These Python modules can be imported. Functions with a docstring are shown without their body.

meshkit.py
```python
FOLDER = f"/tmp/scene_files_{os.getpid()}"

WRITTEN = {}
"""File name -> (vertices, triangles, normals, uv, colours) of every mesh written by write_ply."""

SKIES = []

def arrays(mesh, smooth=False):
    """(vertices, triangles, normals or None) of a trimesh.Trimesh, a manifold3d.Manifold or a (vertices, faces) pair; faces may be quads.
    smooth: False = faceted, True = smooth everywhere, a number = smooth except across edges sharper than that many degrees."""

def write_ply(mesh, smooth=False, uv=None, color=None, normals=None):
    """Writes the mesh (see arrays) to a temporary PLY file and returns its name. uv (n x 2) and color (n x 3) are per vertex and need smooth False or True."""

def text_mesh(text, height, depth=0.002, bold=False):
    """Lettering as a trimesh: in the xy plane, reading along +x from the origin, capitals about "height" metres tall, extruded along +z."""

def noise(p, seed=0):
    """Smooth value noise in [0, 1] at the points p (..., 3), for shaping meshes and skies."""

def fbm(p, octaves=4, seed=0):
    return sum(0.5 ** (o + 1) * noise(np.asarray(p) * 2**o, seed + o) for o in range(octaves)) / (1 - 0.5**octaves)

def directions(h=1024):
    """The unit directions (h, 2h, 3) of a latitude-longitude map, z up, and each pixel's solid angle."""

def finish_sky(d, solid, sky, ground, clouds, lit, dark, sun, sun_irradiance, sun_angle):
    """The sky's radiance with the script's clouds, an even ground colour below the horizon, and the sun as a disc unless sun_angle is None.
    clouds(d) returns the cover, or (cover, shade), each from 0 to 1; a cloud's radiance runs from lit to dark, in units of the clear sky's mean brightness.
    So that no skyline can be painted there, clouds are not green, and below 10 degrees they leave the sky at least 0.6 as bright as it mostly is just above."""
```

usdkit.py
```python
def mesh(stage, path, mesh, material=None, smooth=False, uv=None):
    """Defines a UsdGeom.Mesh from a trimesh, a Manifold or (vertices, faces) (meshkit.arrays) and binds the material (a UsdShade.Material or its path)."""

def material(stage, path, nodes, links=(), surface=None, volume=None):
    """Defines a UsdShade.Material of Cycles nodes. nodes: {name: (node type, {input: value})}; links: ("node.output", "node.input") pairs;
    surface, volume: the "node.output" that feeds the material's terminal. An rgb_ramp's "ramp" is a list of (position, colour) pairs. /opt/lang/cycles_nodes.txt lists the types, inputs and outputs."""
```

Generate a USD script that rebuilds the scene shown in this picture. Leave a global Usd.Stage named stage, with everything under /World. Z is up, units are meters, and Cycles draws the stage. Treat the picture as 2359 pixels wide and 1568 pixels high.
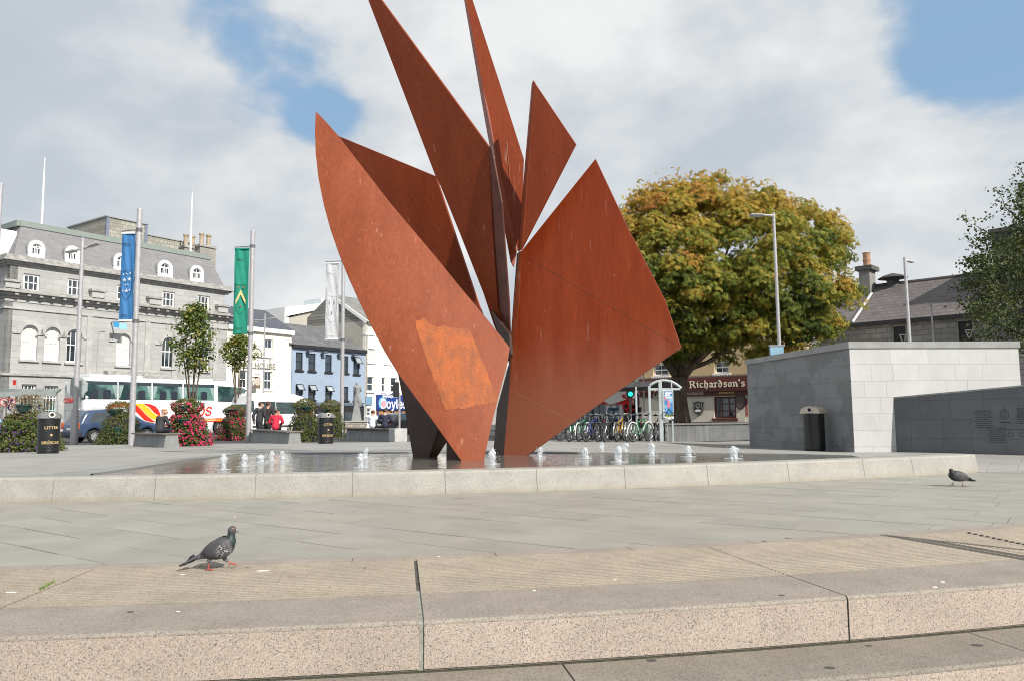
import math, random
import numpy as np, trimesh, shapely, manifold3d
import shapely.geometry as sg
from shapely import affinity
from shapely.ops import unary_union
import usdkit, meshkit
from pxr import Usd, UsdGeom, UsdLux, UsdShade, Gf, Sdf

stage = Usd.Stage.CreateInMemory()
UsdGeom.SetStageUpAxis(stage, 'Z')
UsdGeom.Xform.Define(stage, '/World')
UsdGeom.Scope.Define(stage, '/World/Looks')
random.seed(5); RNG = np.random.default_rng(5)
V = np.array

# ------------------------------------------------------------------ camera
F, CX, CY = 1775.0, 1179.0, 784.0            # focal length and centre in the 2358 x 1568 measuring grid of the photograph
EYE = V([0, 0, 1.10]); PITCH, ROLL = math.radians(5.5), 0.010
_fw = V([0, math.cos(PITCH), math.sin(PITCH)]); _up = V([0, -math.sin(PITCH), math.cos(PITCH)]); _rt = V([1.0, 0, 0])
RT = math.cos(ROLL) * _rt - math.sin(ROLL) * _up
UP = math.cos(ROLL) * _up + math.sin(ROLL) * _rt
cam = UsdGeom.Camera.Define(stage, '/World/camera')
cam.CreateHorizontalApertureAttr(23.6); cam.CreateFocalLengthAttr(23.6 * F / 2358.0)
cam.CreateVerticalApertureAttr(23.6 * 680 / 1024)
_m = np.eye(4); _m[0, :3], _m[1, :3], _m[2, :3], _m[3, :3] = RT, UP, -_fw, EYE
cam.AddTransformOp().Set(Gf.Matrix4d(*_m.ravel().tolist()))
cam.CreateExposureAttr(0.60)

# ------------------------------------------------------------------ sky and sun
SUN_AZ, SUN_EL = math.radians(42), math.radians(38)   # azimuth from "behind the camera" towards the right
SUN = V([math.sin(SUN_AZ) * math.cos(SUN_EL), -math.cos(SUN_AZ) * math.cos(SUN_EL), math.sin(SUN_EL)])

def direction(px, py):
    d = _fw + (px - CX) / F * RT - (py - CY) / F * UP
    return d / np.linalg.norm(d)

def sky_material():
    nodes = {
        'tc': ('texture_coordinate', {}),
        'sky': ('sky_texture', {'sky_type': 'single_scattering', 'sun_disc': False, 'sun_elevation': SUN_EL,
                                'sun_rotation': math.atan2(SUN[0], SUN[1]), 'altitude': 30.0, 'air_density': 1.0, 'aerosol_density': 1.2, 'ozone_density': 1.4}),
        'sep': ('separate_xyz', {}),
        # flatten the dome so that the clouds crowd together towards the horizon
        'zz': ('math', {'math_type': 'add', 'value2': 0.34}),
        'zm': ('math', {'math_type': 'maximum', 'value2': 0.12}),
        'dx': ('math', {'math_type': 'divide'}), 'dy': ('math', {'math_type': 'divide'}),
        'uv': ('combine_xyz', {'z': 0.0}),
        'squash': ('mapping', {'mapping_type': 'point', 'scale': (1.0, 1.0, 1.7), 'location': (0.37, 0.0, 0.2)}),
        'n1': ('noise_texture', {'dimensions': '3D', 'type': 'fBM', 'scale': 4.3, 'detail': 10.0, 'roughness': 0.54, 'distortion': 0.12}),
        'n2': ('noise_texture', {'dimensions': '3D', 'type': 'fBM', 'scale': 1.3, 'detail': 4.0, 'roughness': 0.5}),
        'bias': ('math', {'math_type': 'add', 'value2': 0.16}),
        'cover': ('map_range', {'range_type': 'smoothstep', 'from_min': 0.46, 'from_max': 0.655, 'to_min': 0.0, 'to_max': 1.0, 'clamp': True}),
        'cover2': ('math', {'math_type': 'multiply', 'value2': 0.97}),
        'shade': ('rgb_ramp', {'ramp': [(0.0, (3.4, 3.75, 4.2)), (0.34, (3.75, 4.05, 4.4)), (0.46, (4.3, 4.55, 4.8)), (0.56, (4.9, 5.05, 5.15)), (0.72, (5.8, 5.85, 5.85)), (1.0, (6.2, 6.2, 6.1))]}),
        'skyc': ('mix_color', {'blend_type': 'mix', 'fac': 0.8, 'b': (2.0, 3.15, 4.5)}),
        'mix': ('mix_color', {'blend_type': 'mix'}),
        'bg': ('background_shader', {'strength': 0.1}),
    }
    links = [('tc.generated', 'sep.vector'), ('sep.z', 'zz.value1'), ('zz.value', 'zm.value1'), ('sep.x', 'dx.value1'), ('zm.value', 'dx.value2'),
             ('sep.y', 'dy.value1'), ('zm.value', 'dy.value2'), ('dx.value', 'uv.x'), ('dy.value', 'uv.y'),
             ('squash.vector', 'n1.vector'), ('tc.generated', 'squash.vector'), ('uv.vector', 'n2.vector')]
    # broad banks of cloud and clear gaps, placed by direction
    prev = 'n1.fac'
    blobs = [(610, 115, 7.0, -0.22), (490, 70, 5.0, -0.13), (745, 235, 4.0, -0.17), (2310, 70, 9.5, -0.30), (2110, 50, 6, -0.16), (1370, 330, 4.0, -0.12), (1640, 360, 5.0, -0.12), (780, 290, 3.0, -0.14), (2200, 170, 5, -.12),
             (330, 340, 12.0, 0.22), (1350, 250, 14.0, 0.16), (1500, 60, 12, 0.2), (2130, 420, 12.0, 0.26), (150, 100, 12.0, 0.14), (1700, 180, 11, 0.14), (2300, 600, 14, .16), (900, 560, 16, .18), (150, 600, 18, .2)]
    prev_s = 'n2.fac'
    lit = [(400, 290, 9.0, 0.20), (690, 330, 6.0, 0.17), (250, 400, 8.0, 0.06), (2130, 300, 9.0, 0.18), (2300, 330, 7.0, 0.12), (1950, 430, 8.0, 0.10), (1250, 120, 12.0, 0.06),
           (100, 90, 12.0, -0.10), (280, 560, 11.0, -0.14), (1750, 130, 12.0, -0.07), (1350, 420, 10, -.04), (2150, 600, 12.0, -0.10), (60, 480, 9.0, -0.12)]
    for tag_, items, src in (('c', blobs, prev), ('s', lit, prev_s)):
        for i, (px, py, deg, amp) in enumerate(items):
            amp *= 0.70 if tag_ == 'c' else 1.0
            d = direction(px, py); k = f'{tag_}{i}'
            nodes[k + 'd'] = ('vector_math', {'math_type': 'distance', 'vector2': tuple(d)})
            nodes[k + 'm'] = ('map_range', {'range_type': 'smoothstep', 'from_min': 0.0, 'from_max': 2 * math.sin(math.radians(deg) / 2) * 1.25, 'to_min': amp, 'to_max': 0.0, 'clamp': True})
            nodes[k + 'a'] = ('math', {'math_type': 'add'})
            links += [('tc.generated', k + 'd.vector1'), (k + 'd.value', k + 'm.value'), (k + 'm.result', k + 'a.value1'), (src, k + 'a.value2')]
            src = k + 'a.value'
        if tag_ == 'c':
            links += [(src, 'bias.value1'), ('bias.value', 'cover.value'), ('cover.result', 'cover2.value1')]
        else:
            nodes['n1s'] = ('math', {'math_type': 'multiply_add', 'value2': 1.3, 'value3': -0.65})
            nodes['sadd'] = ('math', {'math_type': 'add'})
            links += [('n1.fac', 'n1s.value1'), (src, 'sadd.value1'), ('n1s.value', 'sadd.value2'), ('sadd.value', 'shade.fac')]
    links += [('sky.color', 'skyc.a'), ('cover2.value', 'mix.fac'), ('skyc.result', 'mix.a'), ('shade.color', 'mix.b'), ('mix.result', 'bg.color')]
    return usdkit.material(stage, '/World/Looks/sky', nodes, links, surface='bg.background')

dome = UsdLux.DomeLight.Define(stage, '/World/sky')
dome.CreateIntensityAttr(1.0)
UsdShade.MaterialBindingAPI.Apply(dome.GetPrim()).Bind(sky_material())
dome.GetPrim().SetCustomDataByKey('kind', 'structure')
dome.GetPrim().SetCustomDataByKey('label', 'blue sky with broken white and grey clouds')
sun = UsdLux.DistantLight.Define(stage, '/World/sun')
sun.CreateIntensityAttr(1.0); sun.CreateAngleAttr(0.5); sun.CreateColorAttr(Gf.Vec3f(1.0, 0.95, 0.88)); sun.CreateNormalizeAttr(True)
_z = SUN; _x = np.cross([0, 0, 1.0], _z); _x /= np.linalg.norm(_x); _y = np.cross(_z, _x)
_m = np.eye(4); _m[0, :3], _m[1, :3], _m[2, :3] = _x, _y, _z
sun.AddTransformOp().Set(Gf.Matrix4d(*_m.ravel().tolist()))

# ------------------------------------------------------------------ measuring the photograph
def ray(px, py):
    return _fw + (px - CX) / F * RT - (py - CY) / F * UP
def at(px, py, Y):
    d = ray(px, py); return EYE + d * (Y / d[1])
def onz(px, py, z=0.0):
    d = ray(px, py); return EYE + d * ((z - EYE[2]) / d[2])
def onplane(px, py, p0, n):
    d = ray(px, py); return EYE + d * (np.dot(V(p0) - EYE, n) / np.dot(d, n))

# ------------------------------------------------------------------ scene-building helpers
_used = {}
def numbered(parent, name):
    k = (parent, name); n = _used.get(k, 0); _used[k] = n + 1
    return f'{parent}/{name}' + (f'_{n:03d}' if n else '')
class Thing:
    pass
def setdata(prim, label=None, cat=None, group=None, kind=None):
    for k, v in (('label', label), ('category', cat), ('group', group), ('kind', kind)):
        if v: prim.SetCustomDataByKey(k, v)
def thing(name, loc, label=None, cat=None, group=None, kind=None, rot=0.0):
    """An Xform at the thing's base; its parts follow. Part meshes are given in the thing's own frame unless world=True."""
    t = Thing(); t.path = numbered('/World', name); t.loc = V(loc, float); t.rot = rot
    x = UsdGeom.Xform.Define(stage, t.path); x.AddTranslateOp().Set(Gf.Vec3d(*map(float, loc)))
    if rot: x.AddRotateZOp().Set(math.degrees(rot))
    t.prim = x.GetPrim(); setdata(t.prim, label, cat, group, kind); t.parent = None
    return t
def arr(mesh):
    if hasattr(mesh, 'vertices'): return np.array(mesh.vertices, float), np.array(mesh.faces)
    if hasattr(mesh, 'to_mesh'):
        m = mesh.to_mesh(); return np.array(m.vert_properties[:, :3], float), np.array(m.tri_verts)
    return np.array(mesh[0], float), np.array(mesh[1], int)
def part(t, name, mesh, material, smooth=False, label=None, kind=None, world=False):
    p = Thing(); p.path = numbered(t.path, name); p.root = getattr(t, 'root', t); p.loc = p.root.loc; p.rot = p.root.rot
    v, f = arr(mesh)
    if world:
        v = v - p.loc
        if p.rot:
            c, s = math.cos(-p.rot), math.sin(-p.rot)
            v = np.c_[v[:, 0] * c - v[:, 1] * s, v[:, 0] * s + v[:, 1] * c, v[:, 2]]
    m = usdkit.mesh(stage, p.path, trimesh.Trimesh(v, f, process=False), material, smooth=smooth)
    p.prim = m.GetPrim(); setdata(p.prim, label, None, None, kind)
    return p
def single(name, mesh, material, label=None, cat=None, group=None, kind=None, smooth=False):
    p = Thing(); p.path = numbered('/World', name); p.root = p; p.loc = V([0., 0, 0]); p.rot = 0
    v, f = arr(mesh)
    m = usdkit.mesh(stage, p.path, trimesh.Trimesh(v, f, process=False), material, smooth=smooth)
    p.prim = m.GetPrim(); setdata(p.prim, label, cat, group, kind)
    return p
def copy_of(t, loc, rot=0.0, label=None, cat=None, group=None, scale=None):
    was = t.prim.GetCustomData()
    base = t.path.rsplit('/', 1)[1]
    base = base[:-4] if base[-4:-3] == '_' and base[-3:].isdigit() else base
    r = thing(base, loc, label or was.get('label'), cat or was.get('category'), group or was.get('group'), None, rot)
    if scale: UsdGeom.Xformable(r.prim).AddScaleOp().Set(Gf.Vec3f(*scale))
    for ch in t.prim.GetChildren():
        pass
    src = t.path
    # the parts are shared through references to each child of the first one
    for ch in t.prim.GetChildren():
        c = stage.OverridePrim(r.path + '/' + ch.GetName())
        c.GetReferences().AddInternalReference(ch.GetPath())
    return r

def cat_(*ms):
    ms = [m if isinstance(m, trimesh.Trimesh) else trimesh.Trimesh(*arr(m), process=False) for m in ms]
    return trimesh.util.concatenate(ms)
def box(x0, x1, y0, y1, z0, z1):
    m = trimesh.creation.box([x1 - x0, y1 - y0, z1 - z0]); m.apply_translation([(x0 + x1) / 2, (y0 + y1) / 2, (z0 + z1) / 2]); return m
def rbox(x0, x1, y0, y1, z0, z1, r=0.02, seg=8):
    """A box with rounded edges."""
    r = min(r, (x1 - x0) / 2.01, (y1 - y0) / 2.01, (z1 - z0) / 2.01)
    s = trimesh.creation.icosphere(1, r) if seg <= 8 else trimesh.creation.icosphere(2, r)
    pts = np.vstack([s.vertices + [x, y, z] for x in (x0 + r, x1 - r) for y in (y0 + r, y1 - r) for z in (z0 + r, z1 - r)])
    return trimesh.convex.convex_hull(pts)
def cyl(p, q, r, n=12, r2=None):
    p, q = V(p, float), V(q, float); r2 = r if r2 is None else r2
    d = q - p; L = np.linalg.norm(d); d /= L
    a = np.cross(d, [0, 0, 1.0] if abs(d[2]) < .9 else [1.0, 0, 0]); a /= np.linalg.norm(a); b = np.cross(d, a)
    th = np.linspace(0, 2 * np.pi, n, endpoint=False); c = np.cos(th)[:, None] * a + np.sin(th)[:, None] * b
    v = np.vstack([p + c * r, q + c * r2, [p], [q]]); f = []
    for i in range(n):
        j = (i + 1) % n
        f += [[i, n + i, j], [j, n + i, n + j], [2 * n, i, j], [2 * n + 1, n + j, n + i]]
    return trimesh.Trimesh(v, V(f)[:, ::-1], process=False)
def tube(path, r, n=8):
    path = V(path, float); rr = np.broadcast_to(r, len(path)); T = np.gradient(path, axis=0); T /= np.linalg.norm(T, axis=1)[:, None] + 1e-12
    a = np.cross(T[0], [0, 0, 1.0] if abs(T[0][2]) < .9 else [1.0, 0, 0]); v = []
    th = np.linspace(0, 2 * np.pi, n, endpoint=False)
    for i in range(len(path)):
        a = a - T[i] * np.dot(a, T[i]); a /= np.linalg.norm(a); b = np.cross(T[i], a)
        v.append(path[i] + (np.cos(th)[:, None] * a + np.sin(th)[:, None] * b) * rr[i])
    m = len(path); v = np.vstack(v + [[path[0]], [path[-1]]]); f = []
    for i in range(m - 1):
        for k in range(n):
            l = (k + 1) % n; f += [[i * n + k, i * n + l, (i + 1) * n + k], [i * n + l, (i + 1) * n + l, (i + 1) * n + k]]
    for k in range(n):
        l = (k + 1) % n; f += [[m * n, l, k], [m * n + 1, (m - 1) * n + k, (m - 1) * n + l]]
    return trimesh.Trimesh(v, f, process=False)
def lathe(prof, n=24, arc=None):
    """prof: (radius, z) pairs from bottom to top."""
    prof = V(prof, float); th = np.linspace(0, 2 * np.pi, n, endpoint=False)
    v = np.vstack([np.c_[r * np.cos(th), r * np.sin(th), np.full(n, z)] for r, z in prof]); f = []
    for i in range(len(prof) - 1):
        for k in range(n):
            l = (k + 1) % n; f += [[i * n + k, i * n + l, (i + 1) * n + k], [i * n + l, (i + 1) * n + l, (i + 1) * n + k]]
    v = np.vstack([v, [[0, 0, prof[0][1]], [0, 0, prof[-1][1]]]]); a = len(v) - 2; L = (len(prof) - 1) * n
    for k in range(n):
        l = (k + 1) % n; f += [[a, l, k], [a + 1, L + k, L + l]]
    return trimesh.Trimesh(v, f, process=False)
def torus(R, r, n=24, m=8):
    p = [(R * math.cos(t), R * math.sin(t), 0) for t in np.linspace(0, 2 * np.pi, n, endpoint=False)]; v = []; f = []
    for i, t in enumerate(np.linspace(0, 2 * np.pi, n, endpoint=False)):
        for s in np.linspace(0, 2 * np.pi, m, endpoint=False):
            v.append([(R + r * math.cos(s)) * math.cos(t), (R + r * math.cos(s)) * math.sin(t), r * math.sin(s)])
    for i in range(n):
        for k in range(m):
            a, b, c, d = i * m + k, ((i + 1) % n) * m + k, ((i + 1) % n) * m + (k + 1) % m, i * m + (k + 1) % m
            f += [[a, b, c], [a, c, d]]
    return trimesh.Trimesh(v, f, process=False)
def extr(poly, h):
    gs = [g for g in getattr(poly, 'geoms', [poly]) if g.area > 1e-9]
    return cat_(*[trimesh.creation.extrude_polygon(g, h, engine='earcut') for g in gs])
def moved(m, t=(0, 0, 0), rz=0.0, s=None):
    m = m.copy()
    if s is not None: m.apply_scale(s)
    if rz: m.apply_transform(trimesh.transformations.rotation_matrix(rz, [0, 0, 1]))
    m.apply_translation(t); return m
def frame(m, o, ex, ey, ez):
    """Maps a mesh's x, y, z axes onto ex, ey, ez at o."""
    v, f = arr(m); M_ = np.c_[ex, ey, ez]
    if np.linalg.det(M_) < 0: f = f[:, ::-1]
    return trimesh.Trimesh(v @ M_.T + V(o), f, process=False)
def hull(pts):
    return trimesh.convex.convex_hull(V(pts, float))
def earcut2(poly):
    v, f = trimesh.creation.triangulate_polygon(poly, engine='earcut'); return np.array(v), np.array(f)
def cells(poly, step, box_=None):
    """Triangulates a polygon on a grid of the given step, so that it can be bent."""
    x0, y0, x1, y1 = poly.bounds; P = shapely.prepared.prep(poly); vs, fs, n = [], [], 0
    for x in np.arange(math.floor(x0 / step) * step, x1, step):
        for y in np.arange(math.floor(y0 / step) * step, y1, step):
            b = sg.box(x, y, x + step, y + step)
            if P.contains(b):
                v = V([[x, y], [x + step, y], [x + step, y + step], [x, y + step]]); f = V([[0, 1, 2], [0, 2, 3]]); vs.append(v); fs.append(f + n); n += 4
            elif P.intersects(b):
                g = poly.intersection(b)
                for q in getattr(g, 'geoms', [g]):
                    if q.geom_type == 'Polygon' and q.area > 1e-9:
                        v, f = earcut2(q)
                        vs.append(v); fs.append(f + n); n += len(v)
    v, f = np.vstack(vs), np.vstack(fs)
    k = np.round(v / step * 4096).astype(np.int64); _, idx, inv = np.unique(k, axis=0, return_index=True, return_inverse=True); inv = inv.ravel()
    v, f = v[idx], inv[f]
    a = v[f]; ar = (a[:, 1, 0] - a[:, 0, 0]) * (a[:, 2, 1] - a[:, 0, 1]) - (a[:, 1, 1] - a[:, 0, 1]) * (a[:, 2, 0] - a[:, 0, 0])
    f = f[np.abs(ar) > 1e-12]; ar = ar[np.abs(ar) > 1e-12]; f[ar < 0] = f[ar < 0][:, ::-1]
    return v, f
def shell(front, tris, back):
    """Closes two sheets with the same triangles into a solid."""
    n = len(front); e = np.vstack([tris[:, [0, 1]], tris[:, [1, 2]], tris[:, [2, 0]]])
    key = {(a, b) for a, b in e.tolist()}; rim = V([(a, b) for a, b in e.tolist() if (b, a) not in key])
    side = np.vstack([np.c_[rim[:, 0], n + rim[:, 0], rim[:, 1]], np.c_[rim[:, 1], n + rim[:, 0], n + rim[:, 1]]])
    return trimesh.Trimesh(np.vstack([front, back]), np.vstack([tris, tris[:, ::-1] + n, side]), process=False)

# ------------------------------------------------------------------ materials
_mats = {}
def mat(name, col, rough=0.6, var=0.12, scale=3.0, detail=5.0, bump=0.0, bscale=60.0, metal=0.0, spec=0.5, col2=None, stretch=(1, 1, 1), fine=0.0, fscale=80.0,
        ramp=(0.35, 0.65), coat=0.0, emit=None, island=0.0, bdist=0.02, sheen=0.0):
    if name in _mats: return _mats[name]
    c = V(col, float); a = tuple(np.clip(c * (1 - var), 0, 1)); b = tuple(np.clip(c * (1 + var), 0, 1)) if col2 is None else tuple(col2)
    nodes = {'g': ('geometry', {}), 'mp': ('mapping', {'mapping_type': 'point', 'scale': tuple(map(float, stretch))}),
             'n': ('noise_texture', {'dimensions': '3D', 'type': 'fBM', 'scale': scale, 'detail': detail, 'roughness': 0.6}),
             'r': ('rgb_ramp', {'ramp': [(0.0, a), (ramp[0], a), (ramp[1], b), (1.0, b)]}),
             'p': ('principled_bsdf', {'roughness': rough, 'metallic': metal, 'specular_ior_level': spec, 'coat_weight': coat})}
    links = [('g.position', 'mp.vector'), ('mp.vector', 'n.vector'), ('n.fac', 'r.fac')]; out = 'r.color'
    if fine:
        nodes['fn'] = ('noise_texture', {'dimensions': '3D', 'type': 'fBM', 'scale': fscale, 'detail': 3.0, 'roughness': 0.6})
        nodes['fr'] = ('map_range', {'from_min': 0.25, 'from_max': 0.75, 'to_min': 1 - fine, 'to_max': 1 + fine})
        nodes['fm'] = ('vector_math', {'math_type': 'scale'})
        links += [('g.position', 'fn.vector'), ('fn.fac', 'fr.value'), (out, 'fm.vector1'), ('fr.result', 'fm.scale')]; out = 'fm.vector'
    if island:
        nodes['ir'] = ('map_range', {'from_min': 0.0, 'from_max': 1.0, 'to_min': 1 - island, 'to_max': 1 + island})
        nodes['im'] = ('vector_math', {'math_type': 'scale'})
        links += [('g.random_per_island', 'ir.value'), (out, 'im.vector1'), ('ir.result', 'im.scale')]; out = 'im.vector'
    links.append((out, 'p.base_color'))
    if bump:
        nodes['bn'] = ('noise_texture', {'dimensions': '3D', 'type': 'fBM', 'scale': bscale, 'detail': 4.0, 'roughness': 0.6})
        nodes['b'] = ('bump', {'strength': bump, 'distance': bdist})
        links += [('g.position', 'bn.vector'), ('bn.fac', 'b.height'), ('b.normal', 'p.normal')]
    if emit: nodes['p'][1].update({'emission_color': tuple(emit[:3]), 'emission_strength': float(emit[3])})
    _mats[name] = usdkit.material(stage, '/World/Looks/' + name, nodes, links, surface='p.BSDF')
    return _mats[name]
def flat(name, col, rough=0.5, metal=0.0, spec=0.5, coat=0.0):
    return mat(name, col, rough, var=0.06, scale=6.0, metal=metal, spec=spec, coat=coat)
def glass(name, col=(0.02, 0.03, 0.035), rough=0.03, spec=1.0):
    return mat(name, col, rough, var=0.3, scale=1.5, spec=spec, coat=0.3)
def pane_mat(name, tint=(0.75, 0.85, 0.82)):
    if name in _mats: return _mats[name]
    nodes = {'t': ('transparent_bsdf', {'color': tint}), 'g': ('glossy_bsdf', {'color': (0.9, 0.95, 1.0), 'roughness': 0.02}), 'f': ('fresnel', {'IOR': 1.5}), 'm': ('mix_closure', {})}
    _mats[name] = usdkit.material(stage, '/World/Looks/' + name, nodes, [('f.fac', 'm.fac'), ('t.BSDF', 'm.closure1'), ('g.BSDF', 'm.closure2')], surface='m.closure')
    return _mats[name]
# ------------------------------------------------------------------ ground levels
def smooth01(t):
    t = np.clip(t, 0, 1); return t * t * (3 - 2 * t)
def zright(x, y):
    """The ground right of the kerb's end climbs gently to meet the ground behind."""
    x, y = np.asarray(x), np.asarray(y); return 0.15 * smooth01(np.clip((x - 8.0) / 3.2, 0, 1) + np.maximum(0, y - 13.8) / 2.0) * smooth01((y - 11.3) / 2.5)
def zback(x, y):
    """Height of the square beyond the pool: level with the water, then falling gently to the street."""
    x, y = np.asarray(x, float), np.asarray(y, float)
    zl = np.interp(y, [17.3, 22, 30, 35, 40, 200], [.32, .16, .09, -.04, -.10, -.10])
    zr = np.interp(y, [14.0, 18, 24, 40, 200], [.32, .15, .02, -.10, -.10])
    s = smooth01((x - 4.5) / 3.5); z = zl * (1 - s) + zr * s
    k = smooth01((x - 7.45) / .8); return np.minimum(z, .32 * (1 - k) + k * zright(x, y))
KERB_O, KERB_R = V([-7.42, 48.60]), 38.10
def kerb_r(x, y): return np.hypot(np.asarray(x) - KERB_O[0], np.asarray(y) - KERB_O[1])
def zfront(x, y): return zright(x, y)
def ground(px, py):
    """Where the ray through a pixel meets the ground beyond the pool."""
    d = ray(px, py)
    for y in np.arange(10.0, 80.0, 0.02):
        p = EYE + d * (y / d[1])
        if kerb_r(p[0], p[1]) < KERB_R and p[2] <= zback(p[0], p[1]): return p
    return EYE + d * (40 / d[1])

STONE = mat('grey_paving', (0.268, 0.254, 0.218), 0.62, var=0.10, scale=1.3, fine=0.14, fscale=160, bump=0.12, bscale=130, bdist=.006)
STONE_B = mat('grey_paving_pale', (0.276, 0.263, 0.228), 0.6, var=0.10, scale=1.1, fine=0.14, fscale=160, bump=0.12, bscale=130, bdist=.006)
STONE_C = mat('grey_paving_cool', (0.260, 0.249, 0.217), 0.62, var=0.10, scale=1.5, fine=0.14, fscale=160, bump=0.12, bscale=130, bdist=.006)
JOINT = mat('dark_joint', (0.07, 0.068, 0.055), 0.9, var=0.3, scale=9)

# --- far paving: the slabs are too far off to pick apart, so their joints are fine relief of the material
def far_paving():
    nodes = {'g': ('geometry', {}), 'mp': ('mapping', {'mapping_type': 'point', 'rotation': (0, 0, math.radians(36))}),
             'br': ('brick_texture', {'scale': 1.0, 'brick_width': 0.9, 'row_height': 0.5, 'mortar_size': 0.006, 'mortar_smooth': 0.2, 'color1': (0.262, 0.256, 0.238), 'color2': (0.30, 0.292, 0.27), 'mortar': (0.15, 0.148, 0.135), 'bias': 0.0}),
             'n': ('noise_texture', {'scale': 0.35, 'detail': 6.0, 'roughness': 0.65}), 'nr': ('map_range', {'from_min': 0.3, 'from_max': 0.7, 'to_min': 0.86, 'to_max': 1.12}),
             'n2': ('noise_texture', {'scale': 40.0, 'detail': 3.0}), 'nr2': ('map_range', {'from_min': 0.3, 'from_max': 0.7, 'to_min': 0.92, 'to_max': 1.08}),
             'v': ('vector_math', {'math_type': 'scale'}), 'v2': ('vector_math', {'math_type': 'scale'}), 'p': ('principled_bsdf', {'roughness': 0.6, 'specular_ior_level': 0.4})}
    links = [('g.position', 'mp.vector'), ('mp.vector', 'br.vector'), ('g.position', 'n.vector'), ('g.position', 'n2.vector'), ('n.fac', 'nr.value'), ('n2.fac', 'nr2.value'),
             ('br.color', 'v.vector1'), ('nr.result', 'v.scale'), ('v.vector', 'v2.vector1'), ('nr2.result', 'v2.scale'), ('v2.vector', 'p.base_color')]
    return usdkit.material(stage, '/World/Looks/far_paving', nodes, links, surface='p.BSDF')
FAR = far_paving()
WET = mat('wet_paving', (0.215, 0.215, 0.207), 0.3, var=0.18, scale=1.2, fine=0.08, bump=0.05, bscale=30)
BASIN = mat('pool_floor', (0.08, 0.07, 0.055), 0.4, var=0.3, scale=1.5)
def water_mat():
    nodes = {'g': ('geometry', {}), 'mp': ('mapping', {'mapping_type': 'point', 'scale': (1.0, 1.9, 1.0)}),
             'n': ('noise_texture', {'scale': 3.2, 'detail': 3.0, 'roughness': 0.55}), 'n2': ('noise_texture', {'scale': 14.0, 'detail': 2.0}),
             'h': ('math', {'math_type': 'multiply_add', 'value2': 0.16}), 'b': ('bump', {'strength': 0.34, 'distance': 0.05}),
             'c': ('noise_texture', {'scale': 0.8, 'detail': 4.0}), 'r': ('rgb_ramp', {'ramp': [(0.3, (0.085, 0.078, 0.065)), (0.7, (0.16, 0.148, 0.128))]}),
             'p': ('principled_bsdf', {'roughness': 0.035, 'ior': 1.33, 'specular_ior_level': 0.5, 'coat_weight': 0.0})}
    links = [('g.position', 'mp.vector'), ('mp.vector', 'n.vector'), ('mp.vector', 'n2.vector'), ('n2.fac', 'h.value1'), ('n.fac', 'h.value3'), ('h.value', 'b.height'), ('b.normal', 'p.normal'),
             ('g.position', 'c.vector'), ('c.fac', 'r.fac'), ('r.color', 'p.base_color')]
    return usdkit.material(stage, '/World/Looks/water', nodes, links, surface='p.BSDF')
WATER = water_mat()
ASPHALT = mat('asphalt', (0.055, 0.055, 0.055), 0.8, var=0.2, scale=1.5, fine=.2)

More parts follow.
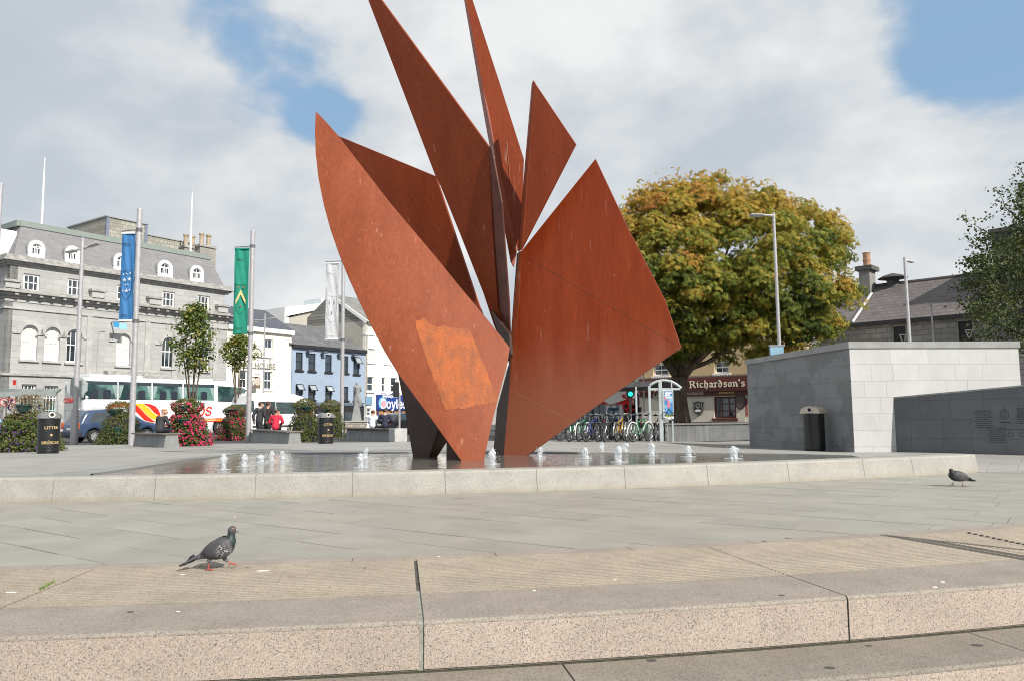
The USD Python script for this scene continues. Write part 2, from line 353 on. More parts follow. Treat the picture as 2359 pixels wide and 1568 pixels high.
# pool outline (back edge measured on the water level) and the arc of the kerb
def arc(o, r, a0, a1, n):
    t = np.linspace(a0, a1, n); return np.c_[o[0] + r * np.cos(t), o[1] + r * np.sin(t)]
KA = lambda x: math.atan2(-math.sqrt(KERB_R ** 2 - (x - KERB_O[0]) ** 2), x - KERB_O[0])     # angle at which the kerb's face has this x
KERB_W = 0.42
inner = arc(KERB_O, KERB_R - KERB_W, KA(-14.5), KA(8.30), 90)
ZW = 0.300
pool_back = [onz(*k, ZW)[:2] for k in [(1960, 1050), (1820, 1046.5), (1700, 1044.5), (1300, 1043), (950, 1042), (550, 1045.5), (400, 1066), (300, 1081), (215, 1093)]]
pin = [p for p in inner if pool_back[-1][0] < p[0] < pool_back[0][0]]
pool = sg.Polygon([tuple(p) for p in pin] + [tuple(p) for p in pool_back]).buffer(0)
apron = sg.Polygon([tuple(onz(*k, ZW)[:2]) for k in [(120, 1093.5), (330, 1068), (560, 1042), (960, 1040), (960, 1046), (560, 1049), (300, 1085), (200, 1098)]]).buffer(0).difference(pool)
back_region = sg.Polygon([tuple(p) for p in inner] + [(8.3, 13.8), (10.5, 13.8), (60, 13.8), (60, 33.5), (-60, 33.5), (-60, 5)]).buffer(0)
front_arc = arc(KERB_O, KERB_R - 0.02, KA(-14.5), KA(8.32), 90)

def drape(poly, zf, step, dz=0.0):
    v, f = cells(poly, step); return trimesh.Trimesh(np.c_[v, zf(v[:, 0], v[:, 1]) + dz], f, process=False)

holes = unary_union([pool.buffer(0.0), apron.buffer(0.0)])
single('square_paving', drape(back_region.difference(holes), zback, 1.1), FAR, 'pale grey stone paving of the square beyond the fountain pool', 'paving', kind='structure', smooth=True)
single('wet_stone_margin', drape(apron.difference(pool), zback, 0.8, -0.001), WET, 'dark wet stone margin along the back of the fountain pool', 'paving', kind='structure')
single('pool_floor', trimesh.Trimesh(*(lambda v, f: (np.c_[v, np.full(len(v), 0.2)], f))(*earcut2(pool.buffer(.05)))), BASIN, 'dark floor of the fountain pool', 'pool', kind='structure')
pr_ = extr(pool.buffer(.03).difference(pool), .119); pr_.apply_translation([0, 0, .2]); single('pool_rim', pr_, WET, 'thin wet stone rim round the water of the fountain pool', 'pool rim', kind='structure')
single('pool_water', trimesh.Trimesh(*(lambda v, f: (np.c_[v, np.full(len(v), ZW)], f))(*cells(pool, 1.0))), WATER, 'shallow rippled water of the fountain pool', 'water', kind='structure')
# ground sheet to the horizon and the street round the square
street = sg.box(-70, 33.5, 70, 110).union(sg.box(-140, 60, 140, 110))
single('ground', trimesh.Trimesh(*(lambda v, f: (np.c_[v, np.full(len(v), -0.9)], f))(*cells(sg.box(-600, -30, 600, 900), 100))), mat('far_ground', (.12, .12, .11), .9), 'ground far round the square', 'ground', kind='structure')
single('street', drape(sg.box(-90, 33.5, 90, 130), lambda x, y: zback(x, y) - 0.005, 2.5), ASPHALT, 'grey asphalt street round the square', 'road', kind='structure')

# --- near square: slabs picked apart one by one
KO, = [V([-5.2, 36.8])]
R_NOSE, R_RIB0, R_EDGE, R_BACK = 32.85, None, None, 30.85
def kr(px, py): p = onz(px, py); return float(np.hypot(p[0] - KO[0], p[1] - KO[1]))
R_RIB0 = kr(964, 1367); R_EDGE = kr(940, 1287.5)
front_region = sg.Polygon([tuple(p) for p in arc(KO, R_BACK, math.radians(-116), math.radians(-58), 120)] + [(14, 12), (22, 13.8), (10.5, 13.8), (8.32, 13.8)] + [tuple(p) for p in front_arc[::-1]]).buffer(0)
near_sq = thing('near_square', (0, 8, 0), 'grey stone slabs of the square in front of the fountain kerb', 'paving', kind='structure')
right_plaza = sg.Polygon([(8.32, 13.7), (30, 13.7), (30, 13.8), (8.32, 13.8)])
part(near_sq, 'joint_bed', drape(front_region, lambda x, y: zfront(x, y) - .03 * smooth01((np.asarray(x) - 7.8) / .3), 0.9, -0.006), JOINT, world=True)
ang = math.radians(144); eu = V([math.cos(ang), math.sin(ang)]); ev = V([-eu[1], eu[0]])
slabs = []
SW = 0.5
P_ = shapely.prepared.prep(front_region)
for j in range(-40, 70):
    off = random.uniform(0, 1.0); u = -26 + off
    while u < 26:
        L = random.choice([0.75, 0.9, 1.05, 1.2])
        c = eu * (u + L / 2) + ev * (j * SW) + V([0, 9.0])
        if -13 < c[0] < 15 and 4 < c[1] < 15:
            q = [c + eu * sx * (L / 2 - .0035) + ev * sy * (SW / 2 - .0035) for sx, sy in ((-1, -1), (1, -1), (1, 1), (-1, 1))]
            g = sg.Polygon([tuple(p) for p in q])
            if P_.intersects(g):
                g = g.intersection(front_region)
                for h in getattr(g, 'geoms', [g]):
                    if h.geom_type == 'Polygon' and h.area > 0.004: slabs.append((h, c))
        u += L
def in_view(c):
    return abs(c[0]) / c[1] < 0.70
def slab_mesh(g):
    dz = random.uniform(-.0016, .0016); v, f = earcut2(g); tx, ty = random.uniform(-.002, .002), random.uniform(-.002, .002)
    cx, cy = v.mean(0); z = zfront(v[:, 0], v[:, 1]) + dz + (v[:, 0] - cx) * tx + (v[:, 1] - cy) * ty
    a = v[f]; ar = (a[:, 1, 0] - a[:, 0, 0]) * (a[:, 2, 1] - a[:, 0, 1]) - (a[:, 1, 1] - a[:, 0, 1]) * (a[:, 2, 0] - a[:, 0, 0]); f[ar < 0] = f[ar < 0][:, ::-1]
    return shell(np.c_[v, z], f, np.c_[v, z - (.012 if cx < 7.5 else .06)])
scored = sorted(slabs, key=lambda s: -(s[0].area / np.hypot(*s[1]) ** 3 if in_view(s[1]) else 0))
rest = []
for i, (g, c) in enumerate(scored):
    if i < 290 and in_view(c): part(near_sq, 'paving_slab', slab_mesh(g), random.choice([STONE, STONE_B, STONE_C]), world=True)
    else: rest.append(slab_mesh(g))
part(near_sq, 'paving_slabs', cat_(*rest), STONE, kind='stuff', world=True)

# --- granite steps
def granite(name, lightmul=1.0, speck=True):
    k = lightmul
    nodes = {'g': ('geometry', {}),
             'v': ('voronoi_texture', {'dimensions': '3D', 'feature': 'f1', 'scale': 185.0, 'randomness': 1.0}),
             'w': ('separate_color', {}),
             'r': ('rgb_ramp', {'ramp': [(0.0, (.27 * k, .22 * k, .18 * k)), (0.45, (.335 * k, .272 * k, .222 * k)), (0.62, (.39 * k, .335 * k, .285 * k)), (.78, (.29 * k, .25 * k, .215 * k)), (.88, (.17 * k, .15 * k, .135 * k)), (.97, (.10 * k, .093 * k, .086 * k)), (1.0, (.4 * k, .36 * k, .32 * k))], 'interpolate': True}),
             'n': ('noise_texture', {'scale': 1.7, 'detail': 6.0, 'roughness': .65}), 'nr': ('map_range', {'from_min': .3, 'from_max': .7, 'to_min': .86, 'to_max': 1.1}), 's': ('vector_math', {'math_type': 'scale'}),
             'bn': ('noise_texture', {'scale': 130.0, 'detail': 3.0}), 'b': ('bump', {'strength': .25, 'distance': .006}),
             'p': ('principled_bsdf', {'roughness': .62, 'specular_ior_level': .4})}
    links = [('g.position', 'v.vector'), ('v.color', 'w.color'), ('w.r', 'r.fac'), ('g.position', 'n.vector'), ('n.fac', 'nr.value'), ('r.color', 's.vector1'), ('nr.result', 's.scale'), ('s.vector', 'p.base_color'),
             ('g.position', 'bn.vector'), ('bn.fac', 'b.height'), ('b.normal', 'p.normal')]
    return usdkit.material(stage, '/World/Looks/' + name, nodes, links, surface='p.BSDF')
def worn(name, base, dark):
    nodes = {'g': ('geometry', {}), 'v': ('voronoi_texture', {'dimensions': '3D', 'feature': 'f1', 'scale': 190.0}), 'w': ('separate_color', {}),
             'r': ('rgb_ramp', {'ramp': [(0.0, tuple(V(base) * .85)), (.5, base), (.82, tuple(V(base) * 1.16)), (.86, dark), (1.0, dark)]}),
             'n': ('noise_texture', {'scale': 2.2, 'detail': 7.0, 'roughness': .7}), 'nr': ('map_range', {'from_min': .3, 'from_max': .7, 'to_min': .82, 'to_max': 1.12}), 's': ('vector_math', {'math_type': 'scale'}),
             'bn': ('noise_texture', {'scale': 120.0, 'detail': 3.0}), 'b': ('bump', {'strength': .3, 'distance': .006}), 'p': ('principled_bsdf', {'roughness': .75, 'specular_ior_level': .35})}
    links = [('g.position', 'v.vector'), ('v.color', 'w.color'), ('w.g', 'r.fac'), ('g.position', 'n.vector'), ('n.fac', 'nr.value'), ('r.color', 's.vector1'), ('nr.result', 's.scale'), ('s.vector', 'p.base_color'),
             ('g.position', 'bn.vector'), ('bn.fac', 'b.height'), ('b.normal', 'p.normal')]
    return usdkit.material(stage, '/World/Looks/' + name, nodes, links, surface='p.BSDF')
LOWT = worn('worn_lower_granite', (.225, .20, .165), (.11, .095, .075)); GRAN = granite('pink_granite', 1.2); TREAD = worn('worn_granite', (.28, .246, .208), (.14, .12, .10)); RIB = worn('ribbed_granite', (.305, .262, .205), (.17, .14, .11)); EDGE_ = worn('granite_edging', (.30, .262, .222), (.17, .14, .12))
MOSS = mat('moss', (.040, .037, .022), .95, var=.5, scale=30)
def bend(prof, a0, a1, n):
    """Sweeps a profile of (radius, z) round KO from angle a0 to a1 and closes its ends."""
    prof = V(prof, float); m = len(prof); v = []; f = []
    for a in np.linspace(a0, a1, n): v.append(np.c_[KO[0] + prof[:, 0] * math.cos(a), KO[1] + prof[:, 0] * math.sin(a), prof[:, 1]])
    v = np.vstack(v)
    for i in range(n - 1):
        for k in range(m):
            l = (k + 1) % m; f += [[i * m + k, (i + 1) * m + k, i * m + l], [i * m + l, (i + 1) * m + k, (i + 1) * m + l]]
    ev_, ef = earcut2(sg.Polygon(prof)); key = {tuple(np.round(p, 6)): i for i, p in enumerate(prof)}
    idx = V([key[tuple(np.round(p, 6))] for p in ev_])
    for t in ef: f.append(idx[t].tolist()); f.append((idx[t][::-1] + (n - 1) * m).tolist())
    T = trimesh.Trimesh(v, f, process=False); trimesh.repair.fix_normals(T); return T
def ang_of(px, py, z=0.0):
    p = onz(px, py, z); return math.atan2(p[1] - KO[1], p[0] - KO[0])
steps = thing('granite_steps', (0, 4.3, -.3), 'curved steps of pink granite with a ribbed top band in front of the square', 'steps', kind='structure')
# the top step: blocks that reach from the nose to the edging, each a ribbed band, a plain band and a riser
cuts = [math.radians(-118), ang_of(0, 1400) - .068, ang_of(0, 1400), ang_of(968, 1400), ang_of(1790, 1315), ang_of(1790, 1315) + .068, ang_of(1790, 1315) + .138, math.radians(-62)]
gaps = [.004, .008, .022, .028, .012, .008, .008]
Z1 = -.265
for i in range(len(cuts) - 1):
    a0, a1 = cuts[i] + gaps[i] / 2 / 33 , cuts[i + 1] - (gaps[i + 1] if i + 1 < len(gaps) else .005) / 2 / 33
    rr = .022
    nose = [(R_NOSE - rr * (1 - math.sin(t)), -rr * (1 - math.cos(t))) for t in np.linspace(0, math.pi / 2, 5)]
    top = [(R_RIB0 + .002, -.30)] + [(R_RIB0 + .002, -.0015)] + nose + [(R_NOSE - .006, Z1 + .012), (R_NOSE - .012, -.30)]
    n = max(3, int((a1 - a0) / .006))
    b = part(steps, 'granite_block', bend(top, a0, a1, n), TREAD, world=True, smooth=40)
    rib = [(R_RIB0 - .001, -.05)]
    k = 24; w = (R_RIB0 - .001 - R_EDGE - .012) / k
    for q in range(k):
        r1 = R_RIB0 - .001 - q * w
        rib += [(r1, 0.0), (r1 - w * .66, 0.0), (r1 - w * .76, -.005), (r1 - w * .93, -.005)]
    rib += [(R_EDGE + .012, 0.0), (R_EDGE + .004, 0.0), (R_EDGE + .004, -.05)]
    part(steps, 'ribbed_band', bend(rib, a0, a1, n), RIB, world=True)
    rise = [(R_NOSE - .0035, -.024), (R_NOSE + .0015, -.026), (R_NOSE + .0005, Z1 + .012), (R_NOSE - .006, Z1 + .008)]
    part(steps, 'riser_face', bend(rise, a0, a1, n), GRAN, world=True)
# mortar in the wide joint in the middle, moss in the others
mort = mat('joint_mortar', (.25, .25, .215), .85, var=.25, scale=25, bump=.2)
for i in range(1, len(cuts) - 1):
    a = cuts[i]; g = gaps[i]
    part(steps, 'joint_filling', bend([(R_EDGE + .02, -.02), (R_RIB0, -.012), (R_NOSE - .02, -.009), (R_NOSE - .008, -.02), (R_NOSE - .008, Z1), (R_NOSE - .05, Z1), (R_EDGE + .02, -.1)], a - g / 66, a + g / 66, 2), mort if g > .02 else (MOSS if i == 2 else JOINT), world=True)
# edging stones between the ribbed band and the square
ea = ang_of(740 * .784 / 1.573, 1280)
ea = ang_of(475, 1293); da = ang_of(813, 1284) - ea
a = ea - 5 * da
while a < math.radians(-66):
    part(steps, 'edging_stone', bend([(R_EDGE - .003, -.04), (R_EDGE - .003, 0), (R_BACK + .006, -.001), (R_BACK + .006, -.04)], a + .00012, a + da - .00012, 5), EDGE_, world=True)
    a += da
part(steps, 'joint_bed', bend([(R_BACK - .05, -.013), (R_NOSE - .04, -.013), (R_NOSE - .04, -.29), (R_BACK - .05, -.29)], math.radians(-118), math.radians(-62), 40), JOINT, world=True)
# lower steps
lower_cuts = [math.radians(-118), ang_of(-300, 1568, Z1), ang_of(1300, 1535, Z1), ang_of(2280, 1472, Z1), ang_of(2280, 1472, Z1) + .055, math.radians(-62)]
for s in range(2):
    r0, r1, zt, zb = R_NOSE + .002 + .53 * s, R_NOSE + .53 + .53 * s, Z1 - .262 * s, Z1 - .262 * (s + 1)
    for i in range(len(lower_cuts) - 1):
        a0, a1 = lower_cuts[i] + .00016 + .01 * s, lower_cuts[i + 1] - .00016 + .01 * s; n = max(3, int((a1 - a0) / .006))
        nose = [(r1 - rr * (1 - math.sin(t)), zt - rr * (1 - math.cos(t))) for t in np.linspace(0, math.pi / 2, 5)]
        part(steps, 'granite_block', bend([(r0 - .1, zt - .3), (r0 - .1, zt)] + nose + [(r1 - .006, zb + .012), (r1 - .012, zt - .3)], a0, a1, n), LOWT, world=True, smooth=40)
        part(steps, 'riser_face', bend([(r1 - .0035, zt - .024), (r1 + .0015, zt - .026), (r1 + .0005, zb + .012), (r1 - .006, zb + .008)], a0, a1, n), GRAN, world=True)
    part(steps, 'moss_line', bend([(r0 - .012, zt + .003), (r0 + .012, zt + .003), (r0 + .022, zt + .0005), (r0 + .022, zt - .01), (r0 - .012, zt - .01)], math.radians(-118), math.radians(-62), 120), MOSS, world=True)
part(steps, 'lower_landing', bend([(R_NOSE + .9, Z1 - .57), (R_NOSE + .9, Z1 - .526), (R_NOSE + 6, Z1 - .526), (R_NOSE + 6, Z1 - .57)], math.radians(-125), math.radians(-55), 40), TREAD, world=True)

# --- kerb round the pool
def kerb_granite():
    nodes = {'g': ('geometry', {}), 'v': ('voronoi_texture', {'scale': 120.0}), 'w': ('separate_color', {}), 'r': ('rgb_ramp', {'ramp': [(0, (.30, .29, .258)), (.6, (.345, .334, .298)), (.85, (.28, .27, .238)), (.93, (.19, .183, .16)), (1, (.42, .41, .375))]}),
             'n': ('noise_texture', {'scale': 2.5, 'detail': 7.0, 'roughness': .7}), 'nr': ('map_range', {'from_min': .3, 'from_max': .7, 'to_min': .84, 'to_max': 1.12}), 's': ('vector_math', {'math_type': 'scale'}),
             'z': ('separate_xyz', {}), 'st': ('map_range', {'range_type': 'smoothstep', 'from_min': -.02, 'from_max': .09, 'to_min': 1, 'to_max': 0, 'clamp': True}), 'nz': ('math', {'math_type': 'multiply'}),
             'n3': ('noise_texture', {'scale': 7.0, 'detail': 5.0, 'roughness': .7}), 'mx': ('mix_color', {'blend_type': 'mix', 'b': (.25, .205, .13)}),
             'p': ('principled_bsdf', {'roughness': .65, 'specular_ior_level': .4})}
    links = [('g.position', 'v.vector'), ('v.color', 'w.color'), ('w.r', 'r.fac'), ('g.position', 'n.vector'), ('n.fac', 'nr.value'), ('r.color', 's.vector1'), ('nr.result', 's.scale'),
             ('g.position', 'z.vector'), ('z.z', 'st.value'), ('g.position', 'n3.vector'), ('st.result', 'nz.value1'), ('n3.fac', 'nz.value2'), ('nz.value', 'mx.fac'), ('s.vector', 'mx.a'), ('mx.result', 'p.base_color')]
    return usdkit.material(stage, '/World/Looks/kerb_granite', nodes, links, surface='p.BSDF')
KG = kerb_granite()
kerb = thing('pool_kerb', (0, 11, 0), 'long low curved kerb of pale granite blocks along the front of the fountain pool', 'kerb')
_KO = KO; KO = KERB_O
kx = [-14.5, -12.2, -9.9, -7.6] + [float(onz(*k)[0]) for k in [(122, 1154), (355, 1151), (583, 1148), (807, 1144), (1025, 1137), (1237, 1129), (1440, 1123), (1633, 1117), (1818, 1109), (1992, 1101), (2105, 1095.4), (2261, 1088)]]
kp = [(KERB_R - KERB_W, .1), (KERB_R - KERB_W, .305), (KERB_R - KERB_W + .012, .318)]
kp += [(KERB_R - .045 - .04 + .04 * math.sin(t), .32 - .04 + .04 * math.cos(t)) for t in np.linspace(0, math.pi / 2 * .93, 6)] + [(KERB_R, -.03), (KERB_R - .2, -.03)]
for i in range(len(kx) - 1):
    last = i == len(kx) - 2
    m_ = bend(kp, KA(kx[i]) + .00009, KA(kx[i + 1]) - (0 if last else .00009), 7)
    part(kerb, 'kerb_block', m_, KG, world=True, smooth=45)
part(kerb, 'joint_filling', bend([(KERB_R - KERB_W + .02, .1), (KERB_R - KERB_W + .02, .311), (KERB_R - .09, .311), (KERB_R - .05, .27), (KERB_R - .008, -.02), (KERB_R - .2, -.02)], KA(-14.4), KA(8.25), 60), mat('kerb_joint', (.2, .16, .12), .9, var=.3), world=True)
KO = _KO
# ------------------------------------------------------------------ the sculpture
def steel(name, base, dark, rough=.42, extra=None):
    """Weathering steel: rust brown with vertical runs, pale drips and scuffs."""
    nodes = {'g': ('geometry', {}), 'mp': ('mapping', {'mapping_type': 'point', 'scale': (1.0, 1.0, 0.16)}),
             'n': ('noise_texture', {'scale': 2.2, 'detail': 8.0, 'roughness': .62}), 'r': ('rgb_ramp', {'ramp': [(0, dark), (.38, dark), (.62, base), (1, base)]}),
             'n2': ('noise_texture', {'scale': 11.0, 'detail': 5.0, 'roughness': .6}), 'm2': ('map_range', {'from_min': .3, 'from_max': .7, 'to_min': .94, 'to_max': 1.06}), 's': ('vector_math', {'math_type': 'scale'}),
             'mp3': ('mapping', {'mapping_type': 'point', 'scale': (1.0, 1.0, 0.11)}), 'n3': ('noise_texture', {'scale': 9.0, 'detail': 3.0, 'roughness': .5}),
             'r3': ('map_range', {'range_type': 'smoothstep', 'from_min': .66, 'from_max': .78, 'to_min': 0, 'to_max': .5, 'clamp': True}),
             'mx': ('mix_color', {'blend_type': 'mix', 'b': (.42, .25, .18)}),
             'mp4': ('mapping', {'mapping_type': 'point', 'scale': (1.0, 1.0, .07)}), 'n4': ('noise_texture', {'scale': 26.0, 'detail': 4.0, 'roughness': .6}), 'm4': ('map_range', {'from_min': .3, 'from_max': .7, 'to_min': .87, 'to_max': 1.10}), 's4': ('vector_math', {'math_type': 'scale'}),
             'v5': ('noise_texture', {'scale': 17.0, 'detail': 2.0}), 'r5': ('map_range', {'range_type': 'smoothstep', 'from_min': .715, 'from_max': .76, 'to_min': 0, 'to_max': .45, 'clamp': True}), 'mx5': ('mix_color', {'blend_type': 'mix', 'b': (.42, .24, .15)}),
             'fn': ('noise_texture', {'scale': 70.0, 'detail': 4.0}), 'rr': ('map_range', {'from_min': .3, 'from_max': .7, 'to_min': rough - .07, 'to_max': rough + .10}),
             'b': ('bump', {'strength': .08, 'distance': .01}), 'p': ('principled_bsdf', {'specular_ior_level': .24})}
    links = [('g.position', 'mp.vector'), ('mp.vector', 'n.vector'), ('n.fac', 'r.fac'), ('g.position', 'n2.vector'), ('n2.fac', 'm2.value'), ('r.color', 's.vector1'), ('m2.result', 's.scale'),
             ('g.position', 'mp3.vector'), ('mp3.vector', 'n3.vector'), ('n3.fac', 'r3.value'), ('r3.result', 'mx.fac'), ('g.position', 'mp4.vector'), ('mp4.vector', 'n4.vector'), ('n4.fac', 'm4.value'), ('s.vector', 's4.vector1'), ('m4.result', 's4.scale'), ('s4.vector', 'mx.a'), ('g.position', 'v5.vector'), ('v5.fac', 'r5.value'), ('r5.result', 'mx5.fac'), ('mx.result', 'mx5.a'),
             ('g.position', 'fn.vector'), ('n2.fac', 'rr.value'), ('rr.result', 'p.roughness'), ('fn.fac', 'b.height'), ('b.normal', 'p.normal')]
    out = 'mx5.result'
    if extra:   # the bottom of the sails is washed paler by the fountain's spray
        nodes.update({'z': ('separate_xyz', {}), 'zr': ('map_range', {'range_type': 'smoothstep', 'from_min': extra[0], 'from_max': extra[1], 'to_min': 1, 'to_max': 0, 'clamp': True}), 'zn': ('math', {'math_type': 'multiply_add', 'value2': 1.3}),
                      'za': ('math', {'math_type': 'add', 'value2': -.65}), 'mz': ('mix_color', {'blend_type': 'mix', 'b': extra[2]})})
        nodes['zm'] = ('math', {'math_type': 'multiply', 'value2': .8, 'use_clamp': True})
        links += [('g.position', 'z.vector'), ('z.z', 'zn.value1'), ('n.fac', 'zadd.value1')][:2]
        nodes['zo'] = ('math', {'math_type': 'multiply_add', 'value2': -1.6, 'value3': .8}); nodes['zs'] = ('math', {'math_type': 'add'})
        links = [l for l in links if l[1] != 'zn.value1'] + [('n.fac', 'zo.value1'), ('z.z', 'zs.value1'), ('zo.value', 'zs.value2'), ('zs.value', 'zr.value'), ('zr.result', 'zm.value1'), ('zm.value', 'mz.fac'), (out, 'mz.a')]
        del nodes['zn'], nodes['za']; out = 'mz.result'
    links.append((out, 'p.base_color'))
    return usdkit.material(stage, '/World/Looks/' + name, nodes, links, surface='p.BSDF')
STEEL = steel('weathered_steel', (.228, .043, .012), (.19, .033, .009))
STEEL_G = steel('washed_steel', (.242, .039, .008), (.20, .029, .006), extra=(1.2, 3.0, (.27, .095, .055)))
STEEL_LIT = steel('sunlit_toned_steel', (.25, .062, .025), (.212, .049, .018), rough=.5)  # lighter copy of the steel: sunlight on these plates put into the colour
SHADE_STEEL = mat('shade_toned_steel', (.085, .022, .012), .55, var=.3, scale=3, detail=7)  # darker copy of the steel: the edge strip's shade is in the colour
HULL_SHADE = mat('shade_toned_hull_steel', (.045, .020, .013), .5, var=.35, scale=3, detail=7)  # near-black colour stands for shade under and between the plates
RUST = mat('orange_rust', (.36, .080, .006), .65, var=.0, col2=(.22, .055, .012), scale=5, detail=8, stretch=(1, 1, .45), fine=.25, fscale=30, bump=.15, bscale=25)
WELD = flat('dark_weld', (.11, .03, .013), .6)
base = onz(1120, 1060, .28)
sc = thing('steel_sculpture', (base[0], base[1], .2), 'tall abstract sculpture of folded rust-brown steel sails standing in the fountain pool', 'sculpture')
def nrm(v): v = V(v, float); return v / np.linalg.norm(v)
def sheet(px, fun, n, th=.06, step=None):
    """A plate whose outline is measured in the photograph; fun gives the 3-D point of each pixel, th its thickness."""
    poly = sg.Polygon(px).buffer(0)
    v, f = cells(poly, step) if step else earcut2(poly)
    P = V([fun(x, y) for x, y in v]); n = nrm(n)
    a = P[f]; N = np.cross(a[:, 1] - a[:, 0], a[:, 2] - a[:, 0]).sum(0)
    if np.dot(N, n) < 0: f = f[:, ::-1]
    return shell(P, f, P - n * th)
def plane_fun(p0, n): return lambda x, y: onplane(x, y, p0, n)
def side(front_px, fun, back_px, dY, th=.03):
    """A strip that leaves the edge front_px of a plate; back_px is its other edge, dY metres further off (negative: nearer)."""
    A = [fun(x, y) for x, y in front_px]; a0, a1 = V(front_px[0], float), V(front_px[-1], float); l = (a1 - a0) / np.linalg.norm(a1 - a0)
    k = max(range(len(back_px)), key=lambda i: abs((V(back_px[i]) - a0) @ V([-l[1], l[0]]))); t = (V(back_px[k]) - a0) @ l; q = a0 + l * t
    B0 = at(*back_px[k], fun(*q)[1] + dY); n0 = nrm(np.cross(A[-1] - A[0], B0 - A[0]))
    if np.dot(n0, EYE - A[0]) < 0: n0 = -n0
    pts = list(front_px) + list(back_px)[::-1]
    return sheet(pts, plane_fun(A[0], n0), n0, th), plane_fun(A[0], n0), n0

# A: the big curved sail in front on the left
nA = nrm((.10, -.94, .32)); pA = onz(1090, 1064, .27)
rA, rB = V([745., 275]), V([1085., 1063])
def funA(x, y):
    t = (y - rA[1]) / (rB[1] - rA[1]); xr = rA[0] + (rB[0] - rA[0]) * t
    s = max(0.0, (xr + 30 - x)) / 133.0; q = pA - nA * (0.16 * s * s)
    return onplane(x, y, q, nA)
outA = [(727, 258), (725, 300), (727, 355), (733, 410), (745, 470), (760, 525), (779, 580), (801, 635), (826, 690), (853, 745), (885, 805), (920, 863), (958, 915), (1000, 972), (1040, 1028), (1065, 1063),
        (1113, 1066), (1131, 980), (1150, 905), (1168, 838), (1174, 800), (1158, 780), (1120, 733), (1060, 662), (1000, 588), (950, 529), (900, 470), (860, 418), (820, 367), (782, 317), (755, 286), (738, 268)]
part(sc, 'curved_sail', sheet(outA, funA, nA, .07, 40), STEEL_LIT, world=True, smooth=35)
patch = [(955, 739), (968, 738), (975, 733), (984, 741), (1003, 754), (1018, 749), (1036, 756), (1060, 755), (1081, 757), (1092, 785), (1104, 815), (1117, 845), (1127, 872), (1137, 900), (1144, 920), (1143, 926), (1120, 931), (1098, 933), (1081, 937), (1070, 942), (1050, 940), (1027, 944), (1020, 932), (1010, 917), (1017, 921), (1006, 893), (990, 850), (974, 806), (969, 789), (961, 765)]
rg = random.Random(3); pj = []
for i in range(len(patch)):
    p, q = V(patch[i]), V(patch[(i + 1) % len(patch)])
    for t in np.arange(0, 1, 5 / max(6, np.linalg.norm(q - p))): w = p + (q - p) * t; pj.append((w[0] + rg.uniform(-1.5, 1.5), w[1] + rg.uniform(-1.8, 1.8)))
part(sc, 'rust_patch', sheet(pj, lambda x, y: funA(x, y) + nA * .004, nA, .003), RUST, world=True, label='ragged bright orange patch of bare rust on the curved sail')
# B: the sail behind it
nB = nrm((-.42, -.88, -.2)); pB = at(1003, 407, 16.4); funB = plane_fun(pB, nB)
part(sc, 'rear_sail', sheet([(778, 314), (800, 323), (1003, 407), (1010, 428), (1056, 566), (1101, 700), (1140, 800), (1100, 860), (960, 900), (850, 600)], funB, nB), STEEL, world=True)
# the hull, its shadow put into the colour, that stands in the water under them
nL = nrm((-.62, -.78, .0)); pL = onz(975, 1056, .27); funL = plane_fun(pL, nL)
part(sc, 'hull_leg', sheet([(912, 838), (930, 930), (952, 1058), (986, 1058), (1010, 985), (1012, 960), (960, 860)], funL, nL), HULL_SHADE, world=True)
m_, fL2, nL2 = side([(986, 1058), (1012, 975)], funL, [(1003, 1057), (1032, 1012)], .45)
part(sc, 'hull_leg', m_, HULL_SHADE, world=True)
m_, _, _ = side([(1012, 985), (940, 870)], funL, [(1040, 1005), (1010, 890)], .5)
part(sc, 'hull_leg', m_, HULL_SHADE, world=True)
nK = nrm((-.55, -.83, .0)); pK = onz(1040, 1062, .27)
part(sc, 'foot_plate', sheet([(1028, 1005), (1028, 1063), (1072, 1063), (1072, 1040), (1050, 1005)], plane_fun(pK + V([0, .25, 0]), nK), nK), HULL_SHADE, world=True)
# C: the tall sail
nC = nrm((-.48, -.84, -.25)); pC = at(1150, 700, 15.45); funC = plane_fun(pC, nC)
part(sc, 'tall_sail', sheet([(815, -85), (1003, 407), (1014, 428), (1060, 541), (1113, 675), (1137, 748), (1160, 800), (1172, 800), (1146, 705), (1134, 522), (1126, 340)], funC, nC), STEEL, world=True)
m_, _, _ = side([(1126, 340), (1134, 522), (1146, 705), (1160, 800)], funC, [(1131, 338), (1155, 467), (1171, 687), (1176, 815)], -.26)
part(sc, 'edge_strip', m_, SHADE_STEEL, world=True)
nI = nrm((-.8, -.6, 0)); pI = at(1140, 760, 14.75)
part(sc, 'inner_plate', sheet([(1108, 640), (1140, 745), (1168, 830), (1176, 815), (1172, 770), (1150, 740), (1120, 690)], plane_fun(at(1140, 760, 15.5), nI), nI), HULL_SHADE, world=True)
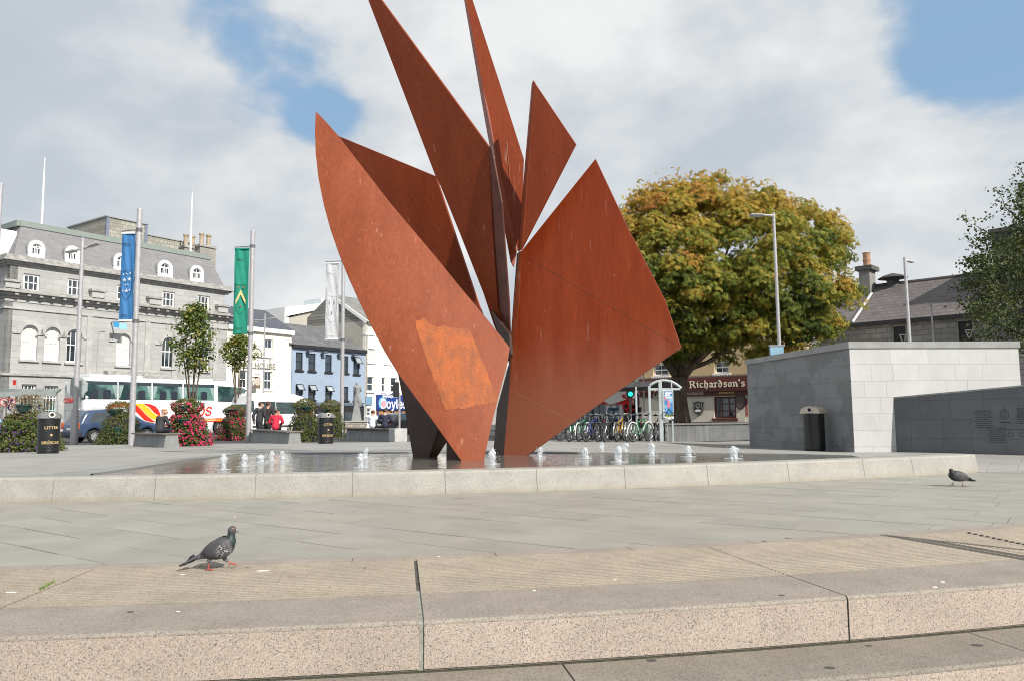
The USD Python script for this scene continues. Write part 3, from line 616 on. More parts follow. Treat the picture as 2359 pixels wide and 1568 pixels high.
# E: the spire
nE = nrm((-.10, -.95, .05)); pE = at(1160, 450, 15.5); funE = plane_fun(pE, nE)
part(sc, 'spire', sheet([(1058, -100), (1073, 0), (1100, 140), (1128, 288), (1142, 367), (1165, 480), (1192, 578), (1199, 575), (1206, 366), (1150, 190), (1088, 0), (1060, -100)], funE, nE), STEEL, world=True)
m_, fE2, nE2 = side([(1056, -100), (1073, 0), (1128, 288), (1142, 367)], funE, [(1052, -100), (1068.5, 0), (1118, 287), (1128, 340)], .32)
part(sc, 'edge_strip', m_, STEEL, world=True)
m_, _, _ = side([(1130, 291), (1141, 346), (1164, 450), (1180, 530), (1191, 577)], funE, [(1128, 285), (1138, 338), (1152, 467), (1177, 602), (1184, 615)], -.10)
part(sc, 'edge_strip', m_, STEEL, world=True)
part(sc, 'stiffening_rib', cyl(funE(1166, 320), funE(1176, 437), .012, 6), STEEL, world=True)
# F: the small sail on the right of the spire
nF = nrm((-.42, -.90, -.08)); pF = at(1198, 576, 15.0); funF = plane_fun(pF, nF)
part(sc, 'small_sail', sheet([(1231, 192), (1325, 332), (1199, 577), (1206, 520)], funF, nF), STEEL, world=True)
m_, fF2, nF2 = side([(1231, 192), (1206, 520), (1199, 577)], funF, [(1227, 186), (1199, 520), (1196, 577)], .05)
part(sc, 'folded_edge', m_, STEEL, world=True)
m_, _, _ = side([(1227, 187), (1196, 577)], fF2, [(1224, 195), (1192, 577)], .30)
part(sc, 'edge_strip', m_, STEEL, world=True)
# G: the big sail on the right
nG = nrm((-.40, -.915, .0)); pG = onz(1180, 1051, .27); funG = plane_fun(pG, nG)
part(sc, 'right_sail', sheet([(1371, 367), (1450, 535), (1530, 690), (1568, 800), (1560, 806), (1390, 922), (1211, 1050), (1160, 1051), (1173, 898), (1187, 760), (1196, 690), (1200, 580)], funG, nG), STEEL_G, world=True)
m_, fG2, nG2 = side([(1200, 580), (1196, 690), (1187, 760), (1173, 898), (1160, 1051)], funG, [(1196, 578), (1184, 690), (1178, 768), (1172.4, 898), (1159.4, 1051)], .04)
part(sc, 'folded_edge', m_, STEEL_LIT, world=True)
m_, _, _ = side([(1196, 580), (1184, 690), (1172, 898), (1160, 1051)], fG2, [(1190, 585), (1172, 836), (1144, 940), (1137, 1030), (1143, 1051)], .42)
part(sc, 'edge_strip', m_, HULL_SHADE, world=True)
def seam(a, b, fun, n, r=.0028):
    return tube([fun(*(V(a) + (V(b) - V(a)) * t)) + n * .001 for t in np.linspace(0, 1, 9)], r, 5)
part(sc, 'weld_seam', seam((1200, 585), (1562, 797), funG, nG), WELD, world=True)
part(sc, 'weld_seam', seam((1174, 896), (1318, 972), funG, nG, .0028), mat('bright_weld', (.36, .16, .09), .5), world=True)
# ------------------------------------------------------------------ walls, bins, benches, poles on the square
def text(s, h, depth=.004, bold=True): return meshkit.text_mesh(s, h, depth, bold)
def center(m):
    m = m.copy(); b = m.bounds; m.apply_translation([-(b[0][0] + b[1][0]) / 2, -(b[0][1] + b[1][1]) / 2, -b[0][2]]); return m
class Facade:
    """An upright plane: u along it, w up, d out of it towards the viewer."""
    def __init__(s, o, e): s.o = V([o[0], o[1], 0.0]); s.e = nrm([e[0], e[1], 0]); s.n = V([s.e[1], -s.e[0], 0]); s.n = s.n if np.dot(s.n, EYE - s.o) > 0 else -s.n
    def uv(s, px, py, d=0.0):
        p = onplane(px, py, s.o + s.n * d, s.n); return float(np.dot(p - s.o, s.e)), float(p[2])
    def pt(s, u, w, d=0.0): return s.o + s.e * u + s.n * d + V([0, 0, w])
    def map(s, m, u=0, w=0, d=0): return frame(m, s.pt(u, w, d), s.e, s.n, V([0, 0, 1.0]))          # mesh given as x = u, y = outwards, z = up
    def box(s, u0, u1, w0, w1, d0, d1): return s.map(box(min(u0, u1), max(u0, u1), min(d0, d1), max(d0, d1), min(w0, w1), max(w0, w1)))
    def ext(s, poly, d0, d1):
        m = extr(poly, d1 - d0); m.apply_translation([0, 0, d0]); return frame(m, s.o, s.e, V([0, 0, 1.0]), s.n)
    def txt(s, m, u, w, d):        # flat lettering, centred
        return frame(center(m), s.pt(u, w, d), s.e, V([0, 0, 1.0]), s.n)
def qpoly(u0, u1, w0, w1): return sg.box(min(u0, u1), min(w0, w1), max(u0, u1), max(w0, w1))

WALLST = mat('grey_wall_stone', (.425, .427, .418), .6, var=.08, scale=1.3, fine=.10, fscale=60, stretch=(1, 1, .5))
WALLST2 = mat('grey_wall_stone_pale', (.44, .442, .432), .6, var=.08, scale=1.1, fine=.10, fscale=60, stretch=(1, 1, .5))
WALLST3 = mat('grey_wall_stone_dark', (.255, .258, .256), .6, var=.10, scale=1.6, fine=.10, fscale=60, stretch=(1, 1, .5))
DRY_SHADED = mat('shaded_wall_stone_streaked', (.15, .155, .16), .5, var=.1, scale=.8, fine=.08, fscale=50, col2=(.178, .184, .189), ramp=(.49, .505), stretch=(1, 1, 1.4))  # wall stone darkened to paint in the side's shade; streaks are its own
CAP = mat('zinc_cap', (.25, .255, .25), .5, var=.12, scale=2)
def block_wall(t, fac, L, w0, w1, rows, mats, dlo, thick=.05, seed=1, widths=(.55, .62, .7, .8, .95, 1.1), top=None, gap=.0035, skip=None):
    """Lays stone facing blocks one by one on a facade from u=0 to L."""
    r = random.Random(seed); h = (w1 - w0) / rows
    for k in range(rows):
        u = 0.0; first = True
        while u < L - 1e-3:
            ww = r.choice(widths) * (r.uniform(.4, 1) if first else 1); first = False
            if L - (u + ww) < .3: ww = L - u
            a, b = u + gap / 2, u + ww - gap / 2; z0, z1 = w0 + k * h + gap / 2, w0 + (k + 1) * h - gap / 2
            g = qpoly(a, b, z0, z1)
            if top is not None: g = g.intersection(top)
            if not g.is_empty and g.area > .002:
                part(t, 'stone_block', fac.ext(g, dlo, dlo + thick + r.uniform(-.0018, .0018)), r.choice(mats), world=True)
            u += ww

# stone pavilion on the right
c0 = onz(1968, 1040, .15); zt_ = at(1953, 787, c0[1])[2]
e1 = nrm([1, .085, 0]); front = Facade(c0, e1)
u1 = front.uv(2352, 900)[0]
lf = nrm([-.112, 1, 0]); c1 = c0 + lf * 6.0
for _ in range(6):
    L = np.linalg.norm(c1 - c0)
    x, y = (lambda p: ((CX + F * (p @ RT) / (p @ _fw)), 0))(c0 + lf * L - EYE)
    L *= 1 + (x - 1727) / 1727 * 1.5; c1 = c0 + lf * L
left = Facade(c0, lf); Lf = float(np.linalg.norm(c1 - c0))
pav = thing('stone_pavilion', (c0[0], c0[1], .1), 'low box of grey stone blocks with a flat metal cap and one sunlit face', 'pavilion')
body = sg.Polygon([tuple(c0[:2]), tuple((c0 + e1 * u1)[:2]), tuple((c0 + e1 * u1 + lf * Lf)[:2]), tuple(c1[:2])])
m_ = extr(body.buffer(-.055, join_style=2), zt_ - .1); m_.apply_translation([0, 0, 0.0])
part(pav, 'core', m_, JOINT, world=True)
hcap = .155
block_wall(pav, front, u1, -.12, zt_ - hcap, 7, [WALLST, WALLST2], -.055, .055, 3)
block_wall(pav, left, Lf, -.12, zt_ - hcap, 7, [DRY_SHADED], -.055, .055, 4)
capP = body.buffer(.03, join_style=2); m_ = extr(capP, hcap); m_.apply_translation([0, 0, zt_ - hcap]); part(pav, 'roof_cap', m_, CAP, world=True)
# memorial wall
w0_ = onz(2062, 1038.5, .15)
wdir = nrm([.62, -.78, 0])
mem_f = Facade(w0_, wdir)
ua, wa = mem_f.uv(2055, 917); ub, wb = mem_f.uv(2358, 889.5); slope = (wb - wa) / (ub - ua)
Lm = ub + 1.3
mem = thing('memorial_wall', tuple(w0_), 'low dark grey stone wall carved with inscriptions in front of the pavilion', 'wall')
tp = sg.Polygon([(0, -.2), (Lm, -.2), (Lm, wa + slope * Lm), (0, wa)])
MEMM = [mat('slate_block', (.088, .093, .10), .5, var=.12, scale=2, fine=.1, fscale=50), mat('slate_block_b', (.096, .10, .106), .5, var=.12, scale=2, fine=.1, fscale=50)]
part(mem, 'core', mem_f.ext(tp.buffer(-.02, join_style=2), -.42, -.045), JOINT, world=True)
block_wall(mem, mem_f, Lm, .05, wa + slope * Lm + .1, 4, MEMM, -.045, .045, 8, (.62, .66, .7), tp)
part(mem, 'coping', mem_f.ext(sg.Polygon([(0, wa), (Lm, wa + slope * Lm), (Lm, wa + slope * Lm + .035), (0, wa + .035)]), -.43, .006), CAP, world=True)
CARVE = flat('carved_line', (.022, .024, .026), .8); r8 = random.Random(12)
def carved(px0, px1, py0, py1, rows):
    (a, z1), (b, z0) = mem_f.uv(px0, py0), mem_f.uv(px1, py1); ms = []
    for k in range(rows):
        z = z1 + (z0 - z1) * (k + .5) / rows; hh = abs(z1 - z0) / rows * .34; w = (b - a) * r8.uniform(.6, .98); u = (a + b) / 2 - w / 2; e = u + w
        while u < e:
            q = r8.uniform(.012, .05); ms.append(mem_f.box(u, min(e, u + q), z - hh / 2, z + hh / 2, .0, .0035)); u += q + r8.uniform(.006, .014)
    return cat_(*ms)
for q in ((2240, 2312 - 22, 943, 986, 9), (2335, 2375, 938, 976, 8), (2270, 2322, 982, 1020, 8)):
    part(mem, 'inscription', carved(*q), CARVE, world=True)
uu, ww = mem_f.uv(2313, 955)
part(mem, 'carved_emblem', cat_(*[mem_f.map(tube([(math.cos(t) * r_, .002, math.sin(t) * r_ * 1.25 + .02) for t in np.linspace(0, 2 * math.pi, 13)], .004, 4), uu, ww) for r_ in (.05, .085)], mem_f.box(uu - .11, uu + .11, ww - .16, ww - .145, 0, .004), mem_f.box(uu - .004, uu + .004, ww - .02, ww + .17, 0, .004)), CARVE, world=True)
uu, ww = mem_f.uv(2338, 1000)
part(mem, 'carved_emblem', cat_(*[mem_f.map(tube([(math.cos(t) * .05 + dx, .002, math.sin(t) * .045) for t in np.linspace(0, 2 * math.pi, 13)], .004, 4), uu, ww) for dx in (-.09, .13)], mem_f.box(uu - .15, uu + .2, ww + .1, ww + .11, 0, .004)), CARVE, world=True)

# litter bins
BLACKM = mat('black_bin_paint', (.010, .011, .012), .36, var=.3, scale=4, coat=.1); HOOD = mat('grey_hood', (.16, .165, .165), .35, var=.2, scale=5); GOLD = flat('gold_lettering', (.48, .36, .16), .4); CREAMHOOD = mat('cream_hood', (.52, .47, .36), .45, var=.1)
def scale_at(p): return F / np.dot(V(p) - EYE, _fw)
def litter_bin(px, py, hpx, wpx, label, face, texts=True, hood=HOOD):
    p = ground(px, py) if texts else V([BINP[0], BINP[1], float(zback(BINP[0], BINP[1]))]); s = scale_at(p); Hh, R_ = hpx / s, wpx / s / 2; h0 = Hh * .84
    t = thing('litter_bin', p, label, 'litter bin', None, rot=face)
    part(t, 'body', lathe([(R_ * .96, 0), (R_ * .96, .05), (R_, .055), (R_, h0 - .03), (R_ * 1.015, h0 - .025), (R_ * 1.015, h0), (R_ * .9, h0)], 40), BLACKM, smooth=40)
    th = np.linspace(0, math.pi, 13); hh = Hh - h0; rr = R_ * .98
    prof = sg.Polygon([(rr * math.cos(q), hh * math.sin(q) ** .8) for q in th])
    hm = extr(prof, 2 * rr * .93); hm = frame(hm, V([0, rr * .93, h0]), V([1., 0, 0]), V([0, 0, 1.]), V([0, -1., 0]))
    part(t, 'hood', hm, hood, smooth=35)
    ro = hh * .36
    part(t, 'mouth_ring', frame(torus(ro, .022, 24, 8), V([0, -rr * .94, h0 + hh * .5]), V([1., 0, 0]), V([0, 0, 1.]), V([0, -1., 0])), mat('pale_ring', (.55, .53, .5), .4), smooth=True)
    part(t, 'mouth', cyl((0, -rr * .90, h0 + hh * .5), (0, -rr * .955, h0 + hh * .5), ro, 20), flat('dark_hole', (.006, .006, .006), .8))
    part(t, 'hoop', lathe([(R_ * 1.0, Hh * .055), (R_ * 1.012, Hh * .06), (R_ * 1.012, Hh * .075), (R_, Hh * .08)], 40), BLACKM, smooth=40)
    if texts:
        for s_, z, h_ in (('LITTER', .62, .062), ('BRUSCAR', .265, .062)):
            m = center(text(s_, h_ * Hh, .004)); v = m.vertices.copy()
            a = v[:, 0] / (R_ * 1.0); r_ = R_ + .001 + v[:, 2] * .5
            m.vertices = np.c_[r_ * np.sin(a), -r_ * np.cos(a), z * Hh + v[:, 1]]
            part(t, 'lettering', m, GOLD)
        if s_ == 'BRUSCAR':
            part(t, 'accent_mark', frame(box(-.012, .012, -.006, .006, 0, .004), V([-.055, -R_ - .001, .265 * Hh + .062 * Hh * .72]), nrm([1, 0, .5]), nrm([-.5, 0, 1]), V([0, -1., 0])), GOLD)
        part(t, 'emblem', cat_(frame(lathe([(.016, 0), (.024, .02), (.016, .045), (.004, .06)], 10), V([0, -R_ * .99, .42 * Hh]), V([1., 0, 0]), V([0, -1., 0]), V([0, 0, 1.])), frame(torus(.03, .004, 16, 5), V([0, -R_ - .002, .445 * Hh]), V([1., 0, 0]), V([0, 0, 1.]), V([0, -1., 0]))), GOLD)
    return t
litter_bin(110, 1043.5, 96, 46, 'black LITTER bin in front of the leftmost flower tower', .22 + .55)
litter_bin(750, 1020.5, 70.5, 35, 'black LITTER bin between the benches beside a purple flower tower', .12 + .45)
BINP = left.pt(left.uv(1908, 1036)[0], 0, .36); litter_bin(1873, 1034, 103, 47, 'tall black bin with a cream hood against the shaded side of the stone pavilion', -.75, False, CREAMHOOD)

# benches: stone plinth and a thin dark slab
BEN = mat('bench_stone', (.20, .205, .205), .6, var=.15, scale=3, fine=.1); BENP = mat('bench_stone_pale', (.40, .40, .385), .6, var=.12, scale=4); BTOP = mat('bench_top', (.12, .105, .09), .55, var=.2, scale=5)
def bench(px0, px1, py0, py1, hpx, label, pale=None):
    a, b = ground(px0, py0), ground(px1, py1); s = scale_at((a + b) / 2); h = hpx / s; d = b - a; L = np.hypot(d[0], d[1]); f = Facade(a, d); z0 = min(a[2], b[2]) - .05
    zt = (a[2] + b[2]) / 2 + h
    t = thing('stone_bench', (*((a + b) / 2)[:2], z0), label, 'bench')
    part(t, 'plinth', f.map(hull([(x, y, z) for x in (.0, L) for y, z in ((-.55, z0), (.0, z0), (-.47, zt - .05), (-.08, zt - .05))])), BEN, world=True)
    part(t, 'seat_slab', f.map(rbox(-.04, L + (.0 if pale else .04), -.6, .05, zt - .055, zt, .02)), BTOP, world=True)
    if pale: part(t, 'end_block', f.map(rbox(L + .004, L + pale, -.58, .04, z0, zt + .01, .015)), BENP, world=True)
    return t, f, zt
BN = [bench(305, 376, 1027, 1030, 32, 'dark topped stone bench carrying the seated man in a cap'), bench(577, 662, 1018, 1021, 29.5, 'dark topped stone bench carrying the seated person in red'),
      bench(795, 897, 1013, 1016, 29, 'long stone bench with a pale end block carrying two seated people', .62)]

# poles
GALV = mat('galvanised_steel', (.40, .39, .40), .42, var=.1, scale=5, metal=.25); DARKST = mat('dark_grey_steel', (.10, .105, .11), .45, var=.1, scale=6)
def prism_pole(px, py, xt, yt, r0, r1=None):
    p = ground(px, py) if py > 965 else at(px, py, 40); q = at(xt, yt, p[1]); return p, q
def banner_print(t, f, d, u0, u1, w0, w1, kind):
    """The emblem and the faint lettering printed on a banner."""
    W_, H_ = u1 - u0, w1 - w0; uc = (u0 + u1) / 2; zc = w0 + .42 * H_
    sh = [(-.42, .5), (.42, .5), (.42, -.15), (.33, -.42), (.15, -.58), (0, -.64), (-.15, -.58), (-.33, -.42), (-.42, -.15), (-.42, .5)]
    P = [f.pt(uc + x * W_ * .95, zc + y * W_ * 1.7, d) for x, y in sh]
    line = {'blue': (.02, .05, .12), 'green': (.01, .08, .06), 'white': (.08, .08, .09)}[kind]
    part(t, 'shield_outline', tube(P, .008, 5), flat('print_' + kind, line, .7), world=True)
    pale = flat('print_white', (.75, .75, .7), .7); ms = []
    if kind == 'blue':
        for x, y, s in ((-.25, .36, .6), (0, .38, .6), (.25, .40, .6), (-.16, .14, 1.2), (.2, .17, 1.2), (-.1, -.06, .5), (.1, -.05, .5), (-.26, -.3, .6), (0, -.3, 1.2), (.24, -.27, .6)):
            for k in range(5):
                a = math.pi / 2 + k * 2 * math.pi / 5; ms.append(f.ext(sg.Polygon([(uc + x * W_ * .95 + .075 * s * r * math.cos(b), zc + y * W_ * 1.7 + .075 * s * r * math.sin(b)) for b, r in ((a - .35, .45), (a, 1.0), (a + .35, .45), (a + math.pi, .1))]), d, d + .004))
        [part(t, 'printed_star', cat_(*ms[i:i + 5]), pale, world=True) for i in range(0, len(ms), 5)]
    if kind == 'green':
        ch = [(-.36, -.28), (0, .10), (.36, -.28), (.36, -.12), (0, .30), (-.36, -.12)]
        part(t, 'printed_chevron', f.ext(sg.Polygon([(uc + x * W_ * .95, zc + y * W_ * 1.7) for x, y in ch]), d, d + .004), flat('print_gold', (.62, .55, .25), .6), world=True)
        [part(t, 'printed_flame', f.ext(sg.Point(uc + x * W_, zc + y * W_ * 1.7).buffer(.05), d, d + .004), flat('print_red', (.30, .10, .06), .6), world=True) for x, y in ((-.18, .38), (.18, .38), (0, -.36))]
    if kind == 'white':
        for x, y in ((-.18, .2), (.2, .22), (0, -.25)):
            ms.append(f.ext(sg.Polygon([(uc + x * W_ + .10 * q, zc + y * W_ * 1.7 + .17 * r) for q, r in ((-.5, -.8), (-.2, .2), (0, 1), (.25, .1), (.5, -.8), (.1, -.3), (0, -.9), (-.1, -.3))]), d, d + .004))
        [part(t, 'printed_flame', m, flat('print_grey', (.30, .30, .31), .7), world=True) for m in ms]
    for z in (.055, .87):
        x = -.3; scr = []
        for k in range(6): scr.append(tube([f.pt(uc + (x + .09 * k + .03 * math.cos(a)) * W_, w0 + z * H_ + .05 * math.sin(a) * (1.4 if k == 0 else 1), d + .002) for a in np.linspace(0, 5, 7)], .006, 4))
        part(t, 'script_line', cat_(*scr), flat('print_' + kind, line, .7), world=True)
def banner_pole(px, py, xt, yt, rpx, bx0, by0, bx1, by1, col, kind, name, lab_pole, lab_ban):
    p = ground(px, py); q = at(xt, yt, p[1]); s = scale_at(p); r = rpx / s / 2; hgt = q[2] - p[2]
    t = thing('banner_pole', p, lab_pole, 'pole')
    part(t, 'mast', lathe([(r * 1.12, -.05), (r * 1.08, hgt * .35), (r, hgt * .36), (r, hgt - .06), (r * .8, hgt - .02), (r * .3, hgt)], 18), GALV, smooth=40)
    f = Facade(p, V([1., -.10, 0])); u0, w1 = f.uv(bx0, by0); u1, w0 = f.uv(bx1, by1); u1 = min(u1, -r - .02)
    for wz in (w1 + .09, w0 - .05):
        part(t, 'banner_arm', cyl(f.pt(0, wz + .03), f.pt(u0 - .02, wz - .0), .022, 8), DARKST, world=True)
        part(t, 'clamp', lathe([(r * 1.2, wz - p[2] - .05), (r * 1.2, wz - p[2] + .09)], 14), DARKST)
    b = thing(name, (*f.pt((u0 + u1) / 2, 0)[:2], w0), lab_ban, 'banner')
    n = 15; us = np.linspace(u0, u1, n); dd = .025 * np.sin(np.linspace(0, 7, n)); ws = np.linspace(w0, w1, 14)
    G = V([[f.pt(u, w + .02 * (i / n), .012 * math.sin(3 * w + i) + dd[i]) for i, u in enumerate(us)] for w in ws]).reshape(-1, 3)
    tr = V([[a, a + 1, a + n, a + 1, a + n + 1, a + n] for r_ in range(13) for a in range(r_ * n, r_ * n + n - 1)]).reshape(-1, 3)
    part(b, 'cloth', shell(G, tr, G - f.n * .006), mat('banner_' + kind, col, .75, var=.08, scale=3), smooth=True, world=True)
    for wz in (w1, w0): part(b, 'hem', f.box(u0, u1, wz - .035, wz + .035, -.035, .045), mat('banner_hem', (.66, .68, .68), .7) if kind != 'green' else mat('banner_green', col, .75), world=True)
    banner_print(b, f, .047, u0, u1, w0, w1, kind)
banner_pole(302, 1024.5, 318, 480, 12.0, 281.5, 538, 309, 738, (.035, .155, .36), 'blue', 'blue_banner', 'tall grey pole with a blue banner beside the left bench', 'blue banner printed with a white starred shield')
banner_pole(571.5, 1015.5, 576, 531, 10.5, 541, 574, 570, 767, (.01, .235, .155), 'green', 'green_banner', 'tall grey pole with a green banner beside the red flower tower', 'green banner printed with a gold chevron shield')
banner_pole(786.5, 1006, 784, 590, 8.6, 750.5, 607, 779, 781, (.50, .51, .53), 'white', 'white_banner', 'grey pole with a white banner behind the second bin', 'white banner printed with a grey shield')

def lamp_post(px, py, xt, yt, rpx, label, heads, Y=None, name='street_lamp', double=False):
    p = ground(px, py) if Y is None else at(px, py, Y); q = at(xt, yt, p[1]); s = scale_at(p); r = rpx / s / 2
    if Y is not None: p = V([p[0], p[1], float(zback(p[0], p[1]))])
    hgt = q[2] - p[2]; t = thing(name, p, label, 'street lamp')
    part(t, 'post', lathe([(r * 1.5, -.05), (r * 1.5, hgt * .16), (r * 1.05, hgt * .17), (r * .75, hgt - .02), (r * .3, hgt)], 14), GALV, smooth=40)
    for hx, hy, ax, ay, wpx in heads:      # the head's tip, where its arm leaves the post, its thickness
        a = V([p[0], p[1], at(ax, ay, p[1])[2]]); b = at(hx, hy, p[1]); d = nrm(b - a); L = np.linalg.norm(b - a)
        part(t, 'arm', tube([a, a + (b - a) * .25 + V([0, 0, .02]), a + (b - a) * .5], [r * .7, r * .55, r * .5], 7), GALV, world=True, smooth=True)
        w = wpx / s; hd = rbox(0, L * .58, -w * 2.2, w * 2.2, -w * .45, w * .45, w * .44)
        part(t, 'lamp_head', frame(hd, a + (b - a) * .42, d, nrm(np.cross([0, 0, 1.], d)), nrm(np.cross(d, np.cross([0, 0, 1.], d)))), mat('lamp_head_grey', (.33, .34, .35), .4), world=True, smooth=30)
        part(t, 'diffuser', frame(box(L * .1, L * .5, -w * 1.7, w * 1.7, -w * .52, -w * .45), a + (b - a) * .42, d, nrm(np.cross([0, 0, 1.], d)), nrm(np.cross(d, np.cross([0, 0, 1.], d)))), mat('lamp_diffuser', (.5, .5, .48), .3), world=True)
    return t
lamp_post(170, 1023, 189, 548, 11, 'double headed street lamp between the dark blue car and the coach rear', [(152, 582.5, 189, 574, 4), (227, 561, 189, 574, 4)])
lamp_post(223, 870, 225.5, 760, 4, 'thin street lamp in front of the grey hotel', [(241, 763, 225.5, 765, 3)], Y=50)
lamp_post(606, 930, 607, 723, 4, 'double headed street lamp in front of the cream house', [(580, 740, 607, 737, 3.2), (634, 733, 607, 737, 3.2)], Y=54)
lamp_post(1799, 900, 1788, 490, 8.5, 'tall street lamp standing behind the stone pavilion and before the golden tree', [(1726, 496, 1788, 498, 5)], Y=26)
lamp_post(2099, 860, 2086.5, 592, 8.5, 'thick grey pole with one short head behind the stone pavilion', [(2104, 605, 2088, 601, 3)], Y=24)
lamp_post(2154, 860, 2148.5, 698, 5, 'short street lamp with a round head before the slate roof', [(2140, 700, 2149, 702, 3.4)], Y=33)
# a further pole cut by the left edge of the picture
p_ = at(-23, 900, 26); t = thing('grey_post', (p_[0], p_[1], .1), 'grey post top cut by the picture edge above the hotel roof', 'pole')
part(t, 'mast', lathe([(.07, 0), (.06, at(-3, 424, 26)[2] - .1), (.02, at(-3, 422, 26)[2] - .08)], 12), GALV, smooth=True)

# octagonal sign seen from behind, on the double lamp's line
SIGNB = mat('sign_back', (.36, .39, .385), .45, var=.06)
p_ = at(178, 900, 36); f = Facade((p_[0] + .12, p_[1]), (1, .05)); u, w = f.uv(178, 890); t = thing('stop_sign', (*f.pt(u, 0)[:2], -.05), 'octagonal road sign seen from behind against the coach rear', 'road sign')
rr_ = 24 / scale_at(p_)
part(t, 'plate', f.ext(sg.Polygon([(u + rr_ * math.cos(k * math.pi / 4 + math.pi / 8) * 1.05, w + rr_ * math.sin(k * math.pi / 4 + math.pi / 8)) for k in range(8)]), 0, .012), SIGNB, world=True)
for q in (884, 908, 913): part(t, 'bracket', f.box(u - .32, u + .32, f.uv(178, q)[1] - .018, f.uv(178, q)[1] + .018, .012, .03), GALV, world=True)
part(t, 'post', cyl((*f.pt(u, 0, -.05)[:2], -.05), f.pt(u, w + .3, -.05), .04, 10), GALV, world=True)

# fountain jets
def jet_mat():
    nodes = {'g': ('geometry', {}), 'n': ('noise_texture', {'scale': 26.0, 'detail': 4.0}), 'b': ('bump', {'strength': .6, 'distance': .03}),
             'd': ('diffuse_bsdf', {'color': (.85, .88, .9)}), 'tr': ('translucent_bsdf', {'color': (.8, .84, .86)}), 'm': ('mix_closure', {'fac': .45}), 'gl': ('glossy_bsdf', {'color': (.9, .93, .95), 'roughness': .15}), 'm2': ('mix_closure', {'fac': .12}),
             't': ('transparent_bsdf', {'color': (.95, .97, .98)}), 'nr': ('map_range', {'from_min': .35, 'from_max': .7, 'to_min': .35, 'to_max': .9}), 'm3': ('mix_closure', {})}
    links = [('g.position', 'n.vector'), ('n.fac', 'b.height'), ('b.normal', 'd.normal'), ('b.normal', 'gl.normal'), ('d.BSDF', 'm.closure1'), ('tr.BSDF', 'm.closure2'), ('m.closure', 'm2.closure1'), ('gl.BSDF', 'm2.closure2'),
             ('n.fac', 'nr.value'), ('nr.result', 'm3.fac'), ('t.BSDF', 'm3.closure1'), ('m2.closure', 'm3.closure2')]
    return usdkit.material(stage, '/World/Looks/jet_foam', nodes, links, surface='m3.closure')
FOAM = jet_mat()
def jet(px, py, hpx, wpx, label, seed):
    p = onz(px, py, ZW); s = scale_at(p); H_, R_ = hpx / s * 1.04, wpx / s / 2 * 1.0; r = random.Random(seed)
    t = thing('water_jet', p, label, 'water jet', 'low water jets in the fountain pool')
    m = lathe([(R_ * 1.05, -.01), (R_ * .8, H_ * .1), (R_ * .72, H_ * .35), (R_ * .95, H_ * .6), (R_ * .85, H_ * .78), (R_ * .55, H_ * .92), (R_ * .2, H_)], 20)
    m = trimesh.remesh.subdivide(m.vertices, m.faces); m = trimesh.Trimesh(*m, process=True); v = m.vertices.copy()
    q = meshkit.fbm(v * 22 + seed * 7.1, 3, seed); q2 = meshkit.noise(v * 9 + seed * 3.3, seed)
    k = (.35 + 1.25 * q)[:, None] * V([1, 1, 0]) + V([0, 0, 1]); v = v * k; v[:, 2] *= (.86 + .3 * q2); v[:, 0] += (q2 - .5) * .05 * v[:, 2] / H_
    m.vertices = v
    part(t, 'plume', m, FOAM, smooth=True)
    dr = [trimesh.creation.icosphere(0, r.uniform(.004, .009)).apply_translation([r.gauss(0, R_ * 1.1), r.gauss(0, R_ * 1.1), r.uniform(.02, H_ * .95)]) for _ in range(46)]
    part(t, 'droplets', cat_(*dr), FOAM, kind='stuff')
    n = 40; th = np.linspace(0, 2 * np.pi, n, endpoint=False); rings = []
    for a, z in ((R_ * .9, .006), (R_ * 1.7, .010), (R_ * 2.2, .003)):
        k = 1 + .3 * (meshkit.noise(np.c_[np.cos(th) * 2, np.sin(th) * 2, np.full(n, seed + a)], seed) - .5); rings.append(np.c_[a * k * np.cos(th), a * k * np.sin(th), np.full(n, z)])
    f_ = [[i * n + a, i * n + (a + 1) % n, (i + 1) * n + a] for i in range(2) for a in range(n)] + [[i * n + (a + 1) % n, (i + 1) * n + (a + 1) % n, (i + 1) * n + a] for i in range(2) for a in range(n)]
    part(t, 'foam_ring', trimesh.Trimesh(np.vstack(rings), V(f_)[:, ::-1], process=False), FOAM, smooth=True)
J = [(515, 1081, 36, 15, 'water jet farthest left in the pool'), (563, 1073, 28, 16, 'second water jet from the left in the pool'), (601, 1063.5, 18, 17, 'short broad water jet left of two slimmer ones'),
     (626, 1060, 21, 13, 'slim water jet second from the right in the back left cluster'), (651, 1056, 18, 13, 'small water jet at the right of the back left cluster'), (830, 1076, 32, 16, 'water jet in front of another left of the dark hull'),
     (842, 1055, 22, 13, 'water jet half hidden behind the one left of the dark hull'), (1134, 1068, 34, 17, 'water jet between the two feet of the sculpture'), (1243, 1052, 22, 14, 'dim water jet just right of the right sail foot'),
     (1348, 1055, 27, 17, 'water jet right of the sculpture and nearest to it in front'), (1386, 1040, 21, 11, 'small far water jet before the green bicycles'), (1424, 1063, 34, 19, 'nearest water jet on the right side of the sculpture'),
     (1440, 1041, 21, 16, 'far water jet behind the nearest one on the right'), (1501, 1049, 29, 16, 'water jet in front of the shelter end'), (1586, 1051, 25, 17, 'second water jet from the right end of the pool'), (1690, 1055, 28, 21, 'rightmost water jet near the end of the pool')]
for i, j in enumerate(J): jet(*j, i + 1)

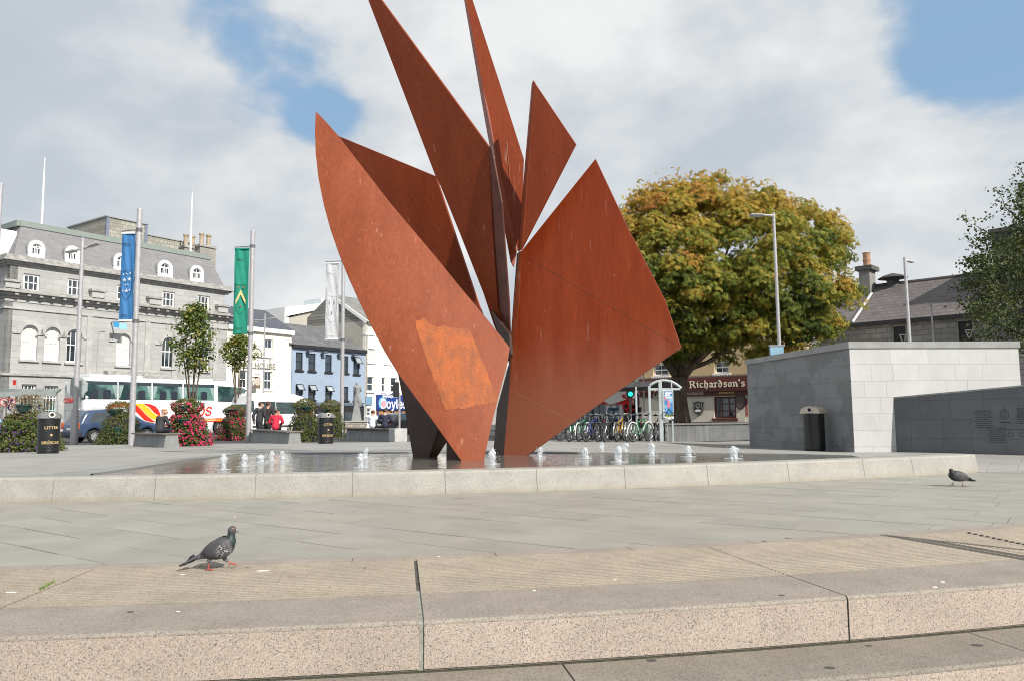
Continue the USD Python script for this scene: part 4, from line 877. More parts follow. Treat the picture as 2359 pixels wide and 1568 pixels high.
# cigarette ends, litter and a tuft of grass on the steps
def butt(px, py, rot, label):
    p = onz(px, py, Z1); t = thing('cigarette_end', p + V([0, 0, .006]), label, 'cigarette end', None, rot=rot)
    part(t, 'filter', cyl((0, 0, 0), (.028, 0, 0), .006, 10), mat('filter_orange', (.62, .28, .07), .7)); part(t, 'paper', cyl((.0282, 0, 0), (.040, 0, 0), .0057, 10), mat('paper_white', (.7, .68, .6), .8))
butt(1287, 1512, .1, 'orange cigarette end at the joint of the lower step'); butt(1362, 1507, .15, 'orange cigarette end right of the joint on the lower step')
bits = []; rb_ = random.Random(4)
LIT = mat('pale_litter', (.62, .6, .52), .8)
for px, py, z, s in ((605, 1314, 0, .05), (420, 1323, 0, .02), (1230, 1360, 0, .012), (2170, 1340, 0, .018), (2153, 1352, 0, .02), (25, 1364, 0, .035), (410, 1408, 0, .012), (1416, 1335, 0, .012), (2128, 1446, Z1, .02), (2188, 1441, Z1, .02), (2335, 1425, Z1, .02), (1010, 1281, 0, .014), (540, 1190, 0, .02), (195, 1135, 0, .03)):
    p = onz(px, py, z); bits.append(moved(trimesh.creation.icosphere(1, 1.0), p + V([0, 0, .002]), rb_.uniform(0, .4), [s, s * .35, .004]))
single('scattered_litter', cat_(*bits), LIT, 'pale scraps of litter scattered on the paving and steps', 'litter', kind='stuff')
gum = []
for px, py, z, s in ((300, 1408, 0, .02), (570, 1305, 0, .015), (840, 1307, 0, .014), (1760, 1246, 0, .02), (2000, 1486, Z1, .02), (2250, 1485, Z1, .035), (1910, 1537, Z1, .03), (1500, 1520, Z1, .03), (1130, 1500, Z1, .02), (1800, 1370, 0, .02)):
    p = onz(px, py, z); gum.append(moved(cyl((0, 0, -.002), (0, 0, .0018), 1.0, 10), p, 0, [s, s * .7, 1]))
single('gum_spots', cat_(*gum), flat('dark_gum', (.06, .055, .05), .8), 'flat dark spots of chewing gum on the granite', 'stains', kind='stuff')
bl = []
for i in range(70):
    k = rb_.uniform(0, 1); p = onz(105 - 12 + k * 30 + rb_.gauss(0, 2), 1357 - k * 16, 0); h = rb_.uniform(.01, .032); a = rb_.uniform(0, 6.28); d = V([math.cos(a), math.sin(a), 0]) * .0025; tip = p + V([rb_.gauss(0, .012), rb_.gauss(0, .012), h])
    bl.append(trimesh.Trimesh([p - d, p + d, tip], [[0, 1, 2]], process=False))
single('grass_tuft', cat_(*bl), mat('fresh_grass', (.12, .2, .03), .8, var=.3), 'small tuft of green grass growing in the left granite joint', 'grass', kind='stuff')
# row of dark studs let into the granite at the right
st = []
for k in range(10):
    px = 2232 + k * 14.2; py = 1227 + k * 3.0; p = onz(px, py, 0)
    part(steps, 'stud', moved(lathe([(.02, -.002), (.019, .004), (.012, .009), (.002, .011)], 12), p), flat('dark_stud', (.03, .028, .026), .6), world=True, smooth=True)
# handrail of the steps, standing just right of the picture: its shadow falls on the ribbed granite
hr = thing('handrail', (4.3, 6.1, 0), 'steel handrail beside the steps whose double shadow falls on the ribbed granite', 'handrail')
A_, B_ = V([4.13, 6.12, 0]), V([4.62, 4.75, 0])
part(hr, 'post', cyl(A_, A_ + V([0, 0, .95]), .03, 12), GALV, world=True); part(hr, 'post', cyl(B_ + V([0, 0, -.3]), B_ + V([0, 0, .95]), .03, 12), GALV, world=True)
for z in (.95, .72): part(hr, 'rail', cyl(A_ + V([0, 0, z]), B_ + V([0, 0, z - .1]), .04, 12), GALV, world=True)
# ------------------------------------------------------------------ buildings
ROWE = nrm([.568, .823, 0]); ROW = Facade((-25.2, 68.0), ROWE)
def Z1px(z, ox, oy): return (ox + z[0] * .25, oy + z[1] * .25)
def zoomer(ox, oy): return lambda x, y: (ox + x * .25, oy + y * .25)
HA, HB, HC = zoomer(0, 352.8), zoomer(0, 705.6), zoomer(470.4, 666.4)
def ashlar(name, c1, c2, mort, bw, bh, e, rough=.75, var=.1, ms=.012):
    """Far masonry: the courses as a pattern laid along the wall's own direction."""
    a = math.atan2(e[1], e[0])
    nodes = {'g': ('geometry', {}), 'mp': ('vector_rotate', {'rotate_type': 'z_axis', 'angle': -a}), 'sx': ('separate_xyz', {}), 'cb': ('combine_xyz', {'z': 0.0}),
             'br': ('brick_texture', {'scale': 1.0, 'brick_width': bw, 'row_height': bh, 'mortar_size': ms, 'mortar_smooth': .3, 'color1': c1, 'color2': c2, 'mortar': mort}),
             'n': ('noise_texture', {'scale': .7, 'detail': 7.0, 'roughness': .65}), 'nr': ('map_range', {'from_min': .3, 'from_max': .7, 'to_min': 1 - var, 'to_max': 1 + var}), 's': ('vector_math', {'math_type': 'scale'}),
             'b': ('bump', {'strength': .4, 'distance': .03, 'invert': True}), 'p': ('principled_bsdf', {'roughness': rough, 'specular_ior_level': .3})}
    links = [('g.position', 'mp.vector'), ('mp.vector', 'sx.vector'), ('sx.x', 'cb.x'), ('sx.z', 'cb.y'), ('cb.vector', 'br.vector'), ('g.position', 'n.vector'), ('n.fac', 'nr.value'), ('br.color', 's.vector1'), ('nr.result', 's.scale'),
             ('s.vector', 'p.base_color'), ('br.fac', 'b.height'), ('b.normal', 'p.normal')]
    _mats[name] = usdkit.material(stage, '/World/Looks/' + name, nodes, links, surface='p.BSDF'); return _mats[name]
LIME = ashlar('limestone', (.335, .335, .325), (.39, .39, .378), (.28, .28, .27), 1.1, .42, ROWE)
LIMED = mat('limestone_weathered', (.31, .305, .288), .8, var=.28, scale=2.5, detail=8, stretch=(1, 1, 2))
LIMEP = mat('limestone_plain', (.38, .377, .362), .75, var=.14, scale=1.5)
SLATE = ashlar('purple_slate', (.185, .182, .19), (.215, .21, .215), (.15, .148, .152), .4, .2, ROWE, .6, .08, .01)
COPPER = mat('green_copper', (.26, .33, .30), .6, var=.2, scale=3, col2=(.22, .23, .21))
WHITE = mat('white_paint', (.78, .78, .76), .45, var=.04); SASHG = glass('dark_glass', (.03, .04, .05)); BLIND = mat('cream_blind', (.60, .58, .52), .6, var=.05); BLACKP = mat('black_paint', (.02, .02, .022), .4, var=.2)
TILEH = ashlar('hung_tiles', (.27, .265, .225), (.36, .35, .30), (.17, .165, .14), .42, .30, ROWE, .8, .16, .02)
POT = mat('clay_pot', (.36, .29, .20), .7, var=.2)
def archpoly(u0, u1, w0, w1, n=12):
    r = (u1 - u0) / 2; c = (u0 + u1) / 2; return sg.Polygon([(u0, w0), (u1, w0)] + [(c + r * math.cos(t), w1 - r + r * math.sin(t)) for t in np.linspace(0, math.pi, n)])
def ring(poly, w): return poly.difference(poly.buffer(-w, join_style=2))
def window(t, fac, poly, dd, fw=.09, cols=3, rows=4, mid=True, frame_m=None, glass_m=None, sill=None, fan=False, bar=.035, name='window'):
    """A sash window let into a wall: frame and bars, one pane per sash, a sill."""
    frame_m = frame_m or WHITE; glass_m = glass_m or SASHG; u0, w0, u1, w1 = poly.bounds
    shapes = [ring(poly, fw)]; mh = (w0 + w1) / 2 if not fan else w0 + (w1 - w0) * .53
    if mid: shapes.append(qpoly(u0 + fw * .5, u1 - fw * .5, mh - .04, mh + .04))
    for k in range(1, cols): u = u0 + (u1 - u0) * k / cols; shapes.append(qpoly(u - bar / 2, u + bar / 2, w0, w1).intersection(poly))
    for k in range(1, rows): w = w0 + (w1 - w0) * k / rows; shapes.append(qpoly(u0, u1, w - bar / 2, w + bar / 2).intersection(poly))
    win = part(t, name, fac.ext(unary_union(shapes).buffer(0), dd, dd + .06), frame_m, world=True)
    lo, hi = poly.buffer(-fw * .6).intersection(qpoly(u0, u1, w0, mh)), poly.buffer(-fw * .6).intersection(qpoly(u0, u1, mh, w1))
    for k, g in enumerate((lo, hi)):
        if g.area > .01: part(win, 'pane', fac.ext(g, dd + .012 + .008 * k, dd + .022 + .008 * k), glass_m if not isinstance(glass_m, tuple) else glass_m[k], world=True)
    if sill: part(win, 'sill', fac.box(u0 - .12, u1 + .12, w0 - .16, w0 - .005, dd, sill[0]), sill[1], world=True)
    return win
def wall(t, fac, poly, holes_, m, thick=.4, d=0.0, name='wall', label=None):
    return part(t, name, fac.ext(poly.difference(unary_union(holes_)) if holes_ else poly, d - thick, d), m, world=True, label=label)
def U(z, pt, fac=ROW, d=0.0): return fac.uv(*z(*pt), d)
def rect(z, x0, x1, y0, y1, fac=ROW, d=0.0):
    (a, b), (c, e) = U(z, (x0, y0), fac, d), U(z, ((x1), (y0 + (x1 - x0) * .0)), fac, d); lo = U(z, (x0, y1), fac, d)[1]
    return a, c, lo, b

# ---- the hotel
HL = 17.3 + .2; uL = U(HB, (26, 400))[0]; uR = U(HB, (2088, 300))[0]
hotel = thing('grey_hotel', (*ROW.pt(uL, 0)[:2], -.1), 'grey limestone hotel with a slate mansard roof and white arched dormers', 'hotel')
wlc = U(HA, (1000, 1385))[1]; wuc = U(HA, (1000, 1066))[1] - .42          # heights of the lower and the upper cornice
arch_px = [(205, 355, 165, 485), (418, 560, 185, 497), (620, 757, 205, 512), (1078, 1205, 245, 540), (1498, 1612, 278, 560), (1830, 1935, 308, 590)]
sq_px = [(228, 378, 1105, 1265), (635, 775, 1150, 1312), (1090, 1210, 1210, 1352), (1508, 1622, 1268, 1412), (1832, 1940, 1305, 1448)]
arches, squares = [], []
for i, q in enumerate(arch_px):
    a, c, lo, hi = rect(HB, *q); arches.append(archpoly(a, c, lo, hi))
for q in sq_px:
    a, c, lo, hi = rect(HA, *q); squares.append(qpoly(a, c, lo, hi))
gws = []
for q in ((200, 337, 712, 1010), (412, 537, 727, 1010)):
    a, c, lo, hi = rect(HB, *q); gws.append(qpoly(a, c, .9, hi))
a, c, lo, hi = rect(HB, 950, 1480, 665, 800); door = qpoly(a + .6, c - .6, -.1, hi - .3)
wall(hotel, ROW, qpoly(uL, uR, -.2, wlc), arches + gws + [door], LIME, .5)
wall(hotel, ROW, qpoly(uL + .25, uR - .2, wlc, wuc), squares, LIME, .45, -.12)
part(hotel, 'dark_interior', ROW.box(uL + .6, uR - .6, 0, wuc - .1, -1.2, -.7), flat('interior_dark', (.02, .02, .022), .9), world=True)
lret = Facade(ROW.pt(uL, 0), V([-ROWE[1], ROWE[0], 0]))
wall(hotel, lret, qpoly(0, 9, -.2, wlc), [], LIME, .5, -.003, label='side wall running back from the street')
wall(hotel, lret, qpoly(.12, 9, wlc, wuc), [], LIME, .5, -.25, label='side wall of the top storey')
part(hotel, 'side_wall', ROW.map(box(uR - .5, uR - .003, -9, -.5, -.2, wlc)), LIME, world=True)
def cornice(w, d0, prof, name, m):
    """A moulded band along the front and round the left corner."""
    for k, (z0, z1, d) in enumerate(prof):
        part(hotel, name, cat_(ROW.box(uL - d - d0, uR + d, w + z0, w + z1, -.3, d + d0), lret.box(.3, 9, w + z0, w + z1, -.3, d + d0 - .01)), m, world=True)
cornice(wlc, .0, [(-.42, -.22, .10), (-.22, -.02, .34), (-.02, .10, .62), (.10, .30, .22)], 'lower_cornice', LIMED)
cornice(wlc, .0, [(-1.15, -1.02, .10), (-.62, -.48, .06)], 'string_course', LIMEP)
cornice(wuc, -.12, [(-.30, -.16, .10), (-.16, -.02, .26), (-.02, .12, .46), (.12, .42, .30)], 'upper_cornice', LIMED)
wsc = U(HB, (400, 632))[1]; cornice(wsc, .0, [(-.08, .08, .14)], 'string_course', LIMED)
for p in ROW, : pass
for k in range(22):
    u = uL + .5 + k * (uR - uL - .8) / 21.0
    part(hotel, 'bracket', ROW.box(u - .11, u + .11, wlc - .21, wlc - .03, .34, .52), LIMED, world=True)
for q, g in zip(arch_px, arches):
    u0, w0, u1, w1 = g.bounds; bl_ = q[0] in (205, 418, 1078)
    window(hotel, ROW, g, -.24, .11, 3, 1, True, glass_m=(BLIND if bl_ else SASHG), sill=(.14, LIMEP), fan=True, bar=.045)
    ar = archpoly(u0 - .32, u1 + .32, w1 - (u1 - u0) / 2 - .02, w1 + .32).difference(archpoly(u0, u1, w0, w1)); part(hotel, 'arch_moulding', ROW.ext(ar, .0, .07), LIMEP, world=True)
    for uu in (u0 - .62, u1 + .08): part(hotel, 'impost_band', ROW.box(uu, uu + .54, w1 - (u1 - u0) / 2 - .14, w1 - (u1 - u0) / 2 - .02, 0, .09), LIMEP, world=True)
for g in squares: window(hotel, ROW, g, -.30, .13, 3, 2, False, sill=(.02, WHITE), bar=.06)
for g in gws: window(hotel, ROW, g, -.26, .10, 4, 3, False, sill=(.1, LIMEP), bar=.06)
# shallow pilasters
for x in (822, 1357, 1612, 1985):
    u = U(HB, (x, 300))[0]; part(hotel, 'pilaster', ROW.box(u - .22, u + .22, -.1, wlc - 1.16, 0, .07), LIMEP, world=True)
a = U(HB, (905, 640))[0]; c = U(HB, (1535, 660))[0]; w_ = U(HB, (1200, 640))[1]
part(hotel, 'entrance_canopy', cat_(ROW.box(a, c, w_ - .35, w_ + .02, 0, .9), ROW.box(a + .4, c - .4, w_ + .02, w_ + .34, 0, .6)), LIMED, world=True)
# piers on the lower cornice
for x0, x1, y0, y1 in ((20, 185, 1162, 1240), (820, 962, 1255, 1345), (1350, 1480, 1322, 1400), (1985, 2095, 1398, 1478)):
    a, c, lo, hi = rect(HA, x0, x1, y0, y1); b_ = wlc + .30
    pr = part(hotel, 'pier', ROW.box(a + .12, c - .12, b_, hi - .12, -.11, .30), LIMEP, world=True); part(pr, 'pier_cap', ROW.box(a, c, hi - .14, hi + .02, -.115, .42), LIMED, world=True)
# mansard
mb = wuc + .42; mt = U(HA, (1200, 845), d=-1.3)[1]
def mans(u0, u1, db=0.12, dt=-1.25): return [ROW.pt(u0, mb, db), ROW.pt(u1, mb, db), ROW.pt(u1 - .55, mt, dt), ROW.pt(u0 + .9, mt, dt)]
A4 = mans(uL + .35, uR - .5); back = [ROW.pt(uL + .5, mb, -9), ROW.pt(uR - .5, mb, -9), ROW.pt(uR - 1, mt, -8), ROW.pt(uL + 1.25, mt, -8)]
part(hotel, 'mansard_roof', hull(A4 + back), SLATE, world=True)
part(hotel, 'copper_ridge', cat_(ROW.map(hull([(x, y, z) for x, y in ((uL + 1.15, -1.12), (uR - 1.0, -1.12), (uR - 1.0, -1.75), (uL + 1.15, -1.75)) for z in (mt - .10, mt + .32)])), lret.map(hull([(x, y, z) for x in (1.2, 8) for y, z in ((-.95, mt - .1), (-.95, mt + .32), (-1.5, mt - .1), (-1.5, mt + .32))]))), COPPER, world=True)
for i, (x0, x1, y0, y1) in enumerate(((258, 412, 795, 985), (597, 737, 848, 1025), (1045, 1180, 915, 1085), (1450, 1585, 980, 1155), (1748, 1872, 1028, 1195))):
    a, c, lo, hi = rect(HA, x0, x1, y0, y1, d=.0); g = archpoly(a, c, mb - .1, hi); gi = archpoly(a + .24, c - .24, mb + .22, hi - .24)
    dm = part(hotel, 'dormer', ROW.ext(g.difference(gi), -1.1, .16), WHITE, world=True)
    part(dm, 'dormer_sash', ROW.ext(unary_union([ring(gi, .07), qpoly((a + c) / 2 - .02, (a + c) / 2 + .02, mb + .22, hi - .24)] + [qpoly(a + .24 + k * (c - a - .48) / 3 - .02, a + .24 + k * (c - a - .48) / 3 + .02, mb + .22, hi - .24 - (c - a - .48) / 2) for k in (1, 2)] + [qpoly(a + .24, c - .24, w - .025, w + .025) for w in (mb + .8, hi - .24 - (c - a - .48) / 2)]).intersection(gi).buffer(0), -.02, .04), WHITE, world=True)
    part(dm, 'pane', ROW.ext(gi, -.06, -.03), SASHG, world=True)
    part(dm, 'dormer_roof', ROW.ext(archpoly(a - .06, c + .06, mb + .3, hi + .06).difference(archpoly(a + .015, c - .015, mb - .2, hi - .015)), -1.2, .10), mat('lead_grey', (.30, .31, .31), .5), world=True)
ls = archpoly(1.1, 2.3, mb - .1, mb + 2.05); li = archpoly(1.4, 2.0, mb + .35, mb + 1.75)
dm = part(hotel, 'dormer', lret.ext(ls.difference(li), -1.2, .1), WHITE, world=True); part(dm, 'pane', lret.ext(li, -.1, -.05), SASHG, world=True)
# roof house hung with tiles, chimneys, flagpoles
def roofbox(pxs, pxe, ptop_l, ptop_r, d, depth, z, m, name):
    a, b = U(z, (pxs, ptop_l), d=d); c, e_ = U(z, (pxe, ptop_r), d=d); h = (b + e_) / 2
    part(hotel, name, ROW.box(a, c, mt - 1, h, d - depth, d), m, world=True); return a, c, h
a, c, h = roofbox(985, 1358, 590, 660, -4.0, 6.5, HA, TILEH, 'roof_house')
part(hotel, 'lead_coping', ROW.box(a - .1, c + .1, h, h + .1, -10.6, -3.9), mat('lead_grey', (.30, .31, .31), .5), world=True)
for uu in (a + .1, c - .1): part(hotel, 'lead_corner', ROW.box(uu - .13, uu + .13, mt - .5, h - .01, -4.1, -3.96), mat('lead_blue', (.16, .18, .24), .5), world=True)
a, c, h = roofbox(1360, 1745, 762, 828, -4.2, 5, HA, TILEH, 'roof_house')
part(hotel, 'lead_coping', ROW.box(a, c + .1, h, h + .08, -9.3, -4.1), mat('lead_grey', (.30, .31, .31), .5), world=True)
for x0, x1, yt, d in ((1700, 1840, 868, -3.4), (1845, 1990, 858, -2.6)):
    a, c, lo, hi = rect(HA, x0, x1, yt, yt + 60, d=d)
    ch = part(hotel, 'chimney', ROW.box(a, c, mt - .5, hi, d - 1.0, d), ashlar('chimney_stone', (.25, .24, .21), (.30, .285, .25), (.2, .19, .17), .5, .3, ROWE), world=True)
    part(ch, 'chimney_cap', ROW.box(a - .1, c + .1, hi, hi + .22, d - 1.1, d + .1), LIMED, world=True)
    for k in (.28, .72):
        u = a + (c - a) * k; b_ = ROW.pt(u, hi + .2, d - .5); part(ch, 'chimney_pot', moved(lathe([(.24, 0), (.2, .15), (.19, .9), (.25, .95), (.25, 1.1), (.16, 1.12)], 12), b_), POT, world=True, smooth=40)
for xb, yb, xt, yt in ((381, 705, 421, 140), (1753, 940, 1775, 440)):
    b_ = ROW.pt(*U(HA, (xb, yb), d=-1.6), -1.6); tp_ = at(*HA(xt, yt), b_[1]); h = tp_[2] - b_[2] + .8
    part(hotel, 'flagpole', moved(lathe([(.16, -.8), (.15, .2), (.085, .25), (.07, h * .6), (.03, h)], 10), b_), WHITE, world=True, smooth=40)
# gull on the roof corner and the pale building beyond on the left
def bird_simple(t, o, L, m, m2, heading):
    bodyp = [(-.5, 0, .34), (-.2, 0, .38), (.15, 0, .42), (.34, 0, .55), (.42, 0, .62)]; rad = [.03, .13, .14, .07, .065]
    part(t, 'body', moved(tube(V(bodyp) * L, V(rad) * L, 10), o, heading), m, world=True, smooth=True)
    part(t, 'wing', moved(tube(V([(.2, -.1, .45), (-.1, -.13, .43), (-.6, -.04, .34)]) * L, V([.05, .08, .015]) * L, 8), o, heading), m2, world=True, smooth=True)
    part(t, 'beak', moved(cyl(V([.47, 0, .61]) * L, V([.6, 0, .58]) * L, .02 * L, 6, .004 * L), o, heading), flat('beak_yellow', (.5, .32, .05), .5), world=True)
    for y in (-.05, .05): part(t, 'leg', moved(cyl(V([0, y, .0]) * L, V([0, y, .3]) * L, .012 * L, 5), o, heading), flat('beak_yellow', (.5, .32, .05), .5), world=True)
o = ROW.pt(*U(HA, (250, 686), d=-1.4), -1.4); t = thing('gull', o, 'white gull standing on the left end of the hotel roof', 'gull')
bird_simple(t, o, .55, WHITE, mat('gull_grey', (.4, .42, .44), .7), 2.6)
far_l = thing('pale_building', (-44, 60, 0), 'pale rendered building end beyond the hotel at the left edge', 'building')
f_ = Facade((-44, 62), (1, .3)); a, b_ = f_.uv(-40, 543); c, e_ = f_.uv(26, 562)
part(far_l, 'wall', f_.box(a, c + .6, 0, b_, -8, 0), mat('cream_far', (.62, .58, .53), .8), world=True); part(far_l, 'coping', f_.box(a, c + .7, b_, b_ + .25, -8.1, .1), LIMEP, world=True)

# ---- cream house
CREAMW = mat('cream_render', (.74, .71, .60), .75, var=.05, scale=1.2); DSLATE = ashlar('dark_slate', (.075, .082, .10), (.09, .096, .115), (.06, .064, .08), .3, .22, ROWE, .55, .08, .01)
a = uR + .04; c = U(HC, (802, 600))[0]; ev = U(HC, (600, 395))[1]
cream = thing('cream_house', (*ROW.pt(a, 0)[:2], -.1), 'cream rendered public house with a slate roof and a framed name sign', 'building')
W1 = rect(HC, 557, 632, 457, 612); W2 = rect(HC, 553, 627, 752, 918); W3 = rect(HC, 330, 398, 440, 600); W4 = rect(HC, 330, 398, 740, 905)
hs = [qpoly(q[0], q[1], q[2], q[3]) for q in (W1, W2, W3, W4)]
wall(cream, ROW, qpoly(a, c, -.2, ev), hs, CREAMW, .4)
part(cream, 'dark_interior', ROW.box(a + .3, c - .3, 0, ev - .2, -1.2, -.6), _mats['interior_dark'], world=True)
for g, gm in zip(hs, ((BLIND, SASHG), SASHG, SASHG, SASHG)): window(cream, ROW, g, -.2, .09, 2, 1, True, glass_m=gm, sill=(.1, WHITE))
part(cream, 'eaves_board', ROW.box(a, c + .15, ev - .08, ev + .32, -.3, .30), WHITE, world=True)
rd = U(HC, (565, 215), d=-4.5); rl = U(HC, (210, 170), d=-4.5)
part(cream, 'roof', hull([ROW.pt(a, ev + .32, .3), ROW.pt(c + .1, ev + .32, .3), ROW.pt(a, rd[1] + .2, -4.5), ROW.pt(rd[0], rd[1] + .2, -4.5), ROW.pt(a, ev, -9), ROW.pt(c, ev, -9)]), DSLATE, world=True)
x0, w0 = U(HC, (330, 720)); x1, w1 = U(HC, (605, 672)); fr = ring(qpoly(x0, x1, w0, w0 + 1.05), .05)
part(cream, 'sign_frame', ROW.ext(fr, .0, .06), DARKST, world=True)
xa = U(HC, (425, 640))[0]; xb = U(HC, (528, 660))[0]; part(cream, 'sign_arch', ROW.ext(ring(archpoly(xa, xb, w0 + 1.05, w0 + 1.9), .05), .0, .05), DARKST, world=True)
part(cream, 'lettering', ROW.txt(text('AN HOUSE', .50, .03), U(HC, (512, 690))[0], w0 + .28, .01), flat('grey_lettering', (.22, .22, .21), .6), world=True)
a2, c2, lo, hi = rect(HC, 466, 514, 812, 908, d=.9); hb = thing('hanging_sign', (*ROW.pt(a2, lo, .9),), 'small brown pub sign hanging from a bracket on the cream house', 'sign')
part(hb, 'board', ROW.ext(qpoly(a2, c2, lo, hi), .86, .94), mat('brown_board', (.16, .10, .07), .6), world=True); part(hb, 'painted_figure', ROW.ext(sg.Point((a2 + c2) / 2, (lo + hi) / 2 + .15).buffer(.35).union(qpoly(a2 + .3, c2 - .3, lo + .2, (lo + hi) / 2)), .94, .95), mat('sign_pale', (.45, .40, .34), .6), world=True)
part(hb, 'bracket', cat_(ROW.box((a2 + c2) / 2 - .03, (a2 + c2) / 2 + .03, hi + .05, hi + .12, 0, 1.0), ROW.box(a2, c2, hi, hi + .05, .87, .93), ROW.map(torus(.22, .03, 14, 6), (a2 + c2) / 2, hi + .3, .9)), BLACKP, world=True)

# ---- blue house
BLUEW = mat('blue_render', (.275, .345, .445), .75, var=.05, scale=1.2); GSLATE = ashlar('grey_slate', (.115, .115, .12), (.16, .158, .16), (.09, .09, .092), .32, .24, ROWE, .65, .16, .012)
a = c + .05; c_ = U(HC, (1478, 700))[0]; ev = U(HC, (1150, 558))[1]
blue = thing('blue_house', (*ROW.pt(a, 0)[:2], -.1), 'pale blue house with black window surrounds and a grey slate roof', 'building')
r1 = [(845, 908, 575, 740), (960, 1025, 586, 748), (1115, 1175, 598, 757), (1279, 1327, 611, 767), (1374, 1430, 621, 778)]; r2 = [(842, 905, 870, 1010), (958, 1022, 877, 1012), (1115, 1175, 886, 1016), (1279, 1327, 893, 1018), (1374, 1420, 895, 1020)]
hs = [qpoly(*rect(HC, *q)) for q in r1 + r2]
wall(blue, ROW, qpoly(a, c_, -.2, ev), hs, BLUEW, .4)
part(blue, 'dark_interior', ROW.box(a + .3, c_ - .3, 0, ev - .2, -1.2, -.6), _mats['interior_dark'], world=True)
for i, g in enumerate(hs):
    w = window(blue, ROW, g, -.14, .11, 1, 1, True, frame_m=BLACKP, sill=(.12, BLACKP), name='window')
    u0, w0, u1, w1 = g.bounds
    if i in (4, 5, 6, 7):      # opened top-hung sash
        mh = (w0 + w1) / 2; L_ = w1 - mh
        m = cat_(extr(ring(sg.box(u0, -L_, u1, 0), .08), .05)); ang_ = .62
        part(w, 'open_sash', frame(m, ROW.pt(0, w1, .03), ROW.e, V([0, 0, 1]) * math.cos(ang_) - ROW.n * math.sin(ang_), ROW.n * math.cos(ang_) + V([0, 0, 1]) * math.sin(ang_)), BLACKP, world=True)
        part(w, 'open_pane', frame(extr(sg.box(u0 + .08, -L_ + .08, u1 - .08, -.08), .01), ROW.pt(0, w1, .05), ROW.e, V([0, 0, 1]) * math.cos(ang_) - ROW.n * math.sin(ang_), ROW.n * math.cos(ang_) + V([0, 0, 1]) * math.sin(ang_)), glass('sash_glass', (.30, .33, .35)), world=True)
part(blue, 'gutter', ROW.box(a, c_ + .1, ev - .05, ev + .26, -.2, .28), BLACKP, world=True)
rw = U(HC, (1300, 392), d=-5)[1]; rw0 = U(HC, (660, 283), d=-5)[1]
part(blue, 'roof', hull([ROW.pt(a - .4, ev + .27, .27), ROW.pt(c_ + .05, ev + .27, .27), ROW.pt(a - .4, (rw + rw0) / 2, -5), ROW.pt(c_ + .05, (rw + rw0) / 2, -5), ROW.pt(a, ev, -10), ROW.pt(c_ + .05, ev, -10)]), GSLATE, world=True)
for x, y in ((945, 600), (1082, 612), (1232, 622), (1362, 634)):
    u, w = U(HC, (x, y)); part(blue, 'wall_lamp', cat_(ROW.map(tube([(0, 0, -.3), (0, .05, .2), (0, .35, .35)], .05, 6), u, w), ROW.map(rbox(-.25, .25, .15, .7, .25, .42, .06), u, w)), mat('lamp_dark', (.10, .12, .15), .5), world=True)
sf = U(HC, (1150, 1045))[1]
part(blue, 'shop_front', ROW.box(a + .2, c_ - .2, -.1, sf - .25, 0, .14), BLACKP, world=True); part(blue, 'railing', cat_(*[ROW.box(u, u + .05, sf - .25, sf, .2, .25) for u in np.arange(a + .3, c_ - .3, .4)], ROW.box(a + .2, c_ - .2, sf, sf + .06, .19, .26)), BLACKP, world=True)
for k in range(4):
    u = a + 1 + k * (c_ - a - 2) / 4; part(blue, 'shop_window', ROW.box(u, u + (c_ - a) / 5.5, .6, sf - .9, .14, .17), SASHG, world=True)

# ---- white house with the betting shop and the blocks behind it
WHITEW = mat('white_render', (.76, .74, .68), .75, var=.04); BEIGE = mat('beige_render', (.42, .40, .35), .8, var=.06, scale=1); TILE = ashlar('concrete_tiles', (.19, .19, .18), (.26, .26, .24), (.10, .10, .095), .33, .34, ROWE, .8, .15, .03)
a = c_ + .05; c2_ = a + 13.5; ev = U(HC, (1465, 290))[1]
wh = thing('white_house', (*ROW.pt(a, 0)[:2], -.1), 'tall white house over a blue betting shop with a beige gable', 'building')
wq = [(1488, 1545, 312, 405), (1510, 1574, 543, 668), (1658, 1720, 557, 680), (1498, 1560, 800, 935), (1637, 1670, 806, 940), (1717, 1775, 810, 945), (1488, 1540, 1090, 1160)]
hs = [qpoly(*rect(HC, *q)) for q in wq]; w0 = hs[0].bounds
extra = [affinity.translate(hs[0], 3.0, 0), affinity.translate(hs[0], 6.0, 0), affinity.translate(hs[1], 6.2, 0), affinity.translate(hs[1], 9, 0)]
wall(wh, ROW, qpoly(a, c2_, -.2, ev), hs + extra, WHITEW, .4)
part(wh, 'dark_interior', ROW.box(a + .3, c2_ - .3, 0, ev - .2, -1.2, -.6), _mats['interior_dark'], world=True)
for i, g in enumerate(hs + extra): window(wh, ROW, g, -.2, .1, 1, 1, True, glass_m=(SASHG if i not in (0, 1, 2) else (BLIND, BLIND)), sill=(.12, WHITE))
part(wh, 'ledge', ROW.box(a, c2_, U(HC, (1500, 412))[1] - .12, U(HC, (1500, 412))[1] + .05, 0, .1), WHITE, world=True)
pk = U(HC, (1283, 78)); gd = -5.5
apex = ROW.pt(a, U(HC, (1285, 75), d=gd)[1], gd)
gf = Facade(ROW.pt(a, 0), V([-ROWE[1], ROWE[0], 0]))
part(wh, 'gable', gf.ext(sg.Polygon([(0, 0), (11, 0), (11, ev), (5.5, apex[2]), (0, ev)]), -.35, -.003), BEIGE, world=True)
part(wh, 'barge_board', cat_(frame(box(0, np.hypot(5.5, apex[2] - ev) + .2, -.03, .1, -.3, .05), gf.pt(-.3, ev, .05), nrm(gf.e * 5.5 + V([0, 0, apex[2] - ev])), gf.n, nrm(V([0, 0, 5.5]) - gf.e * (apex[2] - ev)))), WHITE, world=True)
